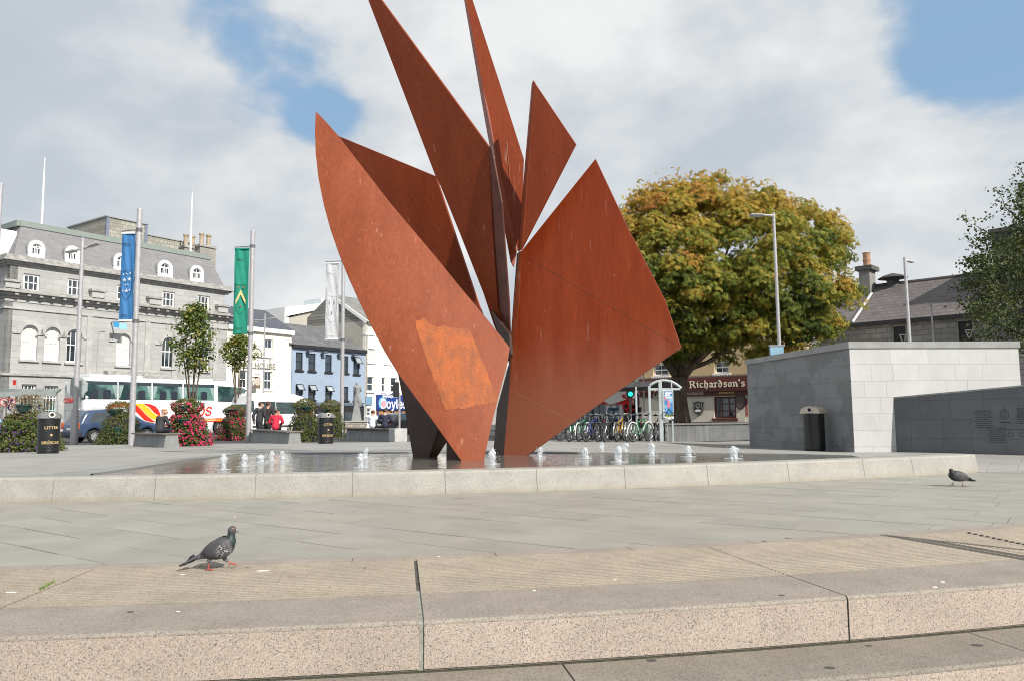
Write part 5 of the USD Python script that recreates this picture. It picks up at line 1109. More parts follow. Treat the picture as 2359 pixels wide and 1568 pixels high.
part(wh, 'roof', hull([ROW.pt(a + .0, ev + .05, .35), ROW.pt(c2_, ev + .05, .35), ROW.pt(a, apex[2] + .12, gd), ROW.pt(c2_, apex[2] + .12, gd), ROW.pt(a, ev, -11), ROW.pt(c2_, ev, -11)]), TILE, world=True)
part(wh, 'gutter', ROW.box(a, c2_, ev - .06, ev + .12, .0, .42), WHITE, world=True)
a3, c3, lo, hi = rect(HC, 1592, 1818, 965, 1112, d=.2)
BOY = mat('shop_blue', (.012, .045, .22), .4, var=.1)
shop = part(wh, 'shop_fascia', ROW.box(a3, c3 + 2.5, lo + .1, hi, 0, .35), BOY, world=True)
part(shop, 'lettering', ROW.txt(text('Boyles', .95, .03), U(HC, (1748, 1040), d=.35)[0], U(HC, (1680, 1062), d=.35)[1], .352), WHITE, world=True)
part(shop, 'lettering', ROW.txt(text('Boylesports', .3, .03), U(HC, (1710, 985), d=.35)[0], U(HC, (1680, 982), d=.35)[1], .352), WHITE, world=True)
lg = U(HC, (1643, 1043), d=.35); part(shop, 'logo', ROW.ext(sg.Point(*lg).buffer(.62), .352, .37), mat('logo_pale_blue', (.2, .45, .62), .5), world=True); part(shop, 'logo', ROW.ext(sg.Point(lg[0] + .12, lg[1] - .1).buffer(.4), .372, .385), mat('logo_pink', (.6, .3, .35), .5), world=True)
part(wh, 'shop_front', ROW.box(a3, c3 + 2.5, -.1, lo + .1, 0, .12), mat('shop_wood', (.30, .16, .07), .6, var=.3), world=True)
for k in range(5):
    u = a3 + .1 + k * (c3 + 2.3 - a3) / 5; part(wh, 'shop_post', ROW.box(u, u + .14, -.1, lo + .1, .12, .22), BOY, world=True)
a4, c4, lo, hi = rect(HC, 1482, 1540, 982, 1062); part(wh, 'blue_sign', ROW.box(a4, c4, lo, hi, 0, .1), mat('sign_blue_grey', (.16, .27, .38), .5), world=True); part(wh, 'sign_mark', ROW.box(a4 + .4, c4 - .4, lo + .7, hi - .3, .1, .11), mat('sign_cyan', (.05, .5, .65), .5), world=True)
rb = thing('rear_block', (*ROW.pt(a - 6, 0)[:2], 0), 'beige flat roofed block with a white fascia behind the blue house', 'building')
d_ = -9.0; a5, b5 = U(HC, (742, 170), d=d_); c5, e5 = U(HC, (1118, 128), d=d_)
part(rb, 'wall', ROW.ext(sg.Polygon([(a5 + .6, 0), (c5 + 4, 0), (c5 + 4, e5 - .3), (c5, e5 - .3), (a5 + .6, b5 - 1.1)]), d_ - 6, d_ - .3), BEIGE, world=True)
part(rb, 'fascia', ROW.ext(sg.Polygon([(a5, b5 - 1.0), (c5 + .2, e5 - .55), (c5 + .2, e5 + .05), (a5, b5 + .05)]), d_ - 6, d_), WHITE, world=True)
part(rb, 'fascia', ROW.ext(qpoly(a5, a5 + .55, 5, b5 - 1.0), d_ - 6, d_), WHITE, world=True)
a6, b6 = U(HC, (1075, 85), d=d_ - 1); c6, _ = U(HC, (1140, 85), d=d_ - 1); part(rb, 'roof_light', ROW.box(a6, c6 + 2, e5 - .2, b6, d_ - 4, d_ - 1), mat('pale_blue_grey', (.55, .6, .62), .5), world=True)
# blocks of the street seen only in gaps and reflections: the row goes on to the right behind the sculpture
far_r = thing('yellow_house', (*ROW.pt(c2_ + .1, 0)[:2], -.1), 'plain pale house continuing the street row behind the sculpture', 'building')
part(far_r, 'wall', ROW.box(c2_ + .1, c2_ + 16, -.2, 9.5, -9, 0), mat('pale_yellow', (.30, .29, .27), .8), world=True); part(far_r, 'roof', hull([ROW.pt(c2_ + .1, 9.5, .3), ROW.pt(c2_ + 16, 9.5, .3), ROW.pt(c2_ + .1, 12.5, -4.5), ROW.pt(c2_ + 16, 12.5, -4.5), ROW.pt(c2_ + .1, 9.5, -9), ROW.pt(c2_ + 16, 9.5, -9)]), GSLATE, world=True)

# ---- the pub on the right
ZR = lambda x, y: (1215.2 + .2326 * x, 784 + .2326 * y)
PUB = Facade((14.6, 48.0), (-.80, .60)); PUB.e = -PUB.e     # u to the right
ur = PUB.uv(1760, 900)[0]; ul = PUB.uv(1478, 900)[0]
pub = thing('pub_house', (*PUB.pt(0, 0)[:2], -.1), 'yellow public house with a long maroon name board over a cream ground floor', 'pub')
MAROON = mat('maroon_paint', (.105, .022, .014), .5, var=.12); YEL = mat('apricot_render', (.52, .39, .22), .75, var=.05); CREAMP = mat('cream_paint', (.62, .575, .47), .7, var=.08, scale=1.5)
_, ft = PUB.uv(*ZR(1800, 362)); _, fb = PUB.uv(*ZR(1800, 492)); _, tb = PUB.uv(*ZR(1800, 545)); wt = 6.6
def R4(x0, x1, y0, y1, d=0): (a, b), (c, _), (_, lo) = PUB.uv(*ZR(x0, y0), d), PUB.uv(*ZR(x1, y0), d), PUB.uv(*ZR(x0, y1), d); return a, c, lo, b
wp = [qpoly(*R4(1842, 2058, 556, 765)), qpoly(*R4(1845, 1990, 205, 325))]
ug = [qpoly(R4(1240, 1390, 210, 330)[0] + k * 4.2, R4(1240, 1390, 210, 330)[1] + k * 4.2, wp[1].bounds[1] + q, wp[1].bounds[3] + q) for k in (-1, 0) for q in (0,)]
part(pub, 'wall', PUB.ext(qpoly(ul, ur + .5, -.2, tb + .1).difference(wp[0]), -.4, 0), CREAMP, world=True, label='cream ground floor wall')
part(pub, 'wall', PUB.ext(qpoly(ul, ur + .5, tb + .1, wt).difference(unary_union([wp[1]] + ug)), -.4, -.002), YEL, world=True, label='apricot upper wall')
part(pub, 'dark_interior', PUB.box(ul + .4, ur + .2, 0, wt - .3, -1.4, -.7), _mats['interior_dark'], world=True)
part(pub, 'roof', hull([PUB.pt(u, z, d) for u in (ul, ur + .5) for z, d in ((wt, .3), (wt + 2.2, -4.5), (wt, -9), (wt - .2, -.3))]), GSLATE, world=True)
part(pub, 'body', PUB.box(ul + .1, ur + .4, -.2, wt, -9, -1.5), YEL, world=True)
for g in [wp[1]] + ug: window(pub, PUB, g, -.2, .1, 2, 1, True, sill=(.1, WHITE))
window(pub, PUB, wp[0], -.18, .11, 3, 3, False, frame_m=MAROON, sill=(.15, MAROON), bar=.07)
nb = part(pub, 'name_board', PUB.box(ul - .1, ur, fb, ft, 0, .22), MAROON, world=True); part(pub, 'lower_board', PUB.box(ul - .1, ur, tb, fb - .06, 0, .14), MAROON, world=True)
part(pub, 'board_moulding', PUB.box(ul - .1, ur, fb - .06, fb + .05, 0, .30), mat('maroon_dark', (.06, .012, .008), .5), world=True)
part(pub, 'board_crest', cat_(*[PUB.box(u, u + .09, ft, ft + .13, .05, .12) for u in np.arange(ul, ur, .17)], PUB.box(ul - .1, ur, ft, ft + .06, .04, .2)), mat('iron_crest', (.12, .10, .09), .7), kind='stuff', world=True)
def blackletter(word, h):
    """Broken-stroke lettering drawn with a slanted broad pen."""
    G = {'R': (.78, [[(.12, 0), (.12, 1)], [(.12, 1), (.45, .95), (.58, .8), (.5, .58), (.2, .5)], [(.36, .5), (.62, .12), (.72, .0)], [(.0, .02), (.2, 0)], [(.0, .95), (.12, 1)]]), 'i': (.36, [[(.05, .6), (.16, .66), (.16, .12), (.28, .02)], [(.15, .85), (.17, .87)]]),
         'c': (.48, [[(.42, .58), (.28, .66), (.1, .5), (.1, .16), (.24, .02), (.42, .1)]]), 'h': (.56, [[(.1, 1), (.1, .0)], [(.1, .5), (.3, .66), (.44, .5), (.42, .05), (.28, -.2)]]),
         'a': (.54, [[(.1, .56), (.25, .66), (.4, .52), (.4, .1), (.5, .02)], [(.4, .38), (.16, .32), (.1, .14), (.22, .02), (.4, .12)]]), 'r': (.44, [[(.04, .6), (.14, .66), (.14, .04)], [(.14, .48), (.3, .66), (.4, .56)], [(.06, .0), (.24, .04)]]),
         'd': (.56, [[(.12, 1.0), (.4, .62), (.42, .16), (.26, .0), (.1, .14), (.1, .46), (.26, .6), (.38, .56)]]), 's': (.50, [[(.4, .58), (.25, .68), (.1, .54), (.16, .4), (.38, .28), (.4, .12), (.24, .0), (.08, .08)]]),
         'o': (.52, [[(.26, .66), (.42, .5), (.42, .14), (.26, .0), (.1, .14), (.1, .5), (.26, .66)]]), 'n': (.60, [[(.04, .6), (.14, .66), (.14, .04)], [(.14, .5), (.34, .66), (.46, .5), (.46, .08), (.56, .02)], [(.06, .0), (.22, .04)]]), "'": (.24, [[(.1, 1.0), (.14, .8)]]),
         'A': (.8, [[(.1, 0), (.36, .95), (.66, .05)], [(.2, .4), (.55, .4)], [(.0, .9), (.36, .95)]]), 'm': (.84, [[(.04, .6), (.14, .66), (.14, .04)], [(.14, .5), (.3, .66), (.4, .5), (.4, .04)], [(.4, .5), (.58, .66), (.7, .5), (.7, .08), (.8, .02)]]), 't': (.4, [[(.16, .9), (.16, .12), (.3, .02)], [(.02, .62), (.32, .64)]]), 'e': (.48, [[(.12, .34), (.4, .46), (.3, .66), (.1, .5), (.1, .16), (.24, .02), (.42, .1)]])}
    nib = V([(-.065, -.05), (.03, -.06), (.065, .05), (-.03, .06)]); x = 0; polys = []
    for ch in word:
        w, st_ = G[ch]
        for s_ in st_:
            for p, q in zip(s_[:-1], s_[1:]): polys.append(sg.MultiPoint([tuple(V(k) + n_ + [x, 0]) for k in (p, q) for n_ in nib]).convex_hull)
        x += w + .06
    return extr(affinity.scale(unary_union(polys), h, h, origin=(0, 0)), .05)
u0, w0 = PUB.uv(*ZR(1600, 468), .22); u1, _ = PUB.uv(*ZR(2150, 440), .22); m = blackletter("Richardson's", 1.0); wd = m.bounds[1][0] - m.bounds[0][0]
s_ = (u1 - u0) / wd; hgt = PUB.uv(*ZR(1640, 405), .22)[1] - PUB.uv(*ZR(1640, 470), .22)[1]; m.apply_scale([s_, hgt, .8]); m.apply_translation([-m.bounds[0][0], 0, 0])
LETTER = mat('ivory_lettering', (.66, .60, .46), .5)
part(nb, 'lettering', frame(m, PUB.pt(u0, fb + (ft - fb) * .24, .221), PUB.e, V([0, 0, 1.]), PUB.n), LETTER, world=True)
m = blackletter('Accommodation', 1.0); u0, w0 = PUB.uv(*ZR(1578, 535), .14); u1, _ = PUB.uv(*ZR(1742, 520), .14); m.apply_scale([(u1 - u0) / (m.bounds[1][0] - m.bounds[0][0]), .26, .5]); part(pub, 'lettering', frame(m, PUB.pt(u0, tb + (fb - tb) * .3, .141), PUB.e, V([0, 0, 1.]), PUB.n), LETTER, world=True)
u0, w0 = PUB.uv(*ZR(1278, 500), .22); part(nb, 'lettering', PUB.txt(text('PUB', .42, .03), u0, fb + (ft - fb) * .22, .221), LETTER, world=True)
part(pub, 'lettering', PUB.txt(text('Co', .34, .03), PUB.uv(*ZR(1284, 545), .14)[0], tb + .15, .141), LETTER, world=True)
u0, w0 = PUB.uv(*ZR(1968, 510), .14); part(pub, 'brass_sign', PUB.box(u0 - .5, u0 + .5, tb + .12, fb - .1, .14, .2), mat('brass_lettering', (.40, .25, .05), .5, var=.3, scale=15), world=True)
u0, w0 = PUB.uv(*ZR(1690, 670)); sh = sg.Polygon([(-.9, 1.05), (-.55, .95), (-.3, 1.1), (0, 1.18), (.3, 1.1), (.55, .95), (.9, 1.05), (.78, .55), (.86, .1), (.8, -.4), (.5, -.85), (0, -1.15), (-.5, -.85), (-.8, -.4), (-.86, .1), (-.78, .55)])
ss = (R4(1637, 1742, 600, 735)[1] - R4(1637, 1742, 600, 735)[0]) / 1.8
sp = part(pub, 'shield_sign', PUB.ext(affinity.translate(affinity.scale(sh, ss, ss, origin=(0, 0)), u0, w0), .0, .1), mat('shield_black', (.03, .032, .035), .5), world=True)
part(sp, 'shield_border', PUB.ext(affinity.translate(affinity.scale(ring(sh.buffer(-.1), .05), ss, ss, origin=(0, 0)), u0, w0), .1, .115), flat('shield_grey', (.28, .28, .27), .5), world=True)
part(sp, 'shield_scroll', PUB.ext(unary_union([sg.Point(u0 - .2 * ss, w0 - .35 * ss).buffer(.2 * ss), sg.Point(u0 + .2 * ss, w0 - .35 * ss).buffer(.2 * ss), qpoly(u0 - .5 * ss, u0 + .5 * ss, w0 - .42 * ss, w0 - .3 * ss)]), .1, .118), WHITE, world=True)
part(sp, 'shield_figure', PUB.ext(ring(sg.Point(u0, w0 + .45 * ss).buffer(.36 * ss), .1 * ss).union(qpoly(u0 - .06 * ss, u0 + .06 * ss, w0 - .1 * ss, w0 + .3 * ss)), .1, .112), _mats['shield_grey'], world=True)
a, c, lo, hi = R4(2062, 2150, 548, 745); part(pub, 'panel', PUB.box(a, c, lo - .6, hi + .1, 0, .05), CREAMP, world=True); part(pub, 'oval_plaque', PUB.ext(affinity.scale(sg.Point((a + c) / 2, hi - .3).buffer(.42), .75, 1.15), .05, .1), mat('oval_brown', (.10, .07, .06), .5), world=True)
part(pub, 'oval_rim', PUB.ext(ring(affinity.scale(sg.Point((a + c) / 2, hi - .3).buffer(.46), .75, 1.15), .06), .05, .12), BLACKP, world=True)
a, c, lo, hi = R4(2152, 2180, 570, 745)
for k in range(4): part(pub, 'striped_blind', PUB.box(a + k * (c - a) / 4, a + (k + .5) * (c - a) / 4, lo, hi, .02, .05), flat('stripe_red', (.35, .06, .08), .6), world=True)
# ---- red fronted shop left of the pub, turned towards us
RS = Facade((9.6, 56.0), (1, .04)); a, b_ = RS.uv(1392, 897); c, _ = RS.uv(1490, 905)
red = thing('red_shop', (*RS.pt(a, 0)[:2], -.1), 'white shop with a bright red fascia and a display of red goods behind the bicycles', 'shop')
_, rt_ = RS.uv(*ZR(1000, 535)); _, rb2 = RS.uv(*ZR(1000, 625)); REDF = mat('red_fascia', (.56, .012, .014), .45, var=.06)
a -= 7
part(red, 'wall', RS.box(a, c + .6, -.2, rt_ + 2.6, -6, 0), WHITE, world=True); part(red, 'fascia', RS.box(a, c + .2, rb2, rt_, 0, .3), REDF, world=True)
part(red, 'shop_front', RS.box(a + .2, c, 0, rb2, 0, .06), SASHG, world=True)
for x in (790, 850, 920, 1140):
    u = RS.uv(*ZR(x, 650))[0]; part(red, 'shop_post', RS.box(u - .16, u + .16, -.1, rb2, .06, .16), WHITE, world=True)
for x, y, r_ in ((962, 652, .2), (1036, 655, .2), (995, 690, .17)):
    u, w = RS.uv(*ZR(x, y)); part(red, 'displayed_ring', RS.map(frame(torus(r_, .06, 18, 8), V([0, 0, 0]), V([1., 0, 0]), V([0, 0, 1.]), V([0, 1., 0])), u, w, .4), REDF, world=True, smooth=True)
for x, y in ((860, 570), (1160, 590)):
    u, w = RS.uv(*ZR(x, y), .3); r9 = random.Random(x); part(red, 'fascia_emblem', RS.ext(sg.Polygon([(u + .95 * math.cos(t) * r9.uniform(.6, 1.1), w + .5 * math.sin(t) * r9.uniform(.6, 1.1)) for t in np.linspace(0, 6.1, 11)]).buffer(0), .3, .33), WHITE, world=True)
part(red, 'roof', hull([RS.pt(u, z, d) for u in (a, c + .6) for z, d in ((rt_ + 2.6, .2), (rt_ + 4.6, -3), (rt_ + 2.6, -6))]), GSLATE, world=True)

# ---- stone cottage with the slate roof behind the pavilion
COT = Facade((23.8, 55.0), (5.7, -5.4)); 
COTE = COT.e; ca, ce = COT.uv(1880, 757); cb, _ = COT.uv(2420, 720); _, ce = COT.uv(2090, 743)
cot = thing('stone_cottage', (*COT.pt(ca, 0)[:2], -.1), 'dark stone house with a long slate roof and one chimney behind the pavilion', 'house')
RUBBLE = ashlar('rubble_stone', (.20, .195, .19), (.27, .265, .255), (.15, .145, .14), .75, .36, COTE, .85, .18, .03); CSLATE = ashlar('cottage_slate', (.115, .10, .098), (.15, .132, .128), (.075, .066, .066), .5, .26, COTE, .7, .14, .02)
def C5(x, y, d=0): return COT.uv(2150 * .784 + x / 2.75 * .784, 700 * .784 + y / 2.75 * .784, d)
wq = [(1285, 1412, 712, 840), (1810, 1955, 672, 840)]
hs = [qpoly(C5(q[0], 760)[0], C5(q[1], 760)[0], ce - 2.6, ce - .1) for q in wq]
part(cot, 'wall', COT.ext(qpoly(ca, cb, -.2, ce).difference(unary_union(hs)), -.5, 0), RUBBLE, world=True)
for g in hs:
    w = part(cot, 'window', COT.ext(ring(g, .1), -.25, -.1), mat('stone_surround', (.32, .31, .29), .7), world=True); part(w, 'pane', COT.ext(g, -.3, -.24), mat('black_screen', (.012, .014, .016), .35), world=True)
    u0, w0, u1, w1 = g.bounds; um, wm = (u0 + u1) / 2 + .15, w1 - .95
    part(w, 'harp_mark', COT.ext(ring(sg.Polygon([(um - .22, wm + .32), (um + .24, wm + .28), (um + .16, wm - .12), (um + .02, wm - .36), (um - .1, wm - .1)]), .07), -.24, -.22), flat('mark_grey', (.45, .45, .44), .6), world=True)
u0, w0, u1, w1 = hs[1].bounds; part(cot, 'lettering', COT.txt(text('GUINNESS', .26, .02), (u0 + u1) / 2, w1 - 2.0, -.235), _mats['mark_grey'], world=True)
rw = C5(1350, 365, -4.5)[1]
part(cot, 'gutter', COT.box(ca, cb, ce, ce + .25, -.1, .3), BLACKP, world=True)
r0 = C5(1035, 440)[0]
part(cot, 'roof', hull([COT.pt(u, z, d) for u in (ca, cb) for z, d in ((ce + .25, .28), (rw, -4.5), (ce, -9.5))]), CSLATE, world=True)
part(cot, 'ridge_tiles', COT.map(tube([(ca, -4.5, rw), (cb, -4.5, rw)], .14, 8)), mat('ridge_dark', (.07, .065, .065), .7), world=True)
v0 = C5(975, 705, .28); part(cot, 'lead_flashing', COT.map(cat_(tube([(v0[0], .3, ce + .3), (v0[0] + .25, -3.2, ce + .25 + (rw - ce) * .72)], .10, 6))), mat('lead_light', (.5, .5, .52), .5), world=True)
cu0, ct = C5(1022, 265, -3.3); cu1, _ = C5(1108, 270, -3.3)
chm = part(cot, 'chimney', COT.box(cu0, cu1, ce + 2, ct, -4.6, -3.3), mat('chimney_render', (.22, .215, .20), .85, var=.15), world=True)
part(chm, 'chimney_cap', COT.box(cu0 - .2, cu1 + .25, ct, ct + .32, -4.8, -3.1), mat('cap_dark', (.09, .088, .08), .85), world=True)
part(chm, 'chimney_pot', moved(lathe([(.28, 0), (.25, .3), (.28, .5), (.30, .55), (.25, .6), (.25, .95), (.30, 1.1), (.16, 1.12)], 14), COT.pt((cu0 + cu1) / 2 + .05, ct + .3, -3.9)), mat('orange_pot', (.34, .19, .11), .7), world=True, smooth=40)
vu, vw = C5(1300, 350, -4.5); part(cot, 'roof_vent', cat_(moved(lathe([(.5, -.4), (.42, .25), (.5, .3), (1.05, .42), (.7, .62), (.1, .8)], 16), COT.pt(vu, rw, -4.5))), mat('vent_dark', (.05, .05, .05), .6), world=True, smooth=40)
g_ = thing('dark_gable_house', (*COT.pt(cb - 4, 0)[:2], 0), 'dark stone gable rising behind the small leaved tree at the right edge', 'house')
du0, dw = COT.uv(2282, 538, -1.0); part(g_, 'wall', COT.box(du0, du0 + 9, 0, dw, -9, -1.0), mat('gable_dark', (.075, .075, .072), .85, var=.25), world=True); part(g_, 'coping', COT.box(du0 - .15, du0 + 9, dw, dw + .25, -9.1, -.9), mat('cap_dark', (.09, .088, .08), .85), world=True)
# ------------------------------------------------------------------ vehicles
def inflated(poly, W, r=.1, step=.09, tumble=None, plan=None):
    """A solid from a side outline: half width W, edges rounded by r, narrower upwards (tumble) and towards the ends (plan)."""
    poly = poly.buffer(0); v, f = cells(poly, step)
    x0, y0, x1, y1 = poly.bounds; bd = poly.exterior; d = shapely.distance(shapely.points(v[:, 0], v[:, 1]), bd)
    w = width_at(v[:, 0], v[:, 1], W, tumble, plan, x0, x1) - r + np.sqrt(np.maximum(r * r - np.maximum(r - d, 0) ** 2, 0))
    return shell(np.c_[v[:, 0], -w, v[:, 1]], f, np.c_[v[:, 0], w, v[:, 1]])
def width_at(x, z, W, tumble, plan, x0, x1):
    w = np.full(np.shape(x), W, float)
    if tumble: w = w - tumble[1] * np.maximum(0, z - tumble[0]) ** 1.0
    if plan: e = np.minimum(x - x0, x1 - x); w = w - plan[1] * np.maximum(0, 1 - e / plan[0]) ** 2
    return w
def side_sheet(poly, W, x0, x1, tumble, plan, off=.006, th=.01, step=.15, sides=(-1,)):
    out = []
    for s in sides:
        v, f = cells(poly.buffer(0), step); w = width_at(v[:, 0], v[:, 1], W, tumble, plan, x0, x1) + off
        a, b = np.c_[v[:, 0], s * w, v[:, 1]], np.c_[v[:, 0], s * (w - th), v[:, 1]]
        m = shell(a, f if s < 0 else f[:, ::-1], b); out.append(m)
    return cat_(*out)
TYRE = mat('tyre_rubber', (.018, .018, .018), .8, var=.2); ALLOY = mat('alloy_silver', (.55, .55, .56), .3, var=.05, metal=.6)
def wheel(t, x, z, r, y, w=.2, spokes=5, name='wheel'):
    o = V([x, y, z]); ax = (V([1., 0, 0]), V([0, 0, 1.]), V([0, -1., 0]))
    prof = [(r * .62, -w / 2), (r * .9, -w / 2), (r, -w * .35), (r, w * .35), (r * .9, w / 2), (r * .62, w / 2), (r * .62, -w / 2)]
    wh_ = part(t, name, frame(lathe(prof, 28), o, *ax), TYRE, smooth=40)
    part(wh_, 'rim', frame(cat_(lathe([(r * .64, w * .2), (r * .64, w * .46), (r * .56, w * .48), (r * .56, w * .2)], 24), *[moved(box(-.035, .035, 0, r * .6, w * .30, w * .42), (0, 0, 0), k * 2 * math.pi / spokes) for k in range(spokes)], lathe([(r * .16, w * .25), (r * .16, w * .46), (.01, w * .48)], 12)), o, *ax), ALLOY)
    part(wh_, 'brake', frame(lathe([(r * .62, -.02), (r * .62, w * .15), (.01, w * .15)], 20), o, *ax), flat('wheel_dark', (.02, .02, .02), .7))
    return wh_
ERANG = math.atan2(ROWE[1], ROWE[0])
def vloc(px, Y, W, z=-.105):
    """Centre of the rear end of a vehicle whose near rear corner shows at px, parked along the row."""
    p = at(px, 960, Y); q = p + V([-ROWE[1], ROWE[0], 0]) * W; return V([q[0], q[1], float(zback(q[0], q[1])) - .005])
def people_carrier(px, Y, col, name, label, mname):
    paint = mat(mname, col, .25, var=.05, coat=.6); W, L = .9, 4.62; tb, pl = (1.0, .24), (1.0, .14)
    t = thing(name, vloc(px, Y, W), label, 'car', 'cars on the street' if False else None, rot=ERANG)
    sil = sg.Polygon([(.06, .34), (.0, .55), (.02, .92), (.10, 1.02), (.40, 1.52), (.56, 1.64), (.9, 1.69), (1.6, 1.71), (2.4, 1.66), (2.85, 1.54), (3.6, 1.08), (4.2, .95), (4.5, .8), (4.62, .55), (4.58, .34), (4.4, .26), (.2, .26)])
    arches_ = [sg.Point(x, .32).buffer(.40) for x in (.86, 3.72)]
    part(t, 'body', inflated(sil.difference(unary_union([a.intersection(sg.box(0, 0, 5, .8)) for a in arches_])), W, .10, .08, tb, pl), paint, smooth=50)
    part(t, 'arch_lining', box(.4, 4.1, -.72, .72, .3, .8), flat('wheel_dark', (.02, .02, .02), .7))
    G_ = glass('car_glass', (.03, .04, .045))
    for p_ in ([(.62, 1.08), (.58, 1.12), (.86, 1.52), (.98, 1.56), (1.62, 1.57), (1.62, 1.08)], [(1.72, 1.08), (1.72, 1.57), (2.3, 1.54), (2.62, 1.44), (2.66, 1.08)], [(2.74, 1.08), (2.74, 1.38), (3.3, 1.1), (3.3, 1.08)]):
        part(t, 'side_window', side_sheet(sg.Polygon(p_), W, 0, L, tb, pl, .004, .02, sides=(-1,)), G_); part(t, 'side_window', side_sheet(sg.Polygon(p_), W, 0, L, tb, pl, .004, .02, sides=(1,)), G_)
    for p_ in ([(1.02, 1.14), (1.0, 1.5), (1.5, 1.52), (1.52, 1.14)], [(1.8, 1.14), (1.8, 1.5), (2.02, 1.5), (2.02, 1.14)]):
        part(t, 'bright_reflection', side_sheet(sg.Polygon(p_).buffer(-.03).buffer(.03), W, 0, L, tb, pl, .006, .003), mat('window_view', (.42, .5, .5), .2, var=.3, scale=3)) if False else None
    part(t, 'rear_window', frame(rbox(-.62, .62, 0, .44, -.02, .012, .01), V([.135, 0, 1.07]), V([0, -1., 0]), nrm([.30, 0, .5]), nrm([-.5, 0, .3])), G_)
    part(t, 'windscreen', frame(rbox(-.66, .66, 0, .74, -.02, .012, .01), V([3.55, 0, 1.13]), V([0, -1., 0]), nrm([-.75, 0, .46]), nrm([.46, 0, .75])), G_)
    for s in (-1, 1): part(t, 'tail_light', rbox(.0, .09, s * .84 - .07, s * .84 + .07, .72, 1.06, .03), mat('tail_red', (.45, .03, .01), .3, col2=(.55, .16, .02), scale=4))
    part(t, 'number_plate', box(-.012, .02, -.26, .26, .66, .77), mat('plate_white', (.6, .6, .55), .5)); part(t, 'rear_bumper', rbox(-.05, .25, -.86, .86, .30, .60, .06), mat('bumper_dark', (.03, .034, .05), .45)); part(t, 'front_bumper', rbox(4.35, 4.66, -.84, .84, .28, .58, .06), paint)
    for s in (-1, 1):
        part(t, 'roof_rail', tube([(.7, s * .62, 1.70), (.8, s * .62, 1.76), (2.3, s * .62, 1.75), (2.45, s * .62, 1.69)], .022, 6), ALLOY); part(t, 'headlight', rbox(4.25, 4.56, s * .68 - .14, s * .68 + .14, .68, .84, .05), ALLOY)
        part(t, 'door_handle', box(1.9, 2.12, s * .905 - .02, s * .905 + .02, .90, .94), ALLOY); part(t, 'wing_mirror', rbox(3.0, 3.12, s * 1.0 - .09, s * 1.0 + .09, 1.06, 1.22, .04), paint)
    part(t, 'door_seam', cat_(*[side_sheet(sg.box(x, .4, x + .014, 1.07), W, 0, L, tb, pl, .002, .004) for x in (1.66, 2.70)]), flat('wheel_dark', (.02, .02, .02), .7))
    for x in (.86, 3.72):
        for s in (-1, 1): wheel(t, x, .325, .325, s * .80, .2 * (1 if s < 0 else -1))
    return t
people_carrier(181, 39.6, (.035, .06, .12), 'people_carrier', 'dark blue people carrier parked before the coach', 'navy_car_paint')
people_carrier(-175, 37.0, (.24, .36, .52), 'pale_blue_car', 'pale blue car cut by the left edge of the picture', 'pale_blue_paint')
def saloon(px, Y, col, label):
    paint = mat('black_car_paint', col, .22, var=.05, coat=.6); W, L = .87, 4.4; tb, pl = (.92, .30), (.9, .12)
    t = thing('black_saloon', vloc(px, Y, W), label, 'car', None, rot=ERANG)
    sil = sg.Polygon([(.04, .32), (.0, .55), (.03, .88), (.1, .96), (.6, 1.02), (1.05, 1.32), (1.5, 1.42), (2.2, 1.41), (2.7, 1.26), (3.25, .95), (4.1, .82), (4.36, .66), (4.4, .36), (4.3, .24), (.15, .24)])
    part(t, 'body', inflated(sil.difference(unary_union([sg.Point(x, .30).buffer(.36).intersection(sg.box(0, 0, 5, .7)) for x in (.86, 3.5)])), W, .10, .09, tb, pl), paint, smooth=50)
    part(t, 'arch_lining', box(.4, 4.0, -.7, .7, .3, .7), flat('wheel_dark', (.02, .02, .02), .7))
    G_ = glass('car_glass')
    for p_ in ([(.95, .98), (1.22, 1.3), (1.72, 1.35), (1.72, .98)], [(1.8, .98), (1.8, 1.35), (2.2, 1.33), (2.6, 1.2), (2.9, .98)]):
        for s in (-1, 1): part(t, 'side_window', side_sheet(sg.Polygon(p_), W, 0, L, tb, pl, .004, .02, sides=(s,)), G_)
    part(t, 'rear_window', frame(rbox(-.56, .56, 0, .44, -.02, .012, .01), V([.66, 0, 1.045]), V([0, -1., 0]), nrm([.45, 0, .30]), nrm([-.30, 0, .45])), mat('rear_glass', (.10, .14, .15), .08, spec=1.0))
    for s in (-1, 1): part(t, 'tail_light', rbox(-.01, .10, s * .74 - .13, s * .74 + .13, .68, .86, .03), mat('tail_red', (.45, .03, .01), .3))
    part(t, 'number_plate', box(-.015, .02, -.25, .25, .62, .73), mat('plate_white', (.6, .6, .55), .5))
    for x in (.86, 3.5):
        for s in (-1, 1): wheel(t, x, .31, .31, s * .78, .19 * (1 if s < 0 else -1), 9)
saloon(897, 50, (.012, .013, .016), 'black saloon car beside the dark hull of the sculpture')

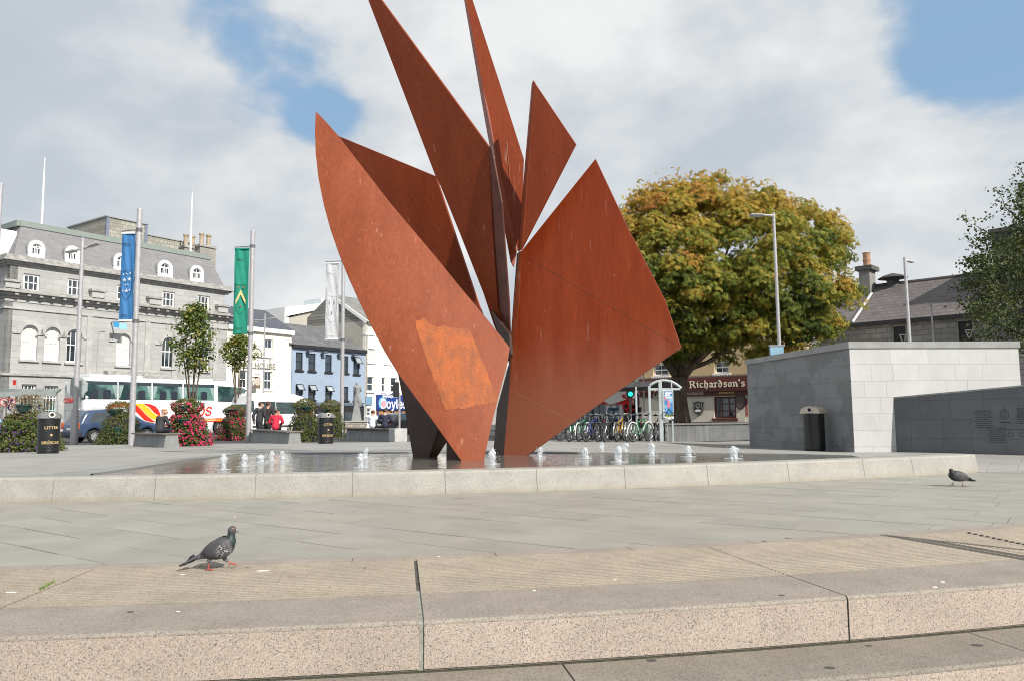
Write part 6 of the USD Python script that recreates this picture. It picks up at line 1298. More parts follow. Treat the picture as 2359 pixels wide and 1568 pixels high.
# coach
W_, Lc = 1.27, 12.0
coach = thing('tour_coach', vloc(190, 48.5, W_), 'white touring coach with a red and yellow flame on its side', 'coach', None, rot=ERANG)
BUS = Facade(at(190, 960, 48.5), ROWE); zg = coach.loc[2]
hb_ = BUS.uv(*HB(1000, 645))[1] - zg
sil = sg.Polygon([(.1, .32), (.02, 1.2), (.0, 2.4), (.08, 3.2), (.25, hb_ - .16), (.5, hb_ - .02), (.9, hb_), (10.6, hb_ - .02), (11.3, hb_ - .22), (11.75, hb_ - .7), (12.0, 2.3), (12.08, 1.2), (12.0, .45), (11.85, .30)])
CWHITE = mat('coach_white', (.74, .75, .74), .25, var=.04, coat=.5)
def cb(x, y, z0=None): u, w = BUS.uv(*HB(x, y)); return u, w - zg
fwx = cb(2035, 1120)[0]
part(coach, 'body', inflated(sil.difference(unary_union([sg.Point(x, .52).buffer(.62).intersection(sg.box(0, 0, 13, 1.1)) for x in (2.9, fwx)])), W_, .14, .16, (2.6, .06), (.7, .06)), CWHITE, smooth=50)
TEAL = mat('coach_glass', (.018, .045, .045), .05, var=.0, scale=.55, detail=3, col2=(.09, .19, .17), ramp=(.46, .56), spec=1.0)
tbw, plw = (2.6, .06), (.7, .06)
for x0, x1, yt, yb in ((762, 1087, 680, 850), (1097, 1400, 690, 856), (1412, 1685, 700, 858), (1697, 1978, 710, 861)):
    (a, w1) = cb(x0, yt); c = cb(x1, yt)[0]; w0 = cb(x0, yb)[1]
    part(coach, 'side_window', side_sheet(sg.box(a, w0, c, w1).buffer(-.06).buffer(.06), W_, 0, Lc, tbw, plw, .006, .02, .4), TEAL)
    [part(coach, 'curtain', side_sheet(sg.Polygon([(q, w1 - .12), (q + s * .34, w1 - .12), (q + s * .06, w0 + .1), (q, w0 + .1)]).buffer(0), W_, 0, Lc, tbw, plw, .010, .003, .5), mat('curtain_grey', (.22, .30, .29), .6)) for q, s in ((a + .04, 1), (c - .04, -1))]
    [part(coach, 'seat_back', side_sheet(sg.box(q, w0 + .02, q + .5, w0 + .62).buffer(-.12).buffer(.12), W_, 0, Lc, tbw, plw, .010, .003, .5), mat('seat_navy', (.012, .018, .03), .5)) for q in np.arange(a + .5, c - .6, .82)]
    part(coach, 'window_band', side_sheet(sg.box(a, w1 - .22, c, w1 - .0), W_, 0, Lc, tbw, plw, .012, .004, .4), mat('band_dark', (.03, .045, .055), .3))
a, w1 = cb(2010, 728); c, _ = cb(2262, 745); w0 = cb(2010, 880)[1]
part(coach, 'driver_window', side_sheet(sg.Polygon([(a, w0 + .05), (a, w1), (c, w1 - .12), (c + .1, w0 + .3), (c - .25, w0 - .2), (c - .75, w0 - .05), (c - 1.2, w0 + .04)]), W_, 0, Lc, tbw, plw, .006, .02, .4), TEAL)
part(coach, 'windscreen', frame(rbox(-1.15, 1.15, 0, 1.55, -.03, .02, .02), V([12.02, 0, 1.5]), V([0, 1., 0]), nrm([-.16, 0, 1]), nrm([1, 0, .16])), TEAL)
for x in (1050, 1900): pass
part(coach, 'roof_hatch', rbox(.6, 4.1, -.8, .8, hb_ - .03, hb_ + .16, .06), CWHITE); part(coach, 'roof_hatch', rbox(8.0, 9.6, -.6, .6, hb_ - .03, hb_ + .13, .05), CWHITE)
REDC, YELC = flat('flame_red', (.62, .025, .012), .35), flat('flame_yellow', (.75, .45, .03), .35)
def flame(pts, m): part(coach, 'painted_flame', side_sheet(sg.Polygon([cb(x, y) for x, y in pts]).buffer(0), W_, 0, Lc, tbw, plw, .008, .006, .5), m)
flame([(955, 945), (1010, 905), (1100, 885), (1180, 888), (1250, 900), (1300, 945), (1350, 1000), (1400, 1040), (1440, 1062), (1400, 1064), (1330, 1045), (1270, 985), (1215, 930), (1150, 915), (1060, 925), (1000, 950)], REDC)
flame([(1240, 893), (1320, 893), (1370, 930), (1410, 975), (1465, 1008), (1455, 1045), (1400, 1035), (1350, 995), (1300, 940)], YELC)
flame([(1322, 893), (1380, 895), (1430, 915), (1465, 955), (1480, 1000), (1467, 1006), (1420, 975), (1375, 925)], REDC)
for y0, y1, m in ((1028, 1037, REDC), (1040, 1049, YELC), (1052, 1060, REDC)):
    a, w1 = cb(1870, y0); c, _ = cb(2050, y0); w0 = cb(1870, y1)[1]; part(coach, 'stripe', side_sheet(sg.box(a, w0, c, w1), W_, 0, Lc, tbw, plw, .007, .005, .6), m)
uo, wo = cb(1885, 922); m = center(text('OS', .62, .01)); part(coach, 'lettering', frame(m, V([uo, -W_ - .012, wo - .31]), V([1., 0, 0]), V([.18, 0, 1.]), V([0, -1., 0])), REDC)
part(coach, 'panel_seam', cat_(*[side_sheet(sg.box(x, .45, x + .02, 1.6), W_, 0, Lc, tbw, plw, .003, .004, .6) for x in (1.9, 4.2, 5.9, 7.6, 9.2)]), flat('seam_grey', (.35, .35, .34), .6))
# rear end
GREYR = mat('coach_rear_grey', (.46, .47, .47), .4, var=.05)
part(coach, 'rear_panel', hull([(-.012, y, z) for y in (-1.1, 1.1) for z in (.5, 3.35)] + [(.06, y, z) for y in (-1.18, 1.18) for z in (.45, 3.45)]), GREYR)
m = center(text('COSMO', .30, .012)); part(coach, 'lettering', frame(m, V([-.016, .42, 2.42]), V([0, -1., 0]), V([0, 0, 1.]), V([-1., 0, 0])), flat('flame_red', (.62, .025, .012), .35))
part(coach, 'engine_cover', tube([(-.016, .62, 1.78), (-.016, .55, 1.3), (-.016, .30, 1.02), (-.016, 0, .98), (-.016, -.30, 1.02), (-.016, -.55, 1.3), (-.016, -.62, 1.78)], .018, 6), flat('seam_grey', (.35, .35, .34), .6))
part(coach, 'panel_seam', cat_(box(-.018, 0, -1.1, 1.1, 1.80, 1.815), box(-.018, 0, -1.1, 1.1, .95, .965)), flat('seam_grey', (.35, .35, .34), .6))
part(coach, 'rear_badge', box(-.02, 0, -.12, .12, 1.48, 1.56), flat('wheel_dark', (.02, .02, .02), .7))
for y0, y1, m in ((.62, .72, REDC), (.72, .92, YELC), (.92, 1.0, REDC)): part(coach, 'stripe', box(-.022, 0, -1.12, 1.12, y0 - .05, y1 - .052), m)
part(coach, 'spoiler', rbox(-.12, .4, -.95, .95, 3.30, 3.62, .08), CWHITE)
for s in (-.5, .0, .5): part(coach, 'marker_light', box(-.13, -.1, s - .06, s + .06, 3.42, 3.5), REDC)
for x in (2.9, fwx):
    for s in (-1, 1): wheel(coach, x, .52, .52, s * 1.08, .3 * (1 if s < 0 else -1), 8)
part(coach, 'arch_lining', box(2.2, fwx + .7, -.85, .85, .35, 1.2), flat('wheel_dark', (.02, .02, .02), .7))
part(coach, 'wing_mirror', cat_(tube([(11.9, -1.2, 3.2), (12.3, -1.42, 3.3), (12.45, -1.5, 2.9)], .04, 6), rbox(12.35, 12.5, -1.62, -1.36, 2.3, 2.85, .06)), flat('mirror_black', (.02, .02, .02), .5))

# minibus
mw, ml = 1.0, 5.9; mb_ = thing('white_minibus', vloc(572, 45.0, mw), 'white high roofed minibus behind the walking men', 'minibus', None, rot=ERANG)
MB = Facade(at(572, 960, 45.0), ROWE); zg2 = mb_.loc[2]; mh = MB.uv(*HC(600, 952))[1] - zg2
def mbp(x, y): u, w = MB.uv(*HC(x, y)); return u, w - zg2
sil = sg.Polygon([(.05, .32), (.0, 1.0), (.06, 1.9), (.22, mh - .15), (.5, mh), (3.4, mh), (4.15, mh - .16), (4.75, mh - .62), (5.2, 1.42), (5.75, 1.2), (5.9, .9), (5.9, .4), (5.75, .28), (.2, .28)])
part(mb_, 'body', inflated(sil.difference(unary_union([sg.Point(x, .34).buffer(.42).intersection(sg.box(0, 0, 7, .85)) for x in (1.2, 4.9)])), mw, .16, .10, (1.3, .11), (.5, .08)), CWHITE, smooth=50)
VG = mat('van_glass', (.02, .035, .04), .06, var=.0, scale=1.0, col2=(.06, .09, .09), spec=1.0)
for x0, x1, yt, yb in ((424, 466, 1022, 1128), (515, 664, 1030, 1136), (669, 845, 1034, 1142), (850, 1005, 1042, 1146)):
    a, w1 = mbp(x0, yt); c = mbp(x1, yt)[0]; w0 = mbp(x0, yb)[1]; part(mb_, 'side_window', side_sheet(sg.box(a, w0, c, w1).buffer(-.05).buffer(.05), mw, 0, ml, (1.3, .11), (.5, .08), .006, .02, .3), VG)
part(mb_, 'rear_window', frame(rbox(-.75, .75, 0, .75, -.02, .012, .02), V([.0, 0, 1.25]), V([0, -1., 0]), nrm([.1, 0, 1]), nrm([-1, 0, .1])), VG)
part(mb_, 'windscreen', frame(rbox(-.82, .82, 0, .95, -.03, .02, .02), V([5.22, 0, 1.45]), V([0, 1., 0]), nrm([-.52, 0, .80]), nrm([.80, 0, .52])), VG)
part(mb_, 'side_moulding', side_sheet(sg.box(.3, .62, 5.6, .74), mw, 0, ml, (1.3, .11), (.5, .08), .02, .03, .5), flat('mould_grey', (.05, .05, .055), .6))
part(mb_, 'wing_mirror', rbox(4.85, 5.0, -1.28, -1.04, 1.4, 1.8, .05), flat('mirror_black', (.02, .02, .02), .5)); part(mb_, 'arch_lining', box(.7, 5.3, -.75, .75, .35, .85), flat('wheel_dark', (.02, .02, .02), .7))
for s in (-1, 1): part(mb_, 'tail_light', rbox(-.01, .06, s * .88 - .07, s * .88 + .07, .8, 1.25, .03), mat('tail_red', (.45, .03, .01), .3))
for x in (1.2, 4.9):
    for s in (-1, 1): wheel(mb_, x, .34, .34, s * .88, .2 * (1 if s < 0 else -1))

# ------------------------------------------------------------------ street furniture by the road
def thin_sign(px, py, rpx, Y, label, name='no_parking_sign'):
    p = at(px, py, Y); r = rpx / scale_at(p); f = Facade(p, (1, .25)); w = p[2]; g = float(zback(p[0], p[1]))
    t = thing(name, (p[0], p[1], g), label, 'road sign')
    part(t, 'plate', f.ext(sg.Point(0, w).buffer(r * .98), -.012, 0), mat('sign_face_grey', (.42, .42, .41), .5), world=True); part(t, 'red_ring', f.ext(ring(sg.Point(0, w).buffer(r), r * .17), 0, .01), flat('sign_red', (.5, .02, .03), .45), world=True)
    part(t, 'red_bar', f.ext(affinity.rotate(sg.box(-r * .9, w - r * .075, r * .9, w + r * .075), -52, origin=(0, w)), 0, .008), flat('sign_red', (.5, .02, .03), .45), world=True)
    part(t, 'pictogram', f.ext(sg.Polygon([(-r * .12, w - r * .5), (r * .12, w - r * .5), (r * .1, w + r * .3), (r * .25, w + r * .45), (-r * .25, w + r * .45), (-r * .1, w + r * .3)]), 0, .006), BLACKP, world=True)
    part(t, 'post', cyl((*f.pt(0, 0, -.05)[:2], g - .05), f.pt(0, w + r * .3, -.05), .035, 8), GALV, world=True)
thin_sign(10, 925, 9.5, 41, 'round red no entry sign at the left edge beside its twin'); thin_sign(25.5, 925.5, 10, 42.5, 'second round red sign right of the one at the left edge')
p = at(60, 905, 44); SHF = Facade(at(4, 905, 44), (1, .42)); g = float(zback(p[0], p[1])); t = thing('bus_shelter', (p[0], p[1], g), 'glass roofed bus shelter behind the leftmost flower tower', 'bus shelter')
u1_, w1_ = SHF.uv(132, 909); u0_, w0_ = SHF.uv(4, 905)
part(t, 'roof', SHF.map(hull([(u, y, z) for u in (-.2, u1_) for y, z in ((-1.4, w0_ + .32), (.5, w0_ + .05), (.5, w0_ - .08), (-1.4, w0_ + .20))])), mat('shelter_roof', (.12, .15, .15), .3, var=.3), world=True); part(t, 'fascia', SHF.box(-.2, u1_, w0_ - .18, w0_ + .06, .5, .56), mat('shelter_grey', (.22, .24, .23), .4), world=True)
for px in (21, 38, 130): u = SHF.uv(px, 930)[0]; part(t, 'post', SHF.box(u - .05, u + .05, g - .05, w0_, .05, .15), GALV, world=True)
part(t, 'glass_panel', SHF.box(.9, u1_ - .1, g + .3, w0_ - .4, -1.3, -1.28), pane_mat('shelter_glass'), world=True)
f = Facade(at(33, 880, 45), (1, .1)); t = thing('red_stop_flag', (*f.pt(0, 0)[:2], -.1), 'small red bus stop flag on a thin post left of the coach', 'sign'); w = f.uv(33, 880)[1]; r = 6 / scale_at(at(33, 880, 45))
part(t, 'plate', f.box(-r * .55, r * .55, w - r, w + r, -.02, .0), flat('flag_red', (.5, .03, .02), .5), world=True); part(t, 'symbol', f.box(-r * .25, r * .25, w - r * .4, w + r * .5, 0, .005), mat('symbol_dark', (.2, .03, .03), .5), world=True); part(t, 'post', f.box(r * .6, r * .9, -.1, w + r, -.05, .0), GALV, world=True)
a, c, lo, hi = rect(HB, 1050, 1112, 142, 192, d=1.0); t = thing('projecting_sign', (*ROW.pt(a, lo, 1.0),), 'small blue and green sign projecting from the hotel front', 'sign')
part(t, 'panel', ROW.box(a, (a + c) / 2 + .15, lo, hi, .95, 1.0), flat('sign_azure', (.03, .25, .55), .5), world=True); part(t, 'panel', ROW.box((a + c) / 2 + .15, c - .15, lo, hi, .95, 1.0), flat('sign_lime', (.3, .5, .12), .5), world=True); part(t, 'panel', ROW.box(c - .15, c + .5, lo - .1, lo + .35, .95, .99), flat('sign_sky', (.25, .5, .7), .5), world=True); part(t, 'arm', ROW.box((a + c) / 2, (a + c) / 2 + .08, hi, hi + .08, 0, 1.0), GALV, world=True)
# traffic lights
def lens(name, col, strength): return mat(name, col, .3, emit=(*col, strength)) if strength else mat(name, col, .3)
p = at(1450, 905, 34); f = Facade(p, (1, .0)); g = float(zback(p[0], p[1])); t = thing('traffic_light', (p[0], p[1], g), 'traffic light showing green above the parked bicycles', 'traffic light'); s = 1 / scale_at(p)
def tp(x, y): u, w = f.uv(*ZR(x, y)); return u, w
(a, b_), (c, lo) = tp(983, 468), tp(1050, 556)
part(t, 'housing', f.map(rbox(a, c, -.12, .08, lo, b_ + .42, .03)), BLACKP, world=True); part(t, 'backing_board', f.box(a - .06, c + .06, lo - .05, b_ + .48, -.13, -.11), mat('board_rim', (.25, .26, .25), .5), world=True)
gu, gw = tp(1014, 526); part(t, 'lens', f.map(frame(lathe([(.10, 0), (.09, .02), (.04, .03)], 20), V([0, 0, 0]), V([1., 0, 0]), V([0, 0, 1.]), V([0, 1., 0])), gu, gw, .08), lens('green_signal', (.01, .75, .42), 2.2), world=True)
for k in (1, 2): part(t, 'lens', f.map(frame(lathe([(.10, 0), (.09, .02), (.04, .03)], 20), V([0, 0, 0]), V([1., 0, 0]), V([0, 0, 1.]), V([0, 1., 0])), gu, gw + .28 * k, .08), lens('dark_signal', (.05, .02, .01), 0), world=True)
for k in range(3): part(t, 'hood', f.map(frame(tube([(.11 * math.cos(q), .11 * math.sin(q), 0) for q in np.linspace(0, math.pi, 9)], .012, 4), V([0, .03, 0]), V([1., 0, 0]), V([0, 0, 1.]), V([0, 1., 0])), gu, gw + .28 * k, .12), BLACKP, world=True)
part(t, 'post', cyl((*f.pt(gu, 0, -.03)[:2], g - .05), f.pt(gu, lo, -.03), .055, 10), BLACKP, world=True)
p = at(1465, 905, 36); f = Facade(p, (1, 0)); g = float(zback(p[0], p[1])); t = thing('traffic_light', (p[0], p[1], g), 'dark back of a traffic light beside the green one', 'traffic light'); gu, gw = f.uv(*ZR(1076, 585))
part(t, 'housing', f.map(rbox(-.14 + gu, .14 + gu, -.1, .1, gw - .30, gw + .32, .12)), BLACKP, world=True); part(t, 'post', cyl((*f.pt(gu, 0)[:2], g - .05), f.pt(gu, gw - .2), .05, 10), BLACKP, world=True); part(t, 'grey_pole', cyl((*f.pt(gu + .35, 0)[:2], g - .05), f.pt(gu + .35, gw + 1.6), .035, 8), GALV, world=True)
p = at(912, 880, 47); f = Facade(p, (1, .8)); g = -.1; t = thing('traffic_light', (p[0], p[1], g), 'unlit traffic light seen from the side over the betting shop', 'traffic light'); w0 = f.uv(*HC(1780, 990))[1]; w1 = f.uv(*HC(1780, 850))[1]
part(t, 'housing', f.map(rbox(-.16, .16, -.12, .12, w0, w1, .05)), BLACKP, world=True)
for k in range(3): part(t, 'hood', f.map(frame(tube([(.14 * math.cos(q), .14 * math.sin(q), 0) for q in np.linspace(0, math.pi, 9)], .03, 5), V([-.2, .0, 0]), V([0, 1., 0]), V([0, 0, 1.]), V([1., 0, 0])), 0, w0 + (w1 - w0) * (k + .45) / 3, 0), BLACKP, world=True)
part(t, 'post', cyl((*f.pt(.25, 0)[:2], g), f.pt(.25, w0 + .3), .06, 10), GALV, world=True)

# statue on its pedestal
def seg_body(joints, bones, fine=.03, smooth_it=6):
    """One continuous surface round a skeleton: joints {name: (x, y, z, radius)}, bones pairs of names."""
    ms = []
    for a, b in bones:
        ja, jb = joints[a], joints[b]
        sa = manifold3d.Manifold.sphere(ja[3], 14).translate(list(map(float, ja[:3]))); sb = manifold3d.Manifold.sphere(jb[3], 14).translate(list(map(float, jb[:3]))); ms.append(manifold3d.Manifold.batch_hull([sa, sb]))
    m = manifold3d.Manifold.batch_boolean(ms, manifold3d.OpType.Add).refine_to_length(fine); v, f = arr(m); tm = trimesh.Trimesh(v, f, process=True)
    trimesh.smoothing.filter_taubin(tm, iterations=smooth_it); return tm
STAT = mat('statue_stone', (.23, .235, .235), .7, var=.15, scale=4)
p = at(826, 985, 41); zs = float(zback(p[0], p[1])); t = thing('statue', (p[0], p[1], zs), 'grey stone statue of a standing man on a tall pedestal before the blue house', 'statue'); f = Facade(p, (1, .15))
def HCw(x, y): return f.uv(*HC(x, y))
(a, w1), (c, w0) = HCw(1357, 1068), HCw(1452, 1225)
part(t, 'pedestal', f.map(hull([(u, y, z) for u, z, y in [(a, w0, -.4), (c, w0, -.4), (a, w0, .4), (c, w0, .4), (a + .15, w1, -.3), (c - .15, w1, -.3), (a + .15, w1, .3), (c - .15, w1, .3)]])), STAT, world=True)
hs_ = HCw(1400, 845)[1] - w1; k = hs_ / 1.75; uc = HCw(1412, 900)[0]
jn = dict(hd=(-.05, -.04, 1.64, .105), nk=(0, 0, 1.5, .065), ch=(0, 0, 1.28, .17), sl=(-.2, 0, 1.42, .08), sr=(.2, 0, 1.42, .08), wa=(0, .02, 1.02, .17), hp=(0, 0, .88, .18), el=(-.25, -.06, 1.12, .06), er=(.27, .05, 1.12, .06), wl=(-.05, -.18, 1.2, .05), wr=(.02, -.15, 1.0, .05), c1=(-.12, 0, .45, .17), c2=(.14, 0, .45, .17), f1=(-.12, 0, .05, .15), f2=(.14, 0, .05, .15))
bn = [('hd', 'nk'), ('nk', 'ch'), ('ch', 'sl'), ('ch', 'sr'), ('ch', 'wa'), ('wa', 'hp'), ('sl', 'el'), ('el', 'wl'), ('sr', 'er'), ('er', 'wr'), ('hp', 'c1'), ('hp', 'c2'), ('c1', 'f1'), ('c2', 'f2'), ('c1', 'c2'), ('f1', 'f2')]
m = seg_body(jn, bn, .06); m.apply_scale(k); part(t, 'figure', f.map(m, uc, w1 - .02), STAT, world=True, smooth=True)
t = thing('rubble_plinth_wall', (p[0], p[1] - .6, zs), 'low rubble stone wall round the foot of the statue', 'wall'); (a, w1), (c, w0) = HCw(1308, 1218), HCw(1495, 1285)
part(t, 'wall', f.box(a, c, zs - .2, w1, .5, .9), ashlar('pale_rubble', (.30, .27, .22), (.40, .36, .30), (.2, .18, .15), .3, .14, (1, 0, 0), .85, .2, .02), world=True); part(t, 'coping', f.box(a - .03, c + .03, w1, w1 + .07, .45, .95), LIMEP, world=True)
# ------------------------------------------------------------------ planting
def leaf_mat(name, ramp, trans=.35, rough=.55):
    """Leaves: tint (0..1, one value per leaf) runs along the ramp; some light passes through."""
    nodes = {'a': ('attribute', {'attribute': 'tint'}), 'r': ('rgb_ramp', {'ramp': ramp}), 'p': ('principled_bsdf', {'roughness': rough, 'specular_ior_level': .35}),
             't': ('translucent_bsdf', {}), 'm': ('mix_closure', {'fac': trans})}
    return usdkit.material(stage, '/World/Looks/' + name, nodes, [('a.fac', 'r.fac'), ('r.color', 'p.base_color'), ('r.color', 't.color'), ('p.BSDF', 'm.closure1'), ('t.BSDF', 'm.closure2')], surface='m.closure')
def tinted(p, tint):
    UsdGeom.PrimvarsAPI(UsdGeom.Mesh(p.prim)).CreatePrimvar('tint', Sdf.ValueTypeNames.FloatArray, 'vertex').Set([float(x) for x in tint]); return p
def leaves(P, N, size, rng, kind='single', aspect=.5, droop=.25):
    """Leaf blades at the points P facing N. Returns (mesh, leaf number of every vertex)."""
    n = len(P); N = N / np.linalg.norm(N, axis=1)[:, None]
    a = rng.normal(size=(n, 3)); a -= N * (a * N).sum(1)[:, None]; a /= np.linalg.norm(a, axis=1)[:, None]; b = np.cross(N, a)
    size = np.broadcast_to(size, n)[:, None]
    if kind == 'single':
        v = np.stack([P, P + (a * .45 + b * aspect * .5) * size, P + (a - N * droop) * size, P + (a * .45 - b * aspect * .5) * size], 1)
        f = (np.arange(n)[:, None, None] * 4 + V([[0, 1, 2], [0, 2, 3]])[None]).reshape(-1, 3); k = 4
    else:
        vs = []; m = 5
        for j in range(m):
            t = (j - 2) * .62; l = size * (1 - .11 * abs(j - 2)); d = a * math.cos(t) + b * math.sin(t); e = -a * math.sin(t) + b * math.cos(t)
            vs += [P + d * l * .08, P + (d * .62 + e * .17) * l - N * l * droop * .3, P + d * l - N * l * droop, P + (d * .62 - e * .17) * l - N * l * droop * .3]
        v = np.stack(vs, 1); k = 4 * m
        f = (np.arange(n)[:, None, None] * k + V([[4 * j + x for x in tri] for j in range(m) for tri in ((0, 1, 2), (0, 2, 3))])[None]).reshape(-1, 3)
    return trimesh.Trimesh(v.reshape(-1, 3), f, process=False), np.repeat(np.arange(n), k)
BARK = mat('tree_bark', (.12, .095, .07), .9, var=.45, scale=6, detail=8, stretch=(1, 1, .25), bump=.8, bscale=18, bdist=.05); BARKD = mat('dark_bark', (.035, .03, .028), .9, var=.3, scale=8, stretch=(1, 1, .3))
def limb(p, q, r0, r1, rng, wob=.12, n=7):
    p, q = V(p, float), V(q, float); t = np.linspace(0, 1, n)[:, None]; L = np.linalg.norm(q - p)
    path = p + (q - p) * t + np.sin(t * math.pi) * (lambda w: V([w[0], w[1], abs(w[2])]))(rng.normal(size=3)) * wob * L + rng.normal(size=(n, 3)) * .012 * L; path[0] = p; path[-1] = q
    return tube(path, np.linspace(r0, r1, n), 8)

# --- the big horse chestnut
rng = np.random.default_rng(11)
TY = 36.0
tb_ = at(1566, 966, TY); tree = thing('chestnut_tree', tb_, 'big horse chestnut tree in golden autumn leaf behind the low stone wall', 'tree')
def T3(px, py, dy=0.0): return at(px, py, TY + dy)
outline = sg.Polygon([(1438, 470), (1452, 440), (1480, 415), (1510, 420), (1540, 402), (1585, 408), (1640, 397), (1690, 408), (1730, 420), (1770, 428), (1800, 446), (1850, 455), (1895, 480), (1925, 497), (1950, 540), (1955, 590), (1948, 625), (1968, 655), (1972, 690), (1948, 720), (1955, 745), (1925, 765), (1905, 790), (1850, 800), (1820, 815), (1775, 822), (1735, 836), (1690, 835), (1650, 842), (1610, 850), (1585, 838), (1555, 836), (1500, 842), (1450, 846), (1400, 830), (1360, 780), (1340, 700), (1360, 600), (1400, 520)])
outline = outline.buffer(-11); cen = outline.centroid; prepd = shapely.prepared.prep(outline); clumps = []
cw = 5.6
while len(clumps) < 420:
    x, y = rng.uniform(1340, 1975), rng.uniform(395, 850)
    if not prepd.contains(sg.Point(x, y)) or (y > 806 and 1570 < x < 1645) or y > 824: continue
    d = outline.exterior.distance(sg.Point(x, y)); depth = cw * math.sqrt(max(.02, 1 - (1 - min(d / 215, 1)) ** 2))
    s = rng.uniform() ** .35 * (-1 if rng.uniform() < .8 else 1)
    clumps.append((x, y, s * depth, d))
P, N, ti, cl = [], [], [], []
for i, (x, y, dy, d) in enumerate(clumps):
    c = T3(x, y, dy); r = rng.uniform(.55, 1.05); n = int(rng.uniform(98, 140)); u = rng.normal(size=(n, 3)); u /= np.linalg.norm(u, axis=1)[:, None]; u[:, 2] = np.abs(u[:, 2]) * 1.1 - .45
    q = c + u * V([.95, .95, .95]) * r * rng.uniform(.55, 1.05, (n, 1)); P.append(q); N.append(u * .9 + V([0, -.25, .55]) + rng.normal(size=(n, 3)) * .4)
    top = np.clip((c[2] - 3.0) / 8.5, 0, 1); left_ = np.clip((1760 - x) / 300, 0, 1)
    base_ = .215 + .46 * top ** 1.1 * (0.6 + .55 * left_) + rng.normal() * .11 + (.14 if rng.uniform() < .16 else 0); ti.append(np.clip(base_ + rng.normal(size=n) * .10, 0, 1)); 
# sparse sprays that break the outline
B_ = [outline.exterior.interpolate(t, normalized=True) for t in rng.uniform(0, 1, 150)]
for b_ in B_:
    if b_.y > 800: continue
    n = 9; c = T3(b_.x + rng.normal() * 5, b_.y + rng.normal() * 5, rng.normal() * 2.5); P.append(c + rng.normal(size=(n, 3)) * .2); N.append(rng.normal(size=(n, 3)) + V([0, -.3, .6])); top = np.clip((c[2] - 3) / 8.5, 0, 1); ti.append(np.clip(.25 + .42 * top + rng.normal(size=n) * .14, 0, 1))
P, N, ti = np.vstack(P), np.vstack(N), np.concatenate(ti)
m, idx = leaves(P, N, rng.uniform(.14, .235, len(P)), rng, 'palmate', droop=.4)
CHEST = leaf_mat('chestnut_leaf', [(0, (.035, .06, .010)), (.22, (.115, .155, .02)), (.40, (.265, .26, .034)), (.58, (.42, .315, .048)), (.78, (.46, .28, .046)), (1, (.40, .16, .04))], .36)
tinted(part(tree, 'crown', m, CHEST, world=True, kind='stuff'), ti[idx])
br = [T3(1562, 880), T3(1560, 835, -.4)]
tr = []
fork = T3(1563, 868); r0 = 18.5 / scale_at(fork)
tr.append(tube([tb_ + V([0, 0, -.3]), tb_ + V([0, 0, .25]), (tb_ + fork) / 2, fork], [r0 * 1.5, r0 * 1.15, r0 * .92, r0 * 1.02], 14))
part(tree, 'trunk', cat_(*tr), BARK, world=True, smooth=True)
tips = [(1480, 640, -1), (1560, 560, -2), (1640, 500, 0), (1730, 560, -2), (1830, 620, -1), (1900, 690, 0), (1800, 740, -2.0), (1690, 740, -1.5), (1480, 760, 1), (1600, 700, 2), (1420, 640, 0), (1760, 690, 2)]
for k, (x, y, dy) in enumerate(tips):
    q = T3(x, y, dy); l = limb(fork + V([rng.normal() * .2, rng.normal() * .2, rng.uniform(.0, .4)]), q, r0 * .5, .05, rng); part(tree, 'branch', l, BARK, world=True, smooth=True)
    for _ in range(4): part(tree, 'branch', limb(fork + (q - fork) * rng.uniform(.45, .8), q + rng.normal(size=3) * V([.9, 1.2, .6]), .07, .015, rng), BARK, world=True, smooth=True)
part(tree, 'branch', limb(T3(1570, 860), T3(1740, 775, -1.5), .13, .04, rng, .015), BARK, world=True, smooth=True)

# low wall with a planted bed in front of the tree
a_, c_ = ground(1440, 1013.5), ground(1740, 1014); LW = Facade(a_, c_ - a_); Ll = float(np.hypot(*(c_ - a_)[:2])) + 3.5; zt0 = LW.uv(1600, 974)[1]; zt1 = LW.uv(1720, 969)[1]; gz = float(zback(*a_[:2])) - .1
lw = thing('planter_wall', tuple(a_), 'low wall of upright grey stone panels under the chestnut tree', 'wall')
u = 0; rw_ = random.Random(7)
while u < Ll:
    w = rw_.choice([.62, .8, .9]); part(lw, 'stone_panel', LW.box(u + .003, u + w - .003, gz, zt0 - .05, -.4, rw_.uniform(-.002, .002)), rw_.choice([mat('wall_plain', (.115, .118, .12), .6, var=.15, scale=3), mat('wall_streaked', (.125, .128, .128), .6, var=.3, scale=2, stretch=(2, 2, .3))]), world=True); u += w
part(lw, 'coping', LW.box(0, Ll, zt0 - .05, zt0 + .01, -.5, .06), mat('coping_dark', (.13, .13, .125), .6), world=True)
single('planted_bed', drape(sg.Polygon([tuple(LW.pt(0, 0, -.3)[:2]), tuple(LW.pt(Ll, 0, -.3)[:2]), tuple(LW.pt(Ll, 0, -7)[:2]), tuple(LW.pt(0, 0, -7)[:2])]), lambda x, y: np.full(np.shape(x), zt0 - .04), 2.0), mat('bed_soil', (.10, .055, .035), .95, var=.5, scale=6, fine=.4, fscale=20), 'brown leaf strewn soil bed behind the low wall round the tree', 'soil', kind='structure')

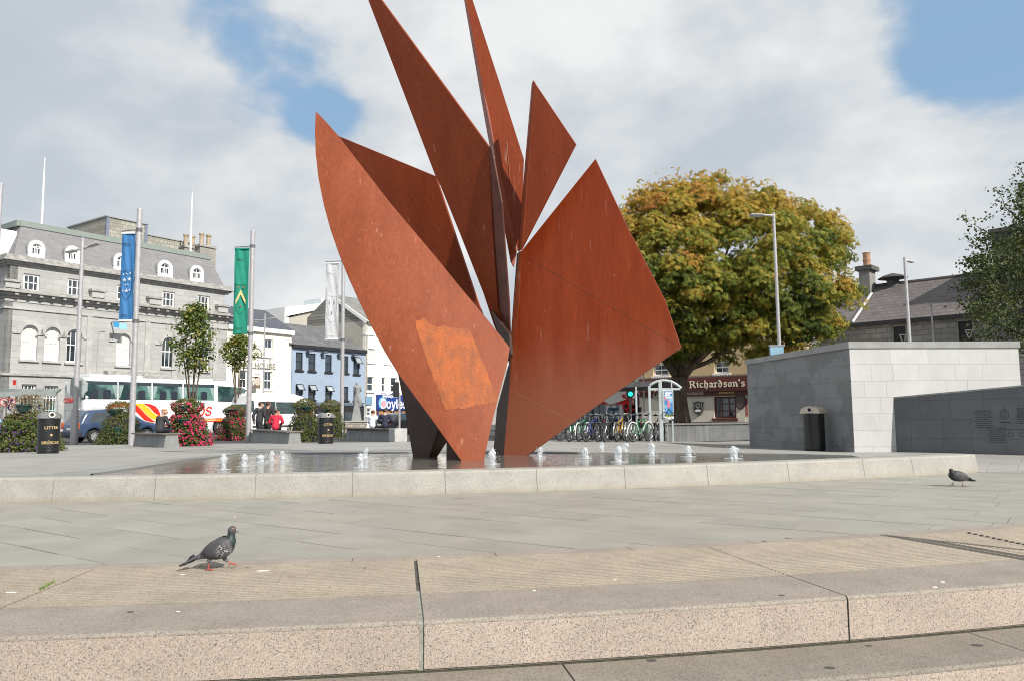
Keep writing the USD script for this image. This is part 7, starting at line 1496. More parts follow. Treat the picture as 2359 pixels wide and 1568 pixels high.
# --- small-leaved tree at the right edge
rng = np.random.default_rng(21); EYd = 30.0
eb = at(2420, 980, EYd); et = thing('small_leaved_tree', (eb[0], eb[1], 0), 'dark green small leaved tree reaching in at the right edge', 'tree')
ol = sg.Polygon([(2238, 790), (2222, 740), (2232, 690), (2218, 650), (2240, 600), (2262, 560), (2300, 520), (2330, 480), (2345, 440), (2420, 380), (2560, 360), (2600, 700), (2480, 800), (2300, 800)]); pr = shapely.prepared.prep(ol)
P, N, ti = [], [], []
def spray(x, y, dy, n, r, shade):
    c = at(x, y, EYd + dy); u = rng.normal(size=(n, 3)); P.append(c + u * r * V([1, 1, .7])); N.append(rng.normal(size=(n, 3)) + V([0, -.3, .6])); ti.append(np.clip(shade + rng.normal(size=n) * .2, 0, 1))
k = 0
while k < 470:
    x, y = rng.uniform(2215, 2600), rng.uniform(360, 800)
    if pr.contains(sg.Point(x, y)): k += 1; spray(x, y, rng.normal() * 1.8, 62, rng.uniform(.14, .34), rng.uniform(.2, .55))
for x, y in ((2232, 508), (2243, 520), (2226, 545), (2250, 548), (2262, 530), (2240, 560), (2256, 580), (2275, 500), (2296, 470), (2300, 440), (2320, 445), (2280, 438), (2335, 420), (2345, 378), (2352, 400), (2310, 480), (2230, 600), (2250, 620), (2218, 500)): spray(x, y, rng.normal() * .6, 16, .13, .4)
P, N, ti = np.vstack(P), np.vstack(N), np.concatenate(ti); m, idx = leaves(P, N, rng.uniform(.09, .15, len(P)), rng, 'single', .7)
tinted(part(et, 'crown', m, leaf_mat('small_leaf', [(0, (.025, .042, .012)), (.4, (.058, .082, .02)), (.75, (.11, .115, .03)), (1, (.17, .12, .04))], .25), world=True, kind='stuff'), ti[idx])
part(et, 'trunk', tube([eb + V([0, 0, -1]), at(2400, 760, EYd), at(2380, 520, EYd), at(2372, 330, EYd)], [.22, .17, .11, .04], 10), BARKD, world=True, smooth=True)
for q in ((2245, 520, 0), (2300, 445, .5), (2345, 385, 0), (2230, 640, -1), (2250, 730, -1), (2300, 600, 1), (2226, 555, 0)): part(et, 'branch', limb(at(2385, q[1] + 90, EYd), at(q[0], q[1], EYd + q[2]), .045, .008, rng, .06), BARKD, world=True, smooth=True)

# --- young trees by the road
def young_tree(px, py, top, wpx, Y, label, seed, col, kinds=1):
    rng = np.random.default_rng(seed); b = at(px, py, Y); z = float(zback(b[0], b[1])); b = V([b[0], b[1], z]); t = thing('young_tree', b, label, 'tree', None); s = 1 / scale_at(at(px, 900, Y)); Ht = at(px, top, Y)[2] - z; R_ = wpx * s / 2; z0 = at(px, 838, Y)[2] - z
    P, N, ti = [], [], []
    for k in range(72):
        h = rng.uniform(0, 1) ** .85; w = R_ * (1.0 if h < .55 else 1 - (h - .55) * 1.6) * (.55 + .5 * min(1, h * 3.5)); a = rng.uniform(0, 6.28); q = V([math.cos(a), math.sin(a), 0]) * w * rng.uniform(.15, 1.0); c = b + q + V([0, 0, z0 - .2 + h * (Ht - z0 - .05)])
        n = 30; u = rng.normal(size=(n, 3)); P.append(c + u * V([.16, .16, .14])); N.append(u + V([0, -.2, .9])); ti.append(np.clip(.45 + rng.normal() * .2 + rng.normal(size=n) * .15, 0, 1))
    P, N, ti = np.vstack(P), np.vstack(N), np.concatenate(ti); m, idx = leaves(P, N, rng.uniform(.11, .19, len(P)), rng, 'single', .75)
    tinted(part(t, 'crown', m, col, world=True, kind='stuff'), ti[idx])
    for k in range(7):
        a = k * .9; q = V([math.cos(a), math.sin(a), 0]) * R_ * .55; part(t, 'stem' if k else 'trunk', tube([b + V([0, 0, .0]) + q * .1, b + q * .3 + V([0, 0, z0 * .6]), b + q * .8 + V([0, 0, z0 * 1.15]), b + q + V([0, 0, Ht * .9 - .2 * k])], [.035, .03, .022, .008], 6), BARK, world=True, smooth=True)
YL = leaf_mat('young_leaf', [(0, (.05, .085, .016)), (.5, (.13, .175, .03)), (.8, (.21, .21, .04)), (1, (.30, .24, .06))], .35)
young_tree(440, 985, 690, 100, 33, 'young leafy tree rising behind the pink flower tower before the coach', 31, YL)
young_tree(546, 960, 762, 78, 46, 'young tree half hidden behind the green banner pole', 32, YL)

# --- flower towers
TUB = mat('green_tub', (.012, .05, .045), .4, var=.15); FOL = leaf_mat('petunia_leaf', [(0, (.035, .055, .014)), (.4, (.075, .11, .024)), (.7, (.14, .15, .035)), (.88, (.20, .16, .06)), (1, (.22, .15, .08))], .3); DRYF = leaf_mat('dry_stem', [(0, (.12, .09, .04)), (.6, (.22, .16, .08)), (1, (.30, .22, .12))], .3)
PINK = leaf_mat('pink_petal', [(0, (.38, .012, .07)), (.5, (.58, .035, .13)), (1, (.70, .09, .20))], .35, .6); PURP = leaf_mat('purple_petal', [(0, (.035, .012, .07)), (.6, (.08, .03, .14)), (1, (.16, .07, .22))], .3, .6)
def flower_tower(px, py, hpx, wpx, label, seed, petals, nfl, tubs, top='green', lean=(0, 0), dens=1.0):
    py -= 5.5; hpx -= 5.5; rng = np.random.default_rng(seed); b = ground(px, py); s = 1 / scale_at(b); Hh, R_ = hpx * s, wpx * s / 2
    t = thing('flower_tower', b, label, 'flower planter', None)
    prof = lambda h: R_ * np.interp(h, [0, .06, .25, .48, .66, .70, .80, .90, 1.0], [.97, 1.0, .90, .74, .52, .40, .58, .62, .22])
    n = int(4300 * dens); h = rng.uniform(0, 1, n) ** 1.12; a = rng.uniform(0, 2 * math.pi, n); lump = .84 + .32 * meshkit.noise(np.c_[np.cos(a) * 2.2, np.sin(a) * 2.2, h * 6] + seed, seed); r = prof(h) * lump * rng.uniform(.80, 1.03, n)
    if top == 'dry': keep = (h < .68); 
    else: keep = np.ones(n, bool)
    out = np.c_[np.cos(a), np.sin(a), np.full(n, .45)]; P = np.c_[r * np.cos(a), r * np.sin(a), h * Hh]; P[:, 2] -= rng.uniform(0, .05, n)
    shade = .48 + .35 * (meshkit.noise(np.c_[P * 5 + seed], seed) - .5) + rng.normal(size=n) * .18 + (.2 * (h > .6) if top != 'green' else .08 * (h > .6))
    m, idx = leaves(P[keep], (out + rng.normal(size=(n, 3)) * .55)[keep], rng.uniform(.055, .105, keep.sum()), rng, 'single', .6, .35); tinted(part(t, 'foliage', m, FOL, kind='stuff'), np.clip(shade[keep], 0, 1)[idx])
    if top == 'dry':
        n2 = 1500; hh = rng.uniform(.66, 1.0, n2); a = rng.uniform(0, 6.28, n2); rr = prof(hh) * rng.uniform(.1, 1.1, n2) * 1.1; Q = np.c_[rr * np.cos(a), rr * np.sin(a), hh * Hh]; m, idx = leaves(Q, rng.normal(size=(n2, 3)), rng.uniform(.05, .10, n2), rng, 'single', .28); tinted(part(t, 'dry_growth', m, DRYF, kind='stuff'), rng.uniform(0, 1, n2)[idx])
    n3 = nfl; h = rng.uniform(0.02, .93, n3) ** 1.25; h = h[(h < .66) | (h > .72)]; n3 = len(h); a = rng.uniform(-math.pi, 0, n3) * 1.15 + .2; k = meshkit.noise(np.c_[np.cos(a) * 3, np.sin(a) * 3, h * 7] + 9, seed + 1); a = a[k > .33]; h = h[k > .33]; n3 = len(h)
    r = prof(h) * 1.03; Q = np.c_[r * np.cos(a), r * np.sin(a), h * Hh]; Nn = np.c_[np.cos(a), np.sin(a), np.full(n3, .35)] + rng.normal(size=(n3, 3)) * .3
    Nn /= np.linalg.norm(Nn, axis=1)[:, None]; u = np.cross(Nn, [0, 0, 1.]); u /= np.linalg.norm(u, axis=1)[:, None]; w = np.cross(Nn, u); fs = rng.uniform(.028, .043, n3)[:, None]
    th = np.linspace(0, 2 * math.pi, 5, endpoint=False); vv = np.stack([Q - Nn * .012] + [Q + Nn * .012 + (u * math.cos(x) + w * math.sin(x)) * fs for x in th], 1).reshape(-1, 3); ff = (np.arange(n3)[:, None, None] * 6 + V([[0, 1 + i, 1 + (i + 1) % 5] for i in range(5)])[None]).reshape(-1, 3)
    tinted(part(t, 'flowers', trimesh.Trimesh(vv, ff, process=False), petals, kind='stuff'), np.repeat(rng.uniform(0, 1, n3), 6))
    part(t, 'core', lathe([(R_ * .7, 0), (R_ * .66, Hh * .25), (R_ * .5, Hh * .5), (R_ * .3, Hh * .64), (R_ * .1, Hh * .66)], 16), mat('planter_core', (.02, .028, .012), .9), smooth=True)
    for (tx, ty0, ty1, tw) in tubs:
        z0, z1, w = (py - ty1) * s, (py - ty0) * s, tw * s / 2; rr = float(prof(min(.99, (z0 + z1) / 2 / Hh))); d = min(max(rr * .98 - w * .62, .0), .6)
        o = V([(tx - px) * s, -d, z0]); part(t, 'tub', moved(lathe([(w * .62, 0), (w * .9, (z1 - z0) * .72), (w * .92, (z1 - z0) * .74), (w * 1.02, (z1 - z0) * .78), (w * 1.02, z1 - z0), (w * .85, z1 - z0), (w * .8, (z1 - z0) * .8)], 22), o), TUB, smooth=40)
    return t
flower_tower(62, 1044, 134, 150, 'large purple flower tower with a brown dried top at the left edge', 41, PURP, 210, [(67, 931, 948, 34)], 'dry', dens=1.4)
flower_tower(275, 1027, 104, 102, 'faded purple flower tower between the dark blue car and the left bench', 42, PURP, 60, [(272, 942, 953, 32), (284, 982, 1000, 20)], 'mixed')
flower_tower(429, 1031, 113, 116, 'tallest flower tower covered in bright pink flowers', 43, PINK, 620, [(431, 934, 943, 27), (433, 964, 975, 34)])
flower_tower(539, 1018, 85, 84, 'smaller pink flower tower left of the green banner pole', 44, PINK, 420, [(541, 942, 948, 26)])
flower_tower(702, 1021, 104, 90, 'purple flower tower left of the second litter bin', 45, PURP, 170, [(708, 936, 944, 24)], 'mixed')
flower_tower(762, 1012, 92, 76, 'flower tower hidden behind the second litter bin', 46, PURP, 60, [(757, 942, 948, 22)], 'mixed')
# ------------------------------------------------------------------ people
SKIN = mat('skin', (.46, .27, .19), .6, var=.06, scale=20)
def cloth(name, col): return mat(name, col, .85, var=.14, scale=9, fine=.08, fscale=60)
def person(loc, rot, label, pose, k, jacket, trousers, hair, hood=None, cap=None, collar=None, shoe=(.015, .013, .012)):
    """A figure facing +y in its own frame. pose: joints of the skeleton; jacket, trousers, hair: materials."""
    t = thing('person', loc, label, 'person', None, rot=rot); J = {a: (V(q[:3]) * k).tolist() + [q[3] * k] for a, q in pose.items()}
    limbs = [('hd', 'hf'), ('nk', 'hd'), ('nk', 'ch'), ('ch', 'wa'), ('wa', 'hp'), ('ch', 'sl'), ('ch', 'sr'), ('sl', 'el'), ('el', 'wl'), ('sr', 'er'), ('er', 'wr'), ('wl', 'pl'), ('wr', 'pr'), ('hp', 'kl'), ('kl', 'al'), ('hp', 'kr'), ('kr', 'ar'), ('al', 'tl'), ('ar', 'tr')]
    for s in 'lr':
        w, p = V(J['w' + s][:3]), V(J['p' + s][:3]); d = (p - w) / np.linalg.norm(p - w); a = np.cross(d, [0, 1, 0.2]); a /= np.linalg.norm(a)
        for i in range(4): J[f'f{s}{i}'] = (p + a * (i - 1.5) * .019 * k).tolist() + [.0105 * k]; J[f'g{s}{i}'] = (p + a * (i - 1.5) * .021 * k + d * (.062 - .008 * abs(i - 1.4)) * k + V([0, .012, -.01]) * k).tolist() + [.008 * k]; limbs.append((f'f{s}{i}', f'g{s}{i}'))
        J[f'h{s}'] = (w + d * .02 * k - a * .03 * k).tolist() + [.011 * k]; J[f'i{s}'] = (w + d * .075 * k - a * .055 * k).tolist() + [.009 * k]; limbs.append((f'h{s}', f'i{s}'))
    part(t, 'body', seg_body(J, limbs, .022 * k, 4), SKIN, smooth=True)
    def grown(names, bones, g): return seg_body({a: J[a][:3] + [J[a][3] + g * k] for a in names}, bones, .03 * k, 5)
    jb = [('ch', 'wa'), ('wa', 'hp'), ('ch', 'sl'), ('ch', 'sr'), ('sl', 'el'), ('sr', 'er'), ('el', 'cl'), ('er', 'cr'), ('nk2', 'ch')]
    for s in 'lr': e, w = V(J['e' + s][:3]), V(J['w' + s][:3]); J['c' + s] = (e + (w - e) * .92).tolist() + [J['w' + s][3] + .008 * k]
    J['nk2'] = (V(J['nk'][:3]) * .45 + V(J['ch'][:3]) * .55).tolist() + [.075 * k]
    part(t, 'jacket', grown(['ch', 'wa', 'hp', 'sl', 'sr', 'el', 'er', 'cl', 'cr', 'nk2'], jb, .017), jacket, smooth=True)
    tb = [('hp', 'kl'), ('kl', 'bl'), ('hp', 'kr'), ('kr', 'br')]
    for s in 'lr': e, w = V(J['k' + s][:3]), V(J['a' + s][:3]); J['b' + s] = (e + (w - e) * .93).tolist() + [J['a' + s][3] + .012 * k]
    part(t, 'trousers', grown(['hp', 'kl', 'kr', 'bl', 'br'], tb, .014), trousers, smooth=True)
    for s in 'lr': part(t, 'shoe', seg_body({'a': J['a' + s][:3] + [.05 * k], 'b': J['t' + s][:3] + [.042 * k]}, [('a', 'b')], .03 * k, 3), flat('shoe_black', shoe, .5), smooth=True)
    h = V(J['hd'][:3]); f = V(J['hf'][:3]) - h; f /= np.linalg.norm(f); r = J['hd'][3]; side_ = np.cross(f, [0, 0, 1.]); side_ /= np.linalg.norm(side_)
    hm = trimesh.creation.icosphere(3, r * 1.10); v = hm.vertices; cut = (v @ f > r * .42) & (v[:, 2] < r * .62) | (v[:, 2] < -r * .62); v = np.where(cut[:, None], v * .86, v); hm.vertices = v * V([1, 1, 1.06]) + h + V([0, 0, .012 * k]) - f * .008 * k
    part(t, 'hair', hm, hair, smooth=True)
    for s in (-1, 1):
        part(t, 'ear', moved(trimesh.creation.icosphere(1, 1.0), h + side_ * s * r * 1.02, 0, [.022 * k, .022 * k, .034 * k]), SKIN, smooth=True)
        part(t, 'eye', moved(trimesh.creation.icosphere(1, .011 * k), h + f * r * 1.12 + side_ * s * .032 * k + V([0, 0, .01 * k])), flat('eye_dark', (.03, .025, .02), .3), smooth=True)
    part(t, 'nose', hull([h + f * r * 1.02 + V([0, 0, .015]) * k, h + f * (r * 1.1 + .03 * k) + V([0, 0, -.025]) * k, h + f * r * 1.05 + side_ * .016 * k + V([0, 0, -.03]) * k, h + f * r * 1.05 - side_ * .016 * k + V([0, 0, -.03]) * k]), SKIN)
    part(t, 'mouth', moved(trimesh.creation.icosphere(1, 1.0), h + f * r * 1.06 + V([0, 0, -.055 * k]), math.atan2(side_[1], side_[0]), [.024 * k, .010 * k, .007 * k]), flat('lip', (.30, .11, .09), .5), smooth=True)
    if cap:
        cm = trimesh.creation.icosphere(3, r * 1.2); v = cm.vertices; v[:, 2] = np.where(v[:, 2] < 0, v[:, 2] * .15, v[:, 2] * .62); cm.vertices = v + h + V([0, 0, r * .62]); pk = hull([h + f * r * .8 + side_ * s * r * .8 + V([0, 0, r * .60]) for s in (-1, 1)] + [h + f * r * 1.75 + side_ * s * r * .5 + V([0, 0, r * .48]) for s in (-1, 1)] + [h + f * r * .8 + V([0, 0, r * .75])])
        part(t, 'cap', cat_(cm, pk), cap, smooth=40)
    if hood: part(t, 'hood', seg_body({'a': (V(J['nk'][:3]) + V([-.10, -.05, -.03]) * k).tolist() + [.055 * k], 'b': (V(J['nk'][:3]) + V([0, -.12, -.07]) * k).tolist() + [.07 * k], 'c': (V(J['nk'][:3]) + V([.10, -.05, -.03]) * k).tolist() + [.055 * k]}, [('a', 'b'), ('b', 'c')], .03, 4), hood, smooth=True)
    if collar: part(t, 'collar', moved(torus(.068 * k, .016 * k, 18, 7), V(J['nk'][:3]) + V([0, 0, -.01 * k])), collar, smooth=True)
    return t
def standing(stride=.16, swing=.1, lean=.03, turn=0.0, bend=0.0):
    return dict(hd=(0, lean * 1.5, 1.625, .098), hf=(.06 * turn, lean * 1.5 + .04, 1.60 - bend, .085), nk=(0, lean * 1.2, 1.50, .056), ch=(0, lean, 1.30, .135), wa=(0, lean * .4, 1.08, .128), hp=(0, 0, .93, .142), sl=(-.185, lean, 1.42, .062), sr=(.185, lean, 1.42, .062),
                el=(-.25, -swing * .6, 1.15, .046), er=(.25, swing * .4, 1.15, .046), wl=(-.25, -swing * .2, .92, .030), wr=(.245, swing * 1.6, .93, .030), pl=(-.245, 0, .84, .034), pr=(.24, swing * 1.9, .85, .034),
                kl=(-.095, stride * .5, .50, .062), kr=(.095, -stride * .35, .50, .062), al=(-.095, stride * .75, .09, .042), ar=(.095, -stride * 1.0, .13, .042), tl=(-.11, stride * .75 + .17, .045, .036), tr=(.10, -stride * 1.0 + .15, .05, .036))
def seated(lean=.08, turn=0.0, arms=.0, drop=0.0):
    b = .50
    return dict(hd=(.03 * turn, lean * 2.0, b + .74 - drop, .098), hf=(.03 * turn + .075 * turn, lean * 2.0 + .045 * (1 - abs(turn)), b + .715 - drop, .085), nk=(0, lean * 1.6, b + .60 - drop * .6, .056), ch=(0, lean, b + .40, .14), wa=(0, lean * .3, b + .18, .14), hp=(0, 0, b + .06, .155), sl=(-.19, lean * 1.2, b + .51, .064), sr=(.19, lean * 1.2, b + .51, .064),
                el=(-.27 - arms, lean + .06, b + .26, .047), er=(.27 + arms, lean + .06, b + .26, .047), wl=(-.15, lean + .28, b + .15, .031), wr=(.15, lean + .28, b + .15, .031), pl=(-.10, lean + .36, b + .14, .034), pr=(.10, lean + .36, b + .14, .034),
                kl=(-.11, .44, b + .03, .068), kr=(.11, .44, b + .03, .068), al=(-.11, .46, .09, .044), ar=(.11, .44, .09, .044), tl=(-.12, .63, .04, .036), tr=(.12, .61, .04, .036))
BLK = cloth('black_wool', (.014, .014, .016)); DKB = cloth('dark_brown_wool', (.022, .018, .020)); NAVY = cloth('navy_nylon', (.018, .022, .045)); REDJ = cloth('red_fleece', (.48, .018, .045)); WHT = cloth('white_shirt', (.62, .66, .74)); DKT = cloth('dark_trousers', (.016, .018, .026)); TAN = cloth('tan_tweed', (.36, .25, .15)); CHAR = cloth('charcoal_wool', (.030, .030, .036))
HB_ = mat('brown_hair', (.045, .024, .014), .6, var=.2, scale=40); HG = mat('grey_hair', (.22, .20, .19), .7, var=.2, scale=40); HR = mat('auburn_hair', (.075, .022, .016), .6, var=.2, scale=40); HD = mat('dark_hair', (.02, .014, .012), .6, var=.2, scale=40)
def sit_on(bn, px, top_px, rot, label, pose, *a, **kw):
    """Seats a figure on a bench: the seat's height is the bench's, the size follows the head's height in the photograph."""
    t_, f, zt = bn; p = onplane(px, 985, f.o - f.n * .28, f.n); p = V([p[0], p[1], 0]); top = at(px, top_px, p[1])[2]; k = (top - zt) / (pose['hd'][2] + .11 - .41); loc = V([p[0], p[1], zt - .41 * k]); person(loc, rot, label, pose, k, *a, **kw)
sit_on(BN[0], 367, 941, -.35, 'seated person in a dark jacket and tan flat cap on the left bench', seated(.10, .95, .02), CHAR, DKT, HG, cap=TAN)
sit_on(BN[1], 634, 943, .12, 'seated person in a bright red hooded jacket seen from behind', seated(.13, .55, .03, .03), REDJ, BLK, HR, hood=REDJ)
sit_on(BN[2], 857, 944, .0, 'seated person in a white shirt on the long bench seen from behind', seated(.10, .2, .02), WHT, DKT, HR)
sit_on(BN[2], 886, 940, .1, 'seated person in a navy jacket beside the white shirt on the long bench', seated(.06, .3, .06), NAVY, DKT, HB_, collar=WHT)
def walker(px, top_px, Y, rot, label, pose, *a, **kw):
    p = at(px, 950, Y); z = float(zback(p[0], p[1])); k = (at(px, top_px, Y)[2] - z) / 1.735; person((p[0], p[1], z), rot, label, pose, k, *a, **kw)
walker(597, 925, 36.8, -.25, 'walking person in a dark suit with the left hand behind, left of two', standing(.22, .10, .07, .7, .02), CHAR, BLK, HB_, collar=WHT)
walker(617, 924, 37.8, .05, 'walking person in a black suit, right of two seen from behind', standing(.14, -.08, .02, .3), DKB, BLK, HR)

# ------------------------------------------------------------------ bicycles, racks and their shelter
CHROME = mat('chrome', (.6, .6, .6), .25, var=.05, metal=.9); BLKP = flat('cycle_black', (.012, .012, .013), .45)
def bicycle(px, py, rot, paint, label, guards=None, basket=False, wheel_r=.335, k=1.0):
    p = ground(px, py); t = thing('bicycle', p, label, 'bicycle', 'bicycles parked at the shelter', rot=rot); r = wheel_r; wb = 1.04
    A, B = V([0, 0, r]), V([wb, 0, r]); bb = V([.44, 0, .29]); seat = V([.24, 0, .82]); st = V([.30, 0, .70]); hd0, hd1 = V([.80, 0, .62]), V([.765, 0, .80])
    X = (V([1., 0, 0]), V([0, 0, 1.]), V([0, -1., 0]))
    for c in (A, B):
        w = part(t, 'wheel', frame(torus(r - .02, .021, 28, 7), c, *X), TYRE, smooth=True)
        part(w, 'rim', frame(torus(r - .047, .010, 28, 5), c, *X), CHROME, smooth=True)
        part(w, 'spokes', cat_(*[cyl(c + V([0, .03 * (-1) ** i, 0]), c + V([math.cos(a) * (r - .05), 0, math.sin(a) * (r - .05)]), .0028, 3) for i, a in enumerate(np.linspace(0, 2 * math.pi, 18, endpoint=False))], cyl(c - V([0, .05, 0]), c + V([0, .05, 0]), .022, 8)), CHROME, kind='stuff')
    fr = [cyl(bb, st, .017, 8), cyl(st, hd1, .017, 8), cyl(bb, hd0, .019, 8), cyl(hd0 - V([-.02, 0, .04]), hd1 + V([-.012, 0, .04]), .021, 8)] + [cyl(bb + V([0, s * .03, 0]), A + V([0, s * .06, 0]), .011, 6) for s in (-1, 1)] + [cyl(st + V([0, s * .02, -.03]), A + V([0, s * .06, 0]), .009, 6) for s in (-1, 1)]
    part(t, 'frame', cat_(*fr), paint, smooth=40)
    part(t, 'fork', cat_(*[tube([hd0 + V([.02, s * .05, -.04]), hd0 + V([.06, s * .055, -.16]), B + V([0, s * .06, 0])], .012, 6) for s in (-1, 1)]), paint if guards != 'dark' else BLKP, smooth=True)
    part(t, 'handlebar', cat_(tube([V([.66, -.30, .99]), V([.72, -.24, 1.01]), V([.76, -.08, .98]), V([.755, 0, .95]), V([.76, .08, .98]), V([.72, .24, 1.01]), V([.66, .30, .99])], .012, 6), cyl(hd1, V([.755, 0, .96]), .014, 6)), CHROME, smooth=True)
    for s in (-1, 1): part(t, 'grip', cyl(V([.60, s * .305, .985]), V([.69, s * .275, 1.0]), .017, 8), BLKP)
    part(t, 'saddle', hull([(.10, -.08, .93), (.10, .08, .93), (.12, -.09, .97), (.12, .09, .97), (.36, -.02, .93), (.36, .02, .93), (.36, 0, .965), (.16, 0, .985)]), BLKP, smooth=40)
    part(t, 'seat_post', cyl(st, (.235, 0, .94), .013, 8), CHROME)
    part(t, 'crank', cat_(frame(torus(.085, .008, 20, 5), bb + V([0, -.04, 0]), *X), cyl(bb + V([0, -.05, 0]), bb + V([.11, -.06, -.12]), .010, 6), cyl(bb + V([0, .05, 0]), bb + V([-.11, .06, .12]), .010, 6)), CHROME)
    for s, q in ((-1, V([.11, -.11, -.12])), (1, V([-.11, .11, .12]))): part(t, 'pedal', rbox(*[x for i in range(3) for x in ((bb + q)[i] - (.045, .05, .012)[i], (bb + q)[i] + (.045, .05, .012)[i])], .008), BLKP)
    part(t, 'chain', cat_(cyl(bb + V([0, -.045, .08]), A + V([0, -.045, .04]), .006, 4), cyl(bb + V([0, -.045, -.08]), A + V([0, -.045, -.04]), .006, 4)), BLKP)
    if guards:
        gm = CHROME if guards == 'chrome' else (mat('guard_white', (.55, .55, .54), .4) if guards == 'white' else paint)
        for c, a0, a1 in ((A, .15, 3.4), (B, .3, 3.0)): part(t, 'mudguard', tube([c + V([math.cos(a) * (r + .022), 0, math.sin(a) * (r + .022)]) for a in np.linspace(a0, a1, 16)], .024, 6), gm, smooth=True)
    if basket:
        z0, z1 = .82, 1.05; part(t, 'basket', cat_(*[cyl((.86 + .22 * a, -.15 + .3 * b, z0), (.84 + .28 * a, -.18 + .36 * b, z1), .006, 4) for a in np.linspace(0, 1, 5) for b in np.linspace(0, 1, 5) if a in (0, 1) or b in (0, 1)], *[tube([(.85, -.17, z), (1.10, -.17, z), (1.10, .17, z), (.85, .17, z), (.85, -.17, z)], .007, 4) for z in (z0, (z0 + z1) / 2, z1)]), CHROME)
    return t
def cpaint(n, c): return mat('cycle_' + n, c, .35, var=.05, coat=.4)
GRN, BLU, YELB, REDB, SLV = cpaint('green', (.012, .22, .08)), cpaint('blue', (.02, .045, .30)), cpaint('yellow', (.62, .33, .02)), cpaint('red', (.38, .015, .02)), cpaint('silver', (.4, .4, .42)); BKB = cpaint('dark', (.015, .015, .018))
# row: the near wheel of each is measured in the picture; they stand nearly end on, nosing into the racks
ROT = 1.28
def bike(zx, zy, paint, label, **kw):
    x, y = ZR(zx, zy); kw.setdefault('rot', ROT); bicycle(x, y, kw.pop('rot'), paint, label, **kw)
for zx, zy, pt, lb, kw in ((320, 995, BKB, 'black bicycle farthest left, half hidden by the right sail', dict(rot=1.0)), (412, 998, GRN, 'green bicycle with bare wheels, leftmost of the green ones', dict(rot=1.1)), (505, 999, GRN, 'green bicycle with white mudguards beside the blue one', dict(guards='white', rot=1.15)),
                           (580, 1000, BLU, 'blue bicycle, the only one of its colour in the row', dict(rot=.95)), (690, 1000, BKB, 'black bicycle with mudguards right of the blue one', dict(guards='dark', rot=1.2)), (765, 1000, BKB, 'black mountain bicycle left of the yellow one', dict(rot=1.0)),
                           (880, 1000, YELB, 'yellow bicycle with a chrome mudguard', dict(guards='chrome', rot=1.15)), (985, 1001, SLV, 'silver bicycle between the yellow and the green one', dict(guards='chrome', rot=1.2)), (1045, 1002, GRN, 'bright green bicycle nearest the shelter end', dict(guards='white', rot=.85)),
                           (1180, 990, SLV, 'grey bicycle with a wire basket near the shelter post', dict(basket=True, rot=1.3)), (1265, 992, BKB, 'black upright bicycle leaning by the shelter post', dict(rot=1.25))): bike(zx, zy, pt, lb, **kw)
for zx, zy, pt, lb, kw in ((640, 985, BKB, 'dark bicycle standing in the second row behind the blue one', dict(rot=1.35)), (735, 984, REDB, 'red bicycle standing in the second row', dict(rot=1.3)), (830, 984, BKB, 'dark bicycle standing in the second row behind the yellow one', dict(rot=1.3)), (930, 984, BKB, 'dark bicycle in the second row left of the basket bicycle', dict(rot=1.35)), (1110, 985, REDB, 'red bicycle in the second row with a basket', dict(rot=1.3, basket=True)), (540, 985, BKB, 'dark bicycle in the second row behind the green ones', dict(rot=1.3))): bike(zx, zy, pt, lb, **kw)
bx, by = ZR(1360, 990); bicycle(bx, by, 1.35, SLV, 'bicycle whose silver wheel shows between the shelter posts', wheel_r=.36)
rk0, rk1 = ground(*ZR(330, 985)), ground(*ZR(1310, 993)); rk = thing('cycle_rack', rk0, 'galvanised row of cycle stands under the parked bicycles', 'cycle rack'); RKF = Facade(rk0, rk1 - rk0); Lk = float(np.hypot(*(rk1 - rk0)[:2])); gz = rk0[2]
for k in range(11):
    u = .3 + k * (Lk - .5) / 10; part(rk, 'stand', RKF.map(tube([(u, -.75, 0), (u, -.75, .62), (u, -.62, .75), (u, -.15, .75), (u, -.02, .62), (u, -.02, 0)], .024, 7), 0, gz, 0), GALV, world=True, smooth=True)
part(rk, 'rail', cat_(RKF.box(0, Lk, gz, gz + .05, -.06, 0), RKF.box(0, Lk, gz, gz + .05, -.80, -.74)), GALV, world=True)
sp0 = ground(*ZR(1315, 996)); SF = Facade(sp0, (1, .02)); sh_ = thing('cycle_shelter', sp0, 'steel cycle shelter with a curved roof and a lit poster case at its end', 'shelter'); gz = sp0[2]
def S4(x, y, d=0): return SF.uv(*ZR(x, y), d)
SHG = mat('shelter_paint', (.36, .40, .41), .4, var=.08)
(pa, _), (pb, ptop) = S4(1300, 700), S4(1325, 400); part(sh_, 'post', SF.box(pa, pb, gz - .05, S4(1312, 402)[1], -.05, .06), SHG, world=True)
(qa, _), (qb, _) = S4(1422, 700), S4(1436, 700); part(sh_, 'post', SF.box(qa, qb, gz - .05, S4(1428, 780)[1], -.05, .05), SHG, world=True); part(sh_, 'post', SF.box(S4(1415, 410)[0], S4(1426, 410)[0], S4(1420, 490)[1], S4(1420, 410)[1], -.05, .05), SHG, world=True)
arch_ = [S4(x, y) for x, y in ((1206, 446), (1240, 420), (1280, 402), (1330, 393), (1370, 394), (1420, 403), (1470, 430), (1520, 468))]
part(sh_, 'roof_arch', SF.map(tube([(u, 0, w) for u, w in arch_], .055, 6)), SHG, world=True, smooth=True)
part(sh_, 'cross_bar', SF.box(arch_[0][0], arch_[-1][0] - .05, S4(1330, 478)[1] - .04, S4(1330, 478)[1] + .04, -.04, .04), SHG, world=True)
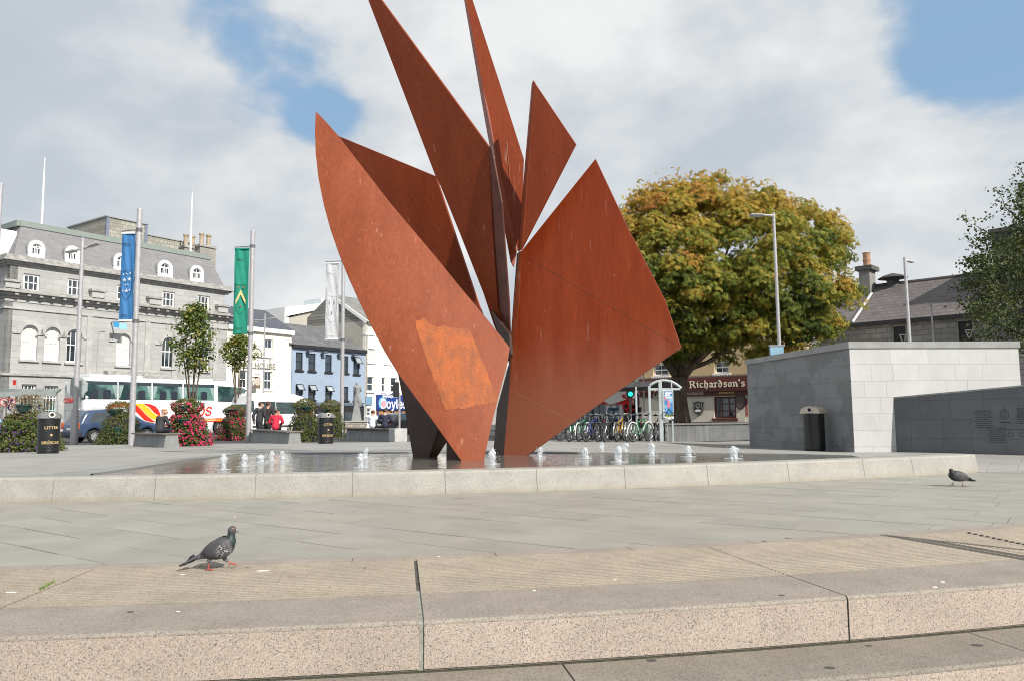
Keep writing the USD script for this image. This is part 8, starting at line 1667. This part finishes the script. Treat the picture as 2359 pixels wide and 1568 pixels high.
n = len(arch_); vv = V([SF.pt(u - k * 4.2, w, .04 - k * 6.0) for k in (0, 1) for u, w in arch_]); ff = V([[i, i + 1, n + i] for i in range(n - 1)] + [[i + 1, n + i + 1, n + i] for i in range(n - 1)]); part(sh_, 'roof', shell(vv, ff, vv - V([0, 0, .03])), mat('roof_sheet', (.075, .075, .072), .5, var=.3), world=True)
lp = S4(1205, 560)[0]; part(sh_, 'post', SF.box(lp - .04, lp + .04, gz - .05, arch_[0][1], -.05, .05), SHG, world=True)
a0, t0 = S4(1020, 408, -.5); wr_ = S4(1205, 450)[1]
part(sh_, 'post', SF.box(S4(1090, 500)[0] - .03, S4(1090, 500)[0] + .03, gz, wr_, -.4, -.34), SHG, world=True)
(ca_, ct_), (cb_, cl_) = S4(1333, 492), S4(1437, 778); pc = part(sh_, 'poster_case', SF.map(rbox(ca_ - .04, cb_ + .03, -.10, .09, cl_ - .02, ct_ + .02, .03)), SHG, world=True)
def pp(x0, x1, y0, y1): return ca_ + (cb_ - ca_) * x0, ca_ + (cb_ - ca_) * x1, ct_ + (cl_ - ct_) * y1, ct_ + (cl_ - ct_) * y0
def poster(name, x0, x1, y0, y1, m, d): a, b, lo, hi = pp(x0, x1, y0, y1); part(pc, name, SF.box(a, b, lo, hi, d, d + .003), m, world=True)
poster('poster', .14, .97, .03, .90, mat('poster_sky', (.05, .22, .50), .4, col2=(.35, .55, .72), scale=2.2, ramp=(.5, .62)), .092); poster('poster_foot', .14, .97, .90, .985, mat('poster_white', (.7, .72, .72), .4), .092); poster('poster_grass', .14, .97, .82, .90, mat('poster_grass', (.22, .28, .05), .5, var=.4, scale=9), .096)
for k, (a, b) in enumerate(((.22, .9), (.18, .72), (.25, .85))): poster('poster_line', a, b, .06 + .075 * k, .115 + .075 * k, _mats['poster_white'], .096)
u, _, w, _ = pp(.55, .6, .45, .5)
part(pc, 'poster_rider', SF.ext(unary_union([sg.Point(u, w + .13).buffer(.04), sg.Polygon([(u - .055, w - .10), (u + .05, w - .10), (u + .06, w + .09), (u - .03, w + .10)]), sg.LineString([(u, w + .1), (u - .15, w + .28)]).buffer(.02)]), .096, .1), flat('rider_pink', (.55, .16, .20), .5), world=True); part(pc, 'poster_cycle', SF.ext(unary_union([ring(sg.Point(u - .14, w - .38).buffer(.13), .02), ring(sg.Point(u + .18, w - .40).buffer(.13), .02), sg.LineString([(u - .14, w - .38), (u, w - .14), (u + .18, w - .40), (u - .02, w - .36), (u - .14, w - .38)]).buffer(.012)]), .096, .1), BLKP, world=True)
# newsstand-like blue boxes in the gap left of the bicycles
bs = thing('blue_cabinet', at(*ZR(850, 690), 40), 'blue street cabinets in front of the red shop', 'cabinet'); f = Facade(bs.loc, (1, .05)); (a, w1), (c, w0) = f.uv(*ZR(795, 662)), f.uv(*ZR(912, 760))
for k in range(2): part(bs, 'cabinet', f.map(rbox(a + k * (c - a) / 2, a + (k + .95) * (c - a) / 2, -.4, 0, -.1, w1, .03)), mat('cabinet_blue', (.04, .08, .16), .5, var=.2), world=True); part(bs, 'cabinet_window', f.box(a + k * (c - a) / 2 + .06, a + (k + .88) * (c - a) / 2, w1 - .55, w1 - .15, .0, .012), mat('cabinet_pale', (.32, .40, .46), .4), world=True)
bm = thing('blue_sign_back', at(1788, 808, 24), 'pale blue box shape seen over the pavilion roof beside the lamp', 'sign'); f = Facade(bm.loc, (1, -.1)); (a, w1), (c, w0) = f.uv(1773, 797), f.uv(1806, 830); part(bm, 'panel', f.map(rbox(a, c, -.12, 0, w0 - .3, w1, .02)), mat('panel_pale_blue', (.20, .34, .44), .5), world=True); part(bm, 'panel_cap', f.box(a - .03, c + .03, w1, w1 + .03, -.14, .02), GALV, world=True); part(bm, 'post', cyl((*f.pt((a + c) / 2, 0, -.06)[:2], 0), f.pt((a + c) / 2, w0, -.06), .05, 8), GALV, world=True)

# ------------------------------------------------------------------ pigeons
def feather_mat(name):
    nodes = {'a': ('attribute', {'attribute': 'shade'}), 'r': ('rgb_ramp', {'ramp': [(0, (.012, .012, .014)), (.25, (.040, .042, .048)), (.4, (.022, .042, .036)), (.5, (.040, .032, .046)), (.62, (.075, .078, .085)), (.8, (.17, .175, .19)), (1, (.42, .42, .43))]}),
             'g': ('geometry', {}), 'n': ('noise_texture', {'scale': 160.0, 'detail': 3.0}), 'nr': ('map_range', {'from_min': .3, 'from_max': .7, 'to_min': .75, 'to_max': 1.25}), 's': ('vector_math', {'math_type': 'scale'}), 'b': ('bump', {'strength': .3, 'distance': .003}), 'p': ('principled_bsdf', {'roughness': .5, 'specular_ior_level': .4})}
    return usdkit.material(stage, '/World/Looks/' + name, nodes, [('a.fac', 'r.fac'), ('g.position', 'n.vector'), ('n.fac', 'nr.value'), ('r.color', 's.vector1'), ('nr.result', 's.scale'), ('s.vector', 'p.base_color'), ('n.fac', 'b.height'), ('b.normal', 'p.normal')], surface='p.BSDF')
PLUME = feather_mat('pigeon_plumage')
def wing_mat(name, fleck):
    nodes = {'a': ('attribute', {'attribute': 'shade'}), 'g': ('geometry', {}), 'v': ('voronoi_texture', {'feature': 'distance_to_edge', 'scale': 62.0}), 'vr': ('map_range', {'range_type': 'smoothstep', 'from_min': .06, 'from_max': .12, 'to_min': 1, 'to_max': 0, 'clamp': True}), 'n': ('noise_texture', {'scale': 60.0, 'detail': 3.0}), 'nn': ('map_range', {'from_min': .42, 'from_max': .56, 'to_min': 0, 'to_max': 1, 'clamp': True}),
             'k': ('math', {'math_type': 'multiply'}), 'k2': ('math', {'math_type': 'multiply'}), 'm': ('mix_color', {'a': (.050, .050, .054), 'b': (fleck, fleck, fleck)}), 'n2': ('noise_texture', {'scale': 25.0}), 'r2': ('map_range', {'to_min': .7, 'to_max': 1.5}), 's': ('vector_math', {'math_type': 'scale'}), 'p': ('principled_bsdf', {'roughness': .55, 'specular_ior_level': .35})}
    return usdkit.material(stage, '/World/Looks/' + name, nodes, [('g.position', 'v.vector'), ('v.distance', 'vr.value'), ('g.position', 'n.vector'), ('n.fac', 'nn.value'), ('vr.result', 'k.value1'), ('nn.result', 'k.value2'), ('k.value', 'k2.value1'), ('a.fac', 'k2.value2'), ('k2.value', 'm.fac'), ('g.position', 'n2.vector'), ('n2.fac', 'r2.value'), ('m.result', 's.vector1'), ('r2.result', 's.scale'), ('s.vector', 'p.base_color')], surface='p.BSDF')
WINGM = wing_mat('pigeon_wing', .55); WINGD = wing_mat('pigeon_wing_dark', .10)
def shaded(p, v): UsdGeom.PrimvarsAPI(UsdGeom.Mesh(p.prim)).CreatePrimvar('shade', Sdf.ValueTypeNames.FloatArray, 'vertex').Set([float(x) for x in v])
def pigeon(px, py, zoom, ox, gy, label, rot, sph, wing, tail, legs, eye, beak, wmat, flecks, dark=1.0, flip=1):
    """zoom: measuring units per metre; the measured side view is laid in the bird's own xz plane, facing +x."""
    o = onz(px, py, 0.0); t = thing('pigeon', o, label, 'pigeon', None, rot=rot); C_ = lambda x, y, w=0.0: V([(x - ox) / zoom * flip, w, (gy - y) / zoom])
    J = {}; B = []
    for i, (x, y, r, wy) in enumerate(sph): J[i] = C_(x, y).tolist() + [r / zoom]
    B = [(i, i + 1) for i in range(len(sph) - 1)]
    m = seg_body(J, B, .008, 8); v = m.vertices.copy(); nd = len(sph)
    shade = np.zeros(len(v)); c0 = V([J[i][:3] for i in range(nd)]); near = np.argmin(((v[:, None] - c0[None]) ** 2).sum(2) - V([J[i][3] for i in range(nd)])[None] ** 2, 1); shade = V([s[3] for s in sph])[near]
    for _ in range(6):   # blends the plumage's patches along the body
        e = m.edges_unique; acc = np.zeros(len(v)); cnt = np.zeros(len(v)); np.add.at(acc, e[:, 0], shade[e[:, 1]]); np.add.at(acc, e[:, 1], shade[e[:, 0]]); np.add.at(cnt, e[:, 0], 1); np.add.at(cnt, e[:, 1], 1); shade = .5 * shade + .5 * acc / np.maximum(cnt, 1)
    b = part(t, 'body', m, PLUME, smooth=True); shaded(b, shade * dark)
    v0 = v
    def half(x, z):      # half width of the body under a point of the side view
        d = np.sqrt((v0[:, 0] - x) ** 2 + (v0[:, 2] - z) ** 2); k = d < .02; return v0[k, 1].max() if k.any() else .02
    poly = sg.Polygon([(C_(*q)[0], C_(*q)[2]) for q in wing]); vv, ff = cells(poly.buffer(.004).buffer(-.002), .010); d = shapely.distance(shapely.points(vv[:, 0], vv[:, 1]), poly.exterior); h = V([half(*q) for q in vv])
    fx = V([((C_(*flecks[0])[0] - q[0]) ** 2 + (C_(*flecks[0])[2] - q[1]) ** 2) for q in vv]); fl = np.clip(1.25 - np.sqrt(fx) / (flecks[1] / zoom), 0, 1)
    edge = np.clip(1 - d / .006, 0, 1) * .25
    for s in (-1, 1):
        off = h + .005 + .010 * np.minimum(1, d / .015); a = np.c_[vv[:, 0], s * off, vv[:, 1]]; c = np.c_[vv[:, 0], s * np.maximum(off - .014, .001), vv[:, 1]]
        w = part(t, 'wing', shell(a, ff[:, ::-1] if s > 0 else ff, c), wmat, smooth=True)
        shaded(w, np.tile(fl, 2))
        for k in range(5):  # the long primary feathers that fold over the tail
            q0, q1 = wing[-1 - 0] if False else tail[1], tail[2]
            p0 = C_(*q0) + V([0, s * .026, .004 * k + .008]); p1 = C_(*q0) + (C_(*q1) - C_(*q0)) * (.30 + .06 * k) + V([0, s * .016, .004 * (2 - k) + .008]); u = nrm(p1 - p0); n_ = V([0, s, 0.]); e = np.cross(u, n_)
            f_ = part(t, 'flight_feather', hull([p0 - e * .010, p0 + e * .010, p1 - e * .006, p1 + u * .012, p1 + e * .006, p0 + n_ * .004, p1 + n_ * .002]), PLUME); shaded(f_, np.full(len(f_.prim.GetAttribute('points').Get()), .12 + .05 * (k % 2)))
    tb0, tm, te = C_(*tail[0]), C_(*tail[1]), C_(*tail[2]); u = nrm(te - tb0); n_ = nrm(np.cross(u, [0, 1., 0])); n_ = n_ if n_[2] > 0 else -n_
    for k in range(7):
        y = (k - 3) * .0085; p0 = tb0 + V([0, y * .6, 0]); p1 = te + V([0, y * 1.9, 0]) - u * .004 * abs(k - 3); z_ = n_ * ((3 - k) * .0035)
        g = hull([p0 + V([0, -.010, 0]) + z_, p0 + V([0, .010, 0]) + z_, p1 + V([0, -.012, 0]) + z_, p1 + V([0, .012, 0]) + z_, p1 + u * .006 + z_, p0 - n_ * .005, p1 - n_ * .003]); g = g.subdivide().subdivide(); f_ = part(t, 'tail_feather', g, PLUME); tt = (np.array(g.vertices) - tb0) @ u / np.linalg.norm(te - tb0); shaded(f_, np.where(tt > .74, .10, .70 * dark + .04 * (k % 2)))
    LEG = mat('pigeon_leg_red', (.40, .085, .06), .55, var=.15, scale=60) if dark > .8 else mat('pigeon_leg_dark', (.20, .07, .06), .6)
    for side_, ((ax, ay), (kx, ky), (fx_, fy_), lift, thigh) in zip((-1, 1), legs):
        y = side_ * .028; a, k_, f_ = C_(ax, ay, y), C_(kx, ky, y), C_(fx_, fy_, y * 1.05); f_[2] = max(f_[2], lift)
        if thigh: th_ = part(t, 'thigh', tube([a + V([0, 0, .03]), (a + k_) / 2, k_], [.022, .016, .007], 8), PLUME, smooth=True); shaded(th_, np.full(len(th_.prim.GetAttribute('points').Get()), .72 * dark))
        lg = part(t, 'leg', tube([k_ + (a - k_) * .15, k_, f_ + V([0, 0, .004])], [.0055, .005, .0045], 7), LEG, smooth=True)
        for q, L_ in ((0, .040), (.6, .034), (-.6, .034), (math.pi, .018)):
            d = V([math.cos(q) * flip, math.sin(q), 0]); tip = f_ + d * L_; tip[2] = max(.003, f_[2] * .6); toe = part(lg, 'toe', tube([f_ + V([0, 0, .004]), f_ + d * L_ * .5 + V([0, 0, .006]), tip], [.0045, .0042, .003], 6), LEG, smooth=True)
            if q == 0: pass
    hx = J[nd - 1]; hr = hx[3]
    e = C_(*eye)
    for s in (-1, 1):
        y = s * hr * .86; part(t, 'eye', moved(trimesh.creation.icosphere(2, .0065), V([e[0], y, e[2]])), mat('pigeon_iris', (.62, .14, .02), .25), smooth=True); part(t, 'pupil', moved(trimesh.creation.icosphere(2, .0035), V([e[0], y + s * .0042, e[2]])), flat('eye_dark', (.03, .025, .02), .3), smooth=True)
    b0, b1 = C_(*beak[0]), C_(*beak[1]); part(t, 'beak', tube([b0, b0 + (b1 - b0) * .55 + V([0, 0, .001]), b1], [.0075, .0055, .0015], 8), flat('beak_dark', (.05, .045, .045), .4), smooth=True)
    part(t, 'cere', moved(trimesh.creation.icosphere(2, 1.0), b0 + V([.003 * flip, 0, .005]), 0, [.008, .006, .0055]), mat('cere_white', (.55, .48, .45), .6), smooth=True)
    return t
s1 = scale_at(onz(482, 1312)) * 10
pigeon(482, 1311, s1, 930, 1385, 'grey chequered pigeon with red feet walking right on the ribbed granite', .10,
       [(480, 1205, 22, .15), (650, 1110, 42, .72), (800, 1040, 95, .75), (930, 985, 150, .55), (1060, 925, 192, .45), (1180, 880, 200, .30), (1290, 830, 180, .26), (1375, 760, 140, .38), (1395, 670, 104, .44), (1405, 590, 84, .40), (1415, 500, 94, .62), (1428, 490, 92, .60)],
       [(1290, 650), (1400, 700), (1450, 790), (1455, 900), (1420, 1000), (1340, 1075), (1230, 1120), (1100, 1140), (1000, 1120), (880, 1060), (790, 1010), (800, 930), (880, 830), (980, 745), (1100, 680), (1200, 645)],
       [(760, 1020), (560, 1130), (290, 1285)], [((960, 1130), (940, 1215), (925, 1372), .0, True), ((1180, 1120), (1330, 1225), (1400, 1290), .012, True)], (1472, 466), ((1500, 520), (1568, 548)), WINGM, ((1290, 960), 170))
s2 = scale_at(onz(2213, 1120)) * 7.37
pigeon(2212, 1119.5, s2, 1300, 572, 'dark pigeon stepping left on the slabs before the end of the kerb', .10,
       [(1500, 470, 14, .10), (1430, 450, 26, .5), (1370, 425, 48, .3), (1310, 405, 72, .22), (1245, 390, 84, .20), (1190, 375, 70, .18), (1160, 345, 46, .25), (1155, 318, 36, .25), (1152, 300, 35, .2), (1148, 299, 34, .2)],
       [(1190, 310), (1140, 350), (1135, 400), (1170, 450), (1230, 480), (1300, 480), (1380, 455), (1440, 425), (1400, 375), (1320, 330), (1250, 305)],
       [(1380, 420), (1450, 445), (1548, 485)], [((1300, 470), (1318, 510), (1312, 566), .0, False), ((1220, 470), (1205, 505), (1165, 540), .018, False)], (1140, 292), ((1122, 300), (1104, 310)), WINGD, ((1320, 370), 60), .28, flip=1)
